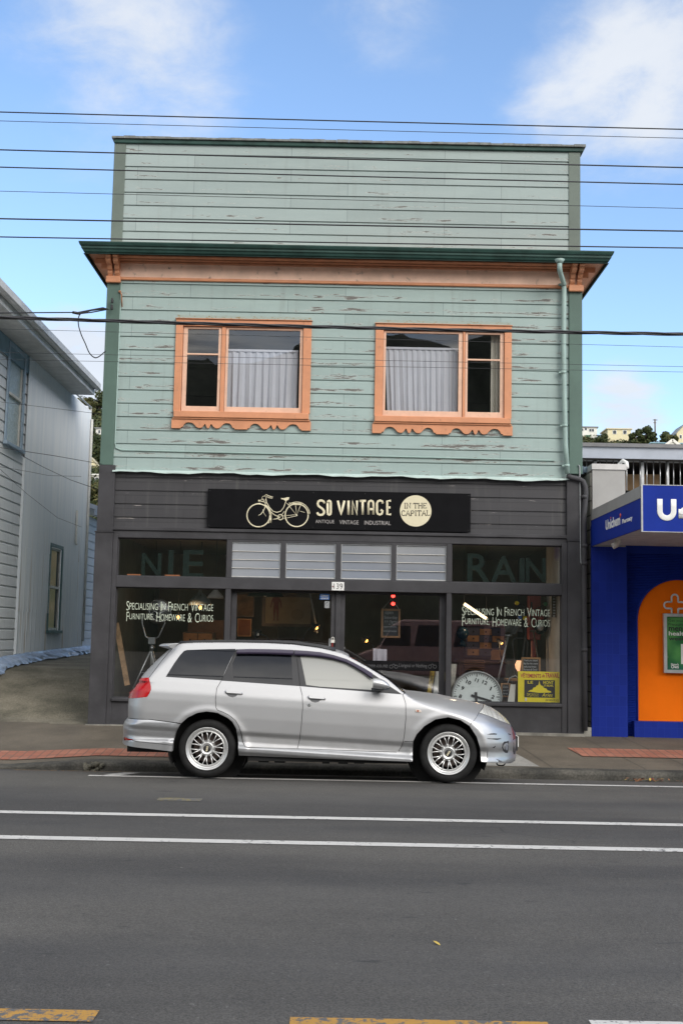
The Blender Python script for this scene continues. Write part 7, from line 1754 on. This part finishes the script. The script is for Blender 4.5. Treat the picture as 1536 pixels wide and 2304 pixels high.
def car_part(name, keys, mats, sides=(1, -1), off=0.0, inset_gap=False, parent=None, fn=None):
    """near side faces the camera (-y); the far side is its mirror image"""
    mb = MB(); nrm = []
    for s in sides:
        for mi, k in enumerate(keys):
            mb.mi = mi; mp = {}
            for f in buckets.get(k, []):
                idx = []
                for i in f:
                    if i not in mp:
                        w_, nn = Wn(i); x, z = cv[i]; o_ = off - (.010 if k == 'gap' else 0)
                        if fn and w_ > .02:
                            e = .004; g = lambda a, b_: W(a, b_) + fn(a, b_); w_ = g(x, z)
                            nn = Vector((-max(-12, min(12, (g(x + e, z) - g(x - e, z)) / (2 * e))), -1, -max(-12, min(12, (g(x, z + e) - g(x, z - e)) / (2 * e))))).normalized()
                        mp[i] = len(mb.v); mb.v.append((x + nn.x * o_, CY - s * (w_ - nn.y * o_ ), z + nn.z * o_)); nrm.append((nn.x, nn.y * s, nn.z))
                    idx.append(mp[i])
                a, b_, c = (Vector(mb.v[q]) for q in idx[:3]); fn_ = (b_ - a).cross(c - a)
                if fn_.y * s > 0: idx = idx[::-1]
                mb.face(idx); mb.sm[-1] = True
    return mb.build(name, mats, parent or car, normals=nrm)
def sst(x, a, b_): t_ = max(0, min(1, (x - a) / (b_ - a))); return t_ * t_ * (3 - 2 * t_)
def fn_skirt(x, z): q = z + .045 * x; return .030 * sst(q, .325, .285) - .035 * sst(q, .262, .215) if q < .34 else 0
def fn_rear(x, z): return .030 * sst(z, .665, .575) - .018 * sst(z, .50, .40) + .022 * sst(z, .405, .385)
body = car_part('body', ['body', 'gap'], [M_SIL, M_BLK])
for s in (1, -1):
    d_ = car_part('front_door', ['front_door'], M_SIL, (s,)); d2 = car_part('rear_door', ['rear_door'], M_SIL, (s,))
    car_part('door_glass', ['front_door_glass'], M_MIST, (s,), -.004, parent=d_); car_part('door_glass', ['rear_door_glass'], M_PRIV, (s,), -.004, parent=d2)
    car_part('quarter_glass', ['quarter_glass'], M_PRIV, (s,), -.002); car_part('window_frame', ['window_frame'], M_BLK, (s,))
    car_part('tail_light', ['tail_light'], M_TAIL, (s,), .004); car_part('headlight', ['headlight'], M_HEAD, (s,), .002)
    car_part('side_skirt', ['side_skirt'], M_BUMP, (s,), .006, fn=fn_skirt); car_part('reflector', ['reflector'], M_TAIL, (s,), .003)
car_part('windscreen', ['windscreen'], M_PRIV); car_part('tailgate_glass', ['tailgate_glass'], M_BLK)
car_part('rear_bumper', ['rear_bumper'], M_BUMP, off=.003, fn=fn_rear); fb = car_part('front_bumper', ['front_bumper'], M_BUMP, off=.003)
# rolled-in arch edges and wheel houses
mb = MB()
for s in (1, -1):
    for A in (A_R[1:-1], A_F[1:-1]):
        P = PX(A); Q = []
        for (a, b_), (c, d_) in zip(P, P[1:]): Q += [(a + (c - a) * j / 4, b_ + (d_ - b_) * j / 4) for j in range(4)]
        Q.append(P[-1]); b0 = len(mb.v)
        for x, z in Q: w_ = W(x, z); mb.v += [(x, CY - s * (w_ + .001), z), (x, CY - s * (w_ - .035), z)]
        for i in range(len(Q) - 1): mb.face((b0 + 2 * i, b0 + 2 * i + 1, b0 + 2 * i + 3, b0 + 2 * i + 2))
mb.build('arch_lip', M_SIL, car)
mb = MB()
for wx_, wz_ in WHX:
    for s in (1, -1):
        for i in range(24):
            a0, a1 = radians(-25 + 230 * i / 24), radians(-25 + 230 * (i + 1) / 24); r_ = .415
            P = [(wx_ + r_ * cos(a), wz_ + r_ * sin(a)) for a in (a0, a1)]
            mb.poly([(P[0][0], CY - s * .80, P[0][1]), (P[1][0], CY - s * .80, P[1][1]), (P[1][0], CY - s * .50, P[1][1]), (P[0][0], CY - s * .50, P[0][1])])
        mb.poly([(wx_ + .43 * cos(2 * pi * k / 24), CY - s * .50, wz_ + .43 * sin(2 * pi * k / 24)) for k in range(24)])
xb0, xb1 = WHX[0][0] + .43, WHX[1][0] - .43
mb.box(xb0, xb1, CY - .80, CY + .80, .20, .30); mb.box(xb0 - .9, xb0, CY - .48, CY + .48, .24, .5); mb.box(xb1, xb1 + .9, CY - .48, CY + .48, .22, .5); mb.box(xs0 + .12, xb0 - .86, CY - .70, CY + .70, .26, .5); mb.box(xb1 + .88, xs1 - .30, CY - .66, CY + .66, .215, .4)
for i in range(9): x = xb0 + .1 + i * .17; mb.box(x, x + random.uniform(.06, .15), CY - .60, CY + .5, .165 + random.uniform(0, .03), .21)
mb.tube([(xb0 - .2, CY - .3, .22), (xb1 - .3, CY - .2, .17), (xb1 + .2, CY - .1, .2)], .03, 8)
mb.build('underbody', M_DARK, car)
# roof rail strip, spoiler
mb = MB(); P = []
for u, v in ((404, 1447.2), (440, 1445.2), (530, 1444.8), (600, 1445.4), (660, 1448.2), (720, 1456.6), (755, 1464)): P.append(pt(u, v, .585))
for s in (1, -1): mb.tube([(x, CY - s * .572, z + .004) for x, z in P], .017, 8)
mb.build('roof_strip', M_BLK, car)
mb = MB(); sp = [pt(u, v, .45) for u, v in ((360.5, 1453.5), (363, 1450.5), (369, 1448.3), (405, 1447), (400, 1452.5), (388, 1461), (384, 1460.5), (366, 1455.5))]
n = len(sp); m_ = 13; b0 = 0
for j in range(m_):
    f = -1 + 2 * j / (m_ - 1); k_ = (1 - abs(f) ** 6 * .5); cxm, czm = sp[3]
    for x, z in sp: mb.v.append((cxm + (x - cxm) * (k_ if abs(f) > .9 else 1) - .02 * (1 - f * f), CY - f * .60, z))
for j in range(m_ - 1):
    for i in range(n): a = j * n + i; c = j * n + (i + 1) % n; mb.face((a, c, c + n, a + n)); mb.sm[-1] = i not in (3, 7)
mb.face(list(range(n))); mb.face(list(range((m_ - 1) * n, m_ * n)))
mb.build('roof_spoiler', M_SIL, car, .006)
# weather shields over the door windows
def shield(pts_t, pts_b, par):
    for s in (1, -1):
        mb = MB(); T, B_ = PX(pts_t), PX(pts_b); m_ = len(T)
        for (xa, za), (xb_, zb_) in zip(T, B_):
            wa, wb = W(xa, za), W(xb_, zb_)
            for f, o_ in ((0, .004), (.35, .022), (1, .030)): x, z = xa + (xb_ - xa) * f, za + (zb_ - za) * f; mb.v.append((x, CY - s * (W(x, z) + o_), z))
            mb.v.append((xb_, CY - s * (W(xb_, zb_) + .024), zb_ + .002))
        for i in range(m_ - 1):
            for j in range(3): a = i * 4 + j; mb.face((a, a + 1, a + 5, a + 4)); mb.sm[-1] = True
        mb.build('weather_shield', M_VIS, car)
shield([(534.5, 1460.8), (560, 1460), (600, 1460.3), (630, 1461), (660.5, 1462.3)], [(532, 1471.5), (560, 1471.2), (600, 1471.8), (630, 1472.8), (660.5, 1474.3)], car)
shield([(662.5, 1462.5), (690, 1464.2), (720, 1467), (750, 1473.5), (779, 1482.5), (800, 1493), (821, 1504.3), (838, 1515)], [(663, 1474.5), (690, 1475.5), (720, 1478), (750, 1483), (777, 1490.5), (797, 1501), (817, 1513.5), (836, 1528)], car)
# door handles, lock, repeater
def stick(name, outline, mat, th, par, sides=(1, -1), bev=.004):
    for s in sides:
        P = PX(outline); mb = MB(); n = len(P); c = (sum(p[0] for p in P) / n, sum(p[1] for p in P) / n)
        e = .006
        for sc, o_ in ((1, -.004), (1, th * .6), (.86, th)):
            for x, z in P:
                x2, z2 = c[0] + (x - c[0]) * sc, c[1] + (z - c[1]) * sc; w_ = W(x2, z2); m = Vector((-max(-9, min(9, (W(x2 + e, z2) - w_) / e if W(x2 + e, z2) > .02 else (w_ - W(x2 - e, z2)) / e)), 1, -max(-6, min(6, (W(x2, z2 + e) - W(x2, z2 - e)) / (2 * e))))).normalized()
                mb.v.append((x2 + m.x * o_, CY - s * (w_ + m.y * o_), z2 + m.z * o_))
        for j in range(2):
            for i in range(n): k = (i + 1) % n; mb.face((j * n + i, j * n + k, (j + 1) * n + k, (j + 1) * n + i)); mb.sm[-1] = True
        mb.face([2 * n + i for i in range(n)]); mb.build(name, mat, par)
for dx, dy, par in ((0, 0, car), (186, 12, car)):
    stick('door_handle', [(506 + dx, 1556 + dy), (508 + dx, 1554 + dy), (534 + dx, 1554.8 + dy), (543 + dx, 1557.5 + dy), (547 + dx, 1561 + dy), (545 + dx, 1563 + dy), (508 + dx, 1560.5 + dy)], M_SIL, .03, par)
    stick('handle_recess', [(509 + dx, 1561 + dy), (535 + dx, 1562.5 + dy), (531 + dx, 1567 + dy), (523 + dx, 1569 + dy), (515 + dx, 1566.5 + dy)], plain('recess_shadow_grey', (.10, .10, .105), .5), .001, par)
stick('door_lock', [(695.5 + 4 * cos(2 * pi * k / 14), 1586 + 4 * sin(2 * pi * k / 14)) for k in range(14)], MT['steel'], .006, car, (1,))
stick('lock_keyhole', [(695.5 + 1.4 * cos(2 * pi * k / 10), 1586 + 1.6 * sin(2 * pi * k / 10)) for k in range(10)], M_BLK, .008, car, (1,))
stick('side_repeater', [(933, 1598), (934.5, 1596), (945, 1597), (947.5, 1600), (946.5, 1603.5), (934.5, 1602.5)], plain('repeater_lens', (.60, .52, .46), .2), .008, car)
stick('repeater_bulb', [(939.5 + 2.6 * cos(2 * pi * k / 10), 1599.8 + 2.4 * sin(2 * pi * k / 10)) for k in range(10)], plain('amber_bulb_off', (.35, .10, .05), .3), .011, car)
# door mirrors
for s in (1, -1):
    c = pt(857, 1537, .97); mb = MB(); n, m_ = 18, 10
    x0, z0 = pt(838.5, 1531, .95); x1, z1 = pt(875.5, 1547, .95); zt_, zb_ = pt(850, 1524, .95)[1], pt(850, 1547.5, .95)[1]
    L_ = x1 - x0
    for i in range(m_ + 1):
        f = i / m_; x = x0 + L_ * f; h = (zt_ - zb_) * .5 * (1 - max(0, (f - .35) / .65) ** 2.2 * .80) * (.90 + .1 * min(1, f * 6)); zc_ = (zt_ + zb_) / 2 - .028 * f * f - .006
        for k in range(n): a = 2 * pi * k / n; ex = abs(cos(a)) ** .75 * (1 if cos(a) > 0 else -1); ez = abs(sin(a)) ** .75 * (1 if sin(a) > 0 else -1); mb.v.append((x, CY - s * (.96 + .085 * ex * (1 - .5 * f * f)), zc_ + h * ez))
    for i in range(m_):
        for k in range(n): k2 = (k + 1) % n; mb.face((i * n + k, i * n + k2, (i + 1) * n + k2, (i + 1) * n + k)); mb.sm[-1] = True
    mb.face([m_ * n + k for k in range(n)]); mb.sm[-1] = True
    mr = mb.build('door_mirror', M_BUMP, car)
    mb = MB(); mb.poly([(x0 - .001, CY - s * (.96 + .07 * cos(a)), (zt_ + zb_) / 2 - .006 + (zt_ - zb_) * .40 * sin(a)) for a in [2 * pi * k / 20 for k in range(20)]]); mb.build('mirror_glass', M_PRIV, mr)
    mb = MB(); a, b_ = pt(845, 1552, .88), pt(866, 1548, .90); mb.bar((a[0], CY - s * .80, a[1] - .005), (b_[0] - .02, CY - s * .94, b_[1] + .005), .10, .04); mb.bar((a[0] + .02, CY - s * .88, a[1] + .02), (b_[0] + .01, CY - s * .95, b_[1] + .01), .11, .05); mb.build('mirror_foot', M_BLK, mr)
# front bumper details: fog lamp, grille, plate, scuffs, tow eye
stick('fog_lamp_recess', [(1128, 1682), (1129, 1673), (1133, 1668.5), (1143, 1667), (1143.5, 1680), (1141, 1694), (1136, 1694), (1131, 1690)], M_BLK, .006, car, (1, -1))
stick('fog_lamp', [(1138 + 4 * cos(2 * pi * k / 14), 1681 + 8 * sin(2 * pi * k / 14)) for k in range(14)], plain('fog_lens', (.16, .17, .19), .15), .009, car, (1, -1))
stick('grille', [(1148, 1633), (1153, 1637), (1160, 1650), (1163, 1663), (1161, 1668), (1152.5, 1666), (1151, 1650)], plain('dark_violet_grille', (.05, .045, .075), .4), .006, car, (1, -1))
stick('grille_badge', [(1148.5, 1636), (1151.5, 1640), (1157, 1655), (1158, 1664), (1154, 1664), (1152, 1650)], plain('dull_red_strip', (.12, .03, .028), .45), .009, car, (1, -1))
stick('lower_grille', [(1154, 1670), (1162, 1669), (1163, 1684), (1158, 1698), (1154.5, 1697)], M_BLK, .005, car, (1, -1))
stick('scuff', [(1094, 1652.6), (1102, 1650.5), (1110, 1649.8), (1117, 1651), (1116, 1653), (1108, 1653)], M_BLK, .007, car, (1,))
stick('scuff', [(1094, 1661), (1105, 1661.5), (1125, 1661.2), (1127, 1662.5), (1117, 1665), (1111, 1664), (1104, 1663), (1097, 1662.5)], M_BLK, .007, car, (1,)); stick('scuff', [(1107, 1681.5), (1113, 1678), (1114, 1679.5), (1110, 1683)], M_BLK, .007, car, (1,))
stick('scuff', [(1142, 1650.5), (1149, 1652.5), (1147, 1654), (1142, 1652)], M_BLK, .007, car, (1,)); stick('scuff', [(1115, 1708), (1120, 1710.5), (1140, 1711.5), (1162, 1710), (1160, 1714), (1140, 1716), (1122, 1714.5)], plain('scuffed_lip', (.10, .10, .11), .6, var=.4, vs=30), .007, car, (1,))
pz0, pz1 = pt(1167, 1685, .1)[1], pt(1167, 1656, .1)[1]; pxx = pt(1166.5, 1670, .2)[0]
mb = MB(); mb.box(pxx - .012, pxx, CY - .18, CY + .18, pz0 + .03, pz1); mb.build('number_plate', MT['white'], car); mb = MB(); mb.box(pxx - .06, pxx - .0125, CY - .20, CY + .20, pz0 - .01, pz1 + .0); mb.build('plate_bracket', M_BLK, car)
mb = MB(); a = pt(1126, 1718, .35); mb.tube([(a[0] + .03 * cos(t_) * 1.5, CY - .35, a[1] + .022 * sin(t_)) for t_ in [2 * pi * k / 16 for k in range(16)]], .007, 6, closed=True); mb.build('tow_eye', M_BLK, car)
# ---- wheels
WY = CY - .815
def make_wheel(cx, cz):
    w_ = MB(); c = Vector((cx, WY, cz)); ax = (0, -1, 0); R = .302
    w_.lathe([(.206, -.16), (.222, -.005), (.232, .006), (.262, .012), (.286, .002), (.297, -.012), (R, -.03), (R, -.15), (.296, -.17), (.26, -.19), (.20, -.18)], c, ax, 72); ty = None
    root = thing('wheel', None, None, c); root.parent = car; root.location = c - Vector(car.location)
    bpy.context.view_layer.update()
    tyre = w_.build('tyre', MT['rubber'], root)
    mb = MB(); mb.lathe([(.212, -.012), (.219, .003), (.224, .006), (.221, .010), (.214, .008), (.206, -.004), (.200, -.018), (.186, -.026), (.182, -.020), (.172, -.018), (.170, -.03), (.178, -.05), (.186, -.15)], c, ax, 72)
    for k in range(30):
        a = 2 * pi * (k + .5) / 30; p = c + Vector((.177 * cos(a), .016, .177 * sin(a))); mb.tube([p, p + Vector((0, -.008, 0))], [.0058, .0045], 6)
    mb.lathe([(.086, -.09), (.082, -.035), (.074, -.026), (.066, -.012), (.060, -.006), (.054, -.010), (.046, -.014), (.0, -.014)], c, ax, 48)
    for k in range(10):
        a = 2 * pi * (k + .32) / 10; d = Vector((cos(a), 0, sin(a))); q = Vector((-sin(a), 0, cos(a)))
        h0, j0 = c + d * .070 + Vector((0, .034, 0)), c + d * .096 + Vector((0, .030, 0)); mb.tube([h0, j0], [.013, .010], 8, flat=((0, 1, 0), .8))
        for sg in (-1, 1):
            a2 = a + sg * radians(9.5); e = c + Vector((cos(a2), 0, sin(a2))) * .176 + Vector((0, .022, 0)); mb.tube([j0 - d * .012 + q * sg * .003, j0 + (e - j0) * .5 + Vector((0, -.004, 0)), e], [.0070, .0052, .0050], 7)
    mb.build('rim', M_RIM, root)
    mb = MB(); mb.lathe([(.039, -.0125), (.037, -.009), (.0, -.009)], c, ax, 32); cap_ = mb.build('centre_cap', MT['black'], root)
    mb = MB(); put_text(mb, 'BBS', -.028, .028, -.0095, .0095, 0, .001, .03, fn=lambda p: (c.x - p[2] * .98 - p[0] * .15 * -1, c.y + .0075 + p[1], c.z + p[0] * .98)); mb.build('cap_lettering', MT['cream'], root)
    mb = MB(); mb.lathe([(.15, -.10), (.15, -.112), (.06, -.112), (.06, -.09)], c, ax, 32); mb.build('brake_disc', plain('dull_brake_disc', (.055, .040, .034), .6, .3), root)
    return root
M_RIM = plain('rim_silver', (.66, .66, .65), .32, .75, var=.06)
w0 = make_wheel(*WHX[0])
def copy_tree(o, parent, loc=None, rot=None):
    c = o.copy(); COL.objects.link(c); c.parent = parent
    if loc is not None: c.location = loc
    if rot is not None: c.rotation_euler = rot
    for ch in list(o.children): copy_tree(ch, c)
    return c
base = Vector(car.location)
copy_tree(w0, car, Vector((WHX[1][0], WY, WHX[1][1])) - base, (0, radians(23), 0))
for wx_, wz_ in WHX: copy_tree(w0, car, Vector((wx_, 2 * CY - WY, wz_)) - base, (0, 0, pi))
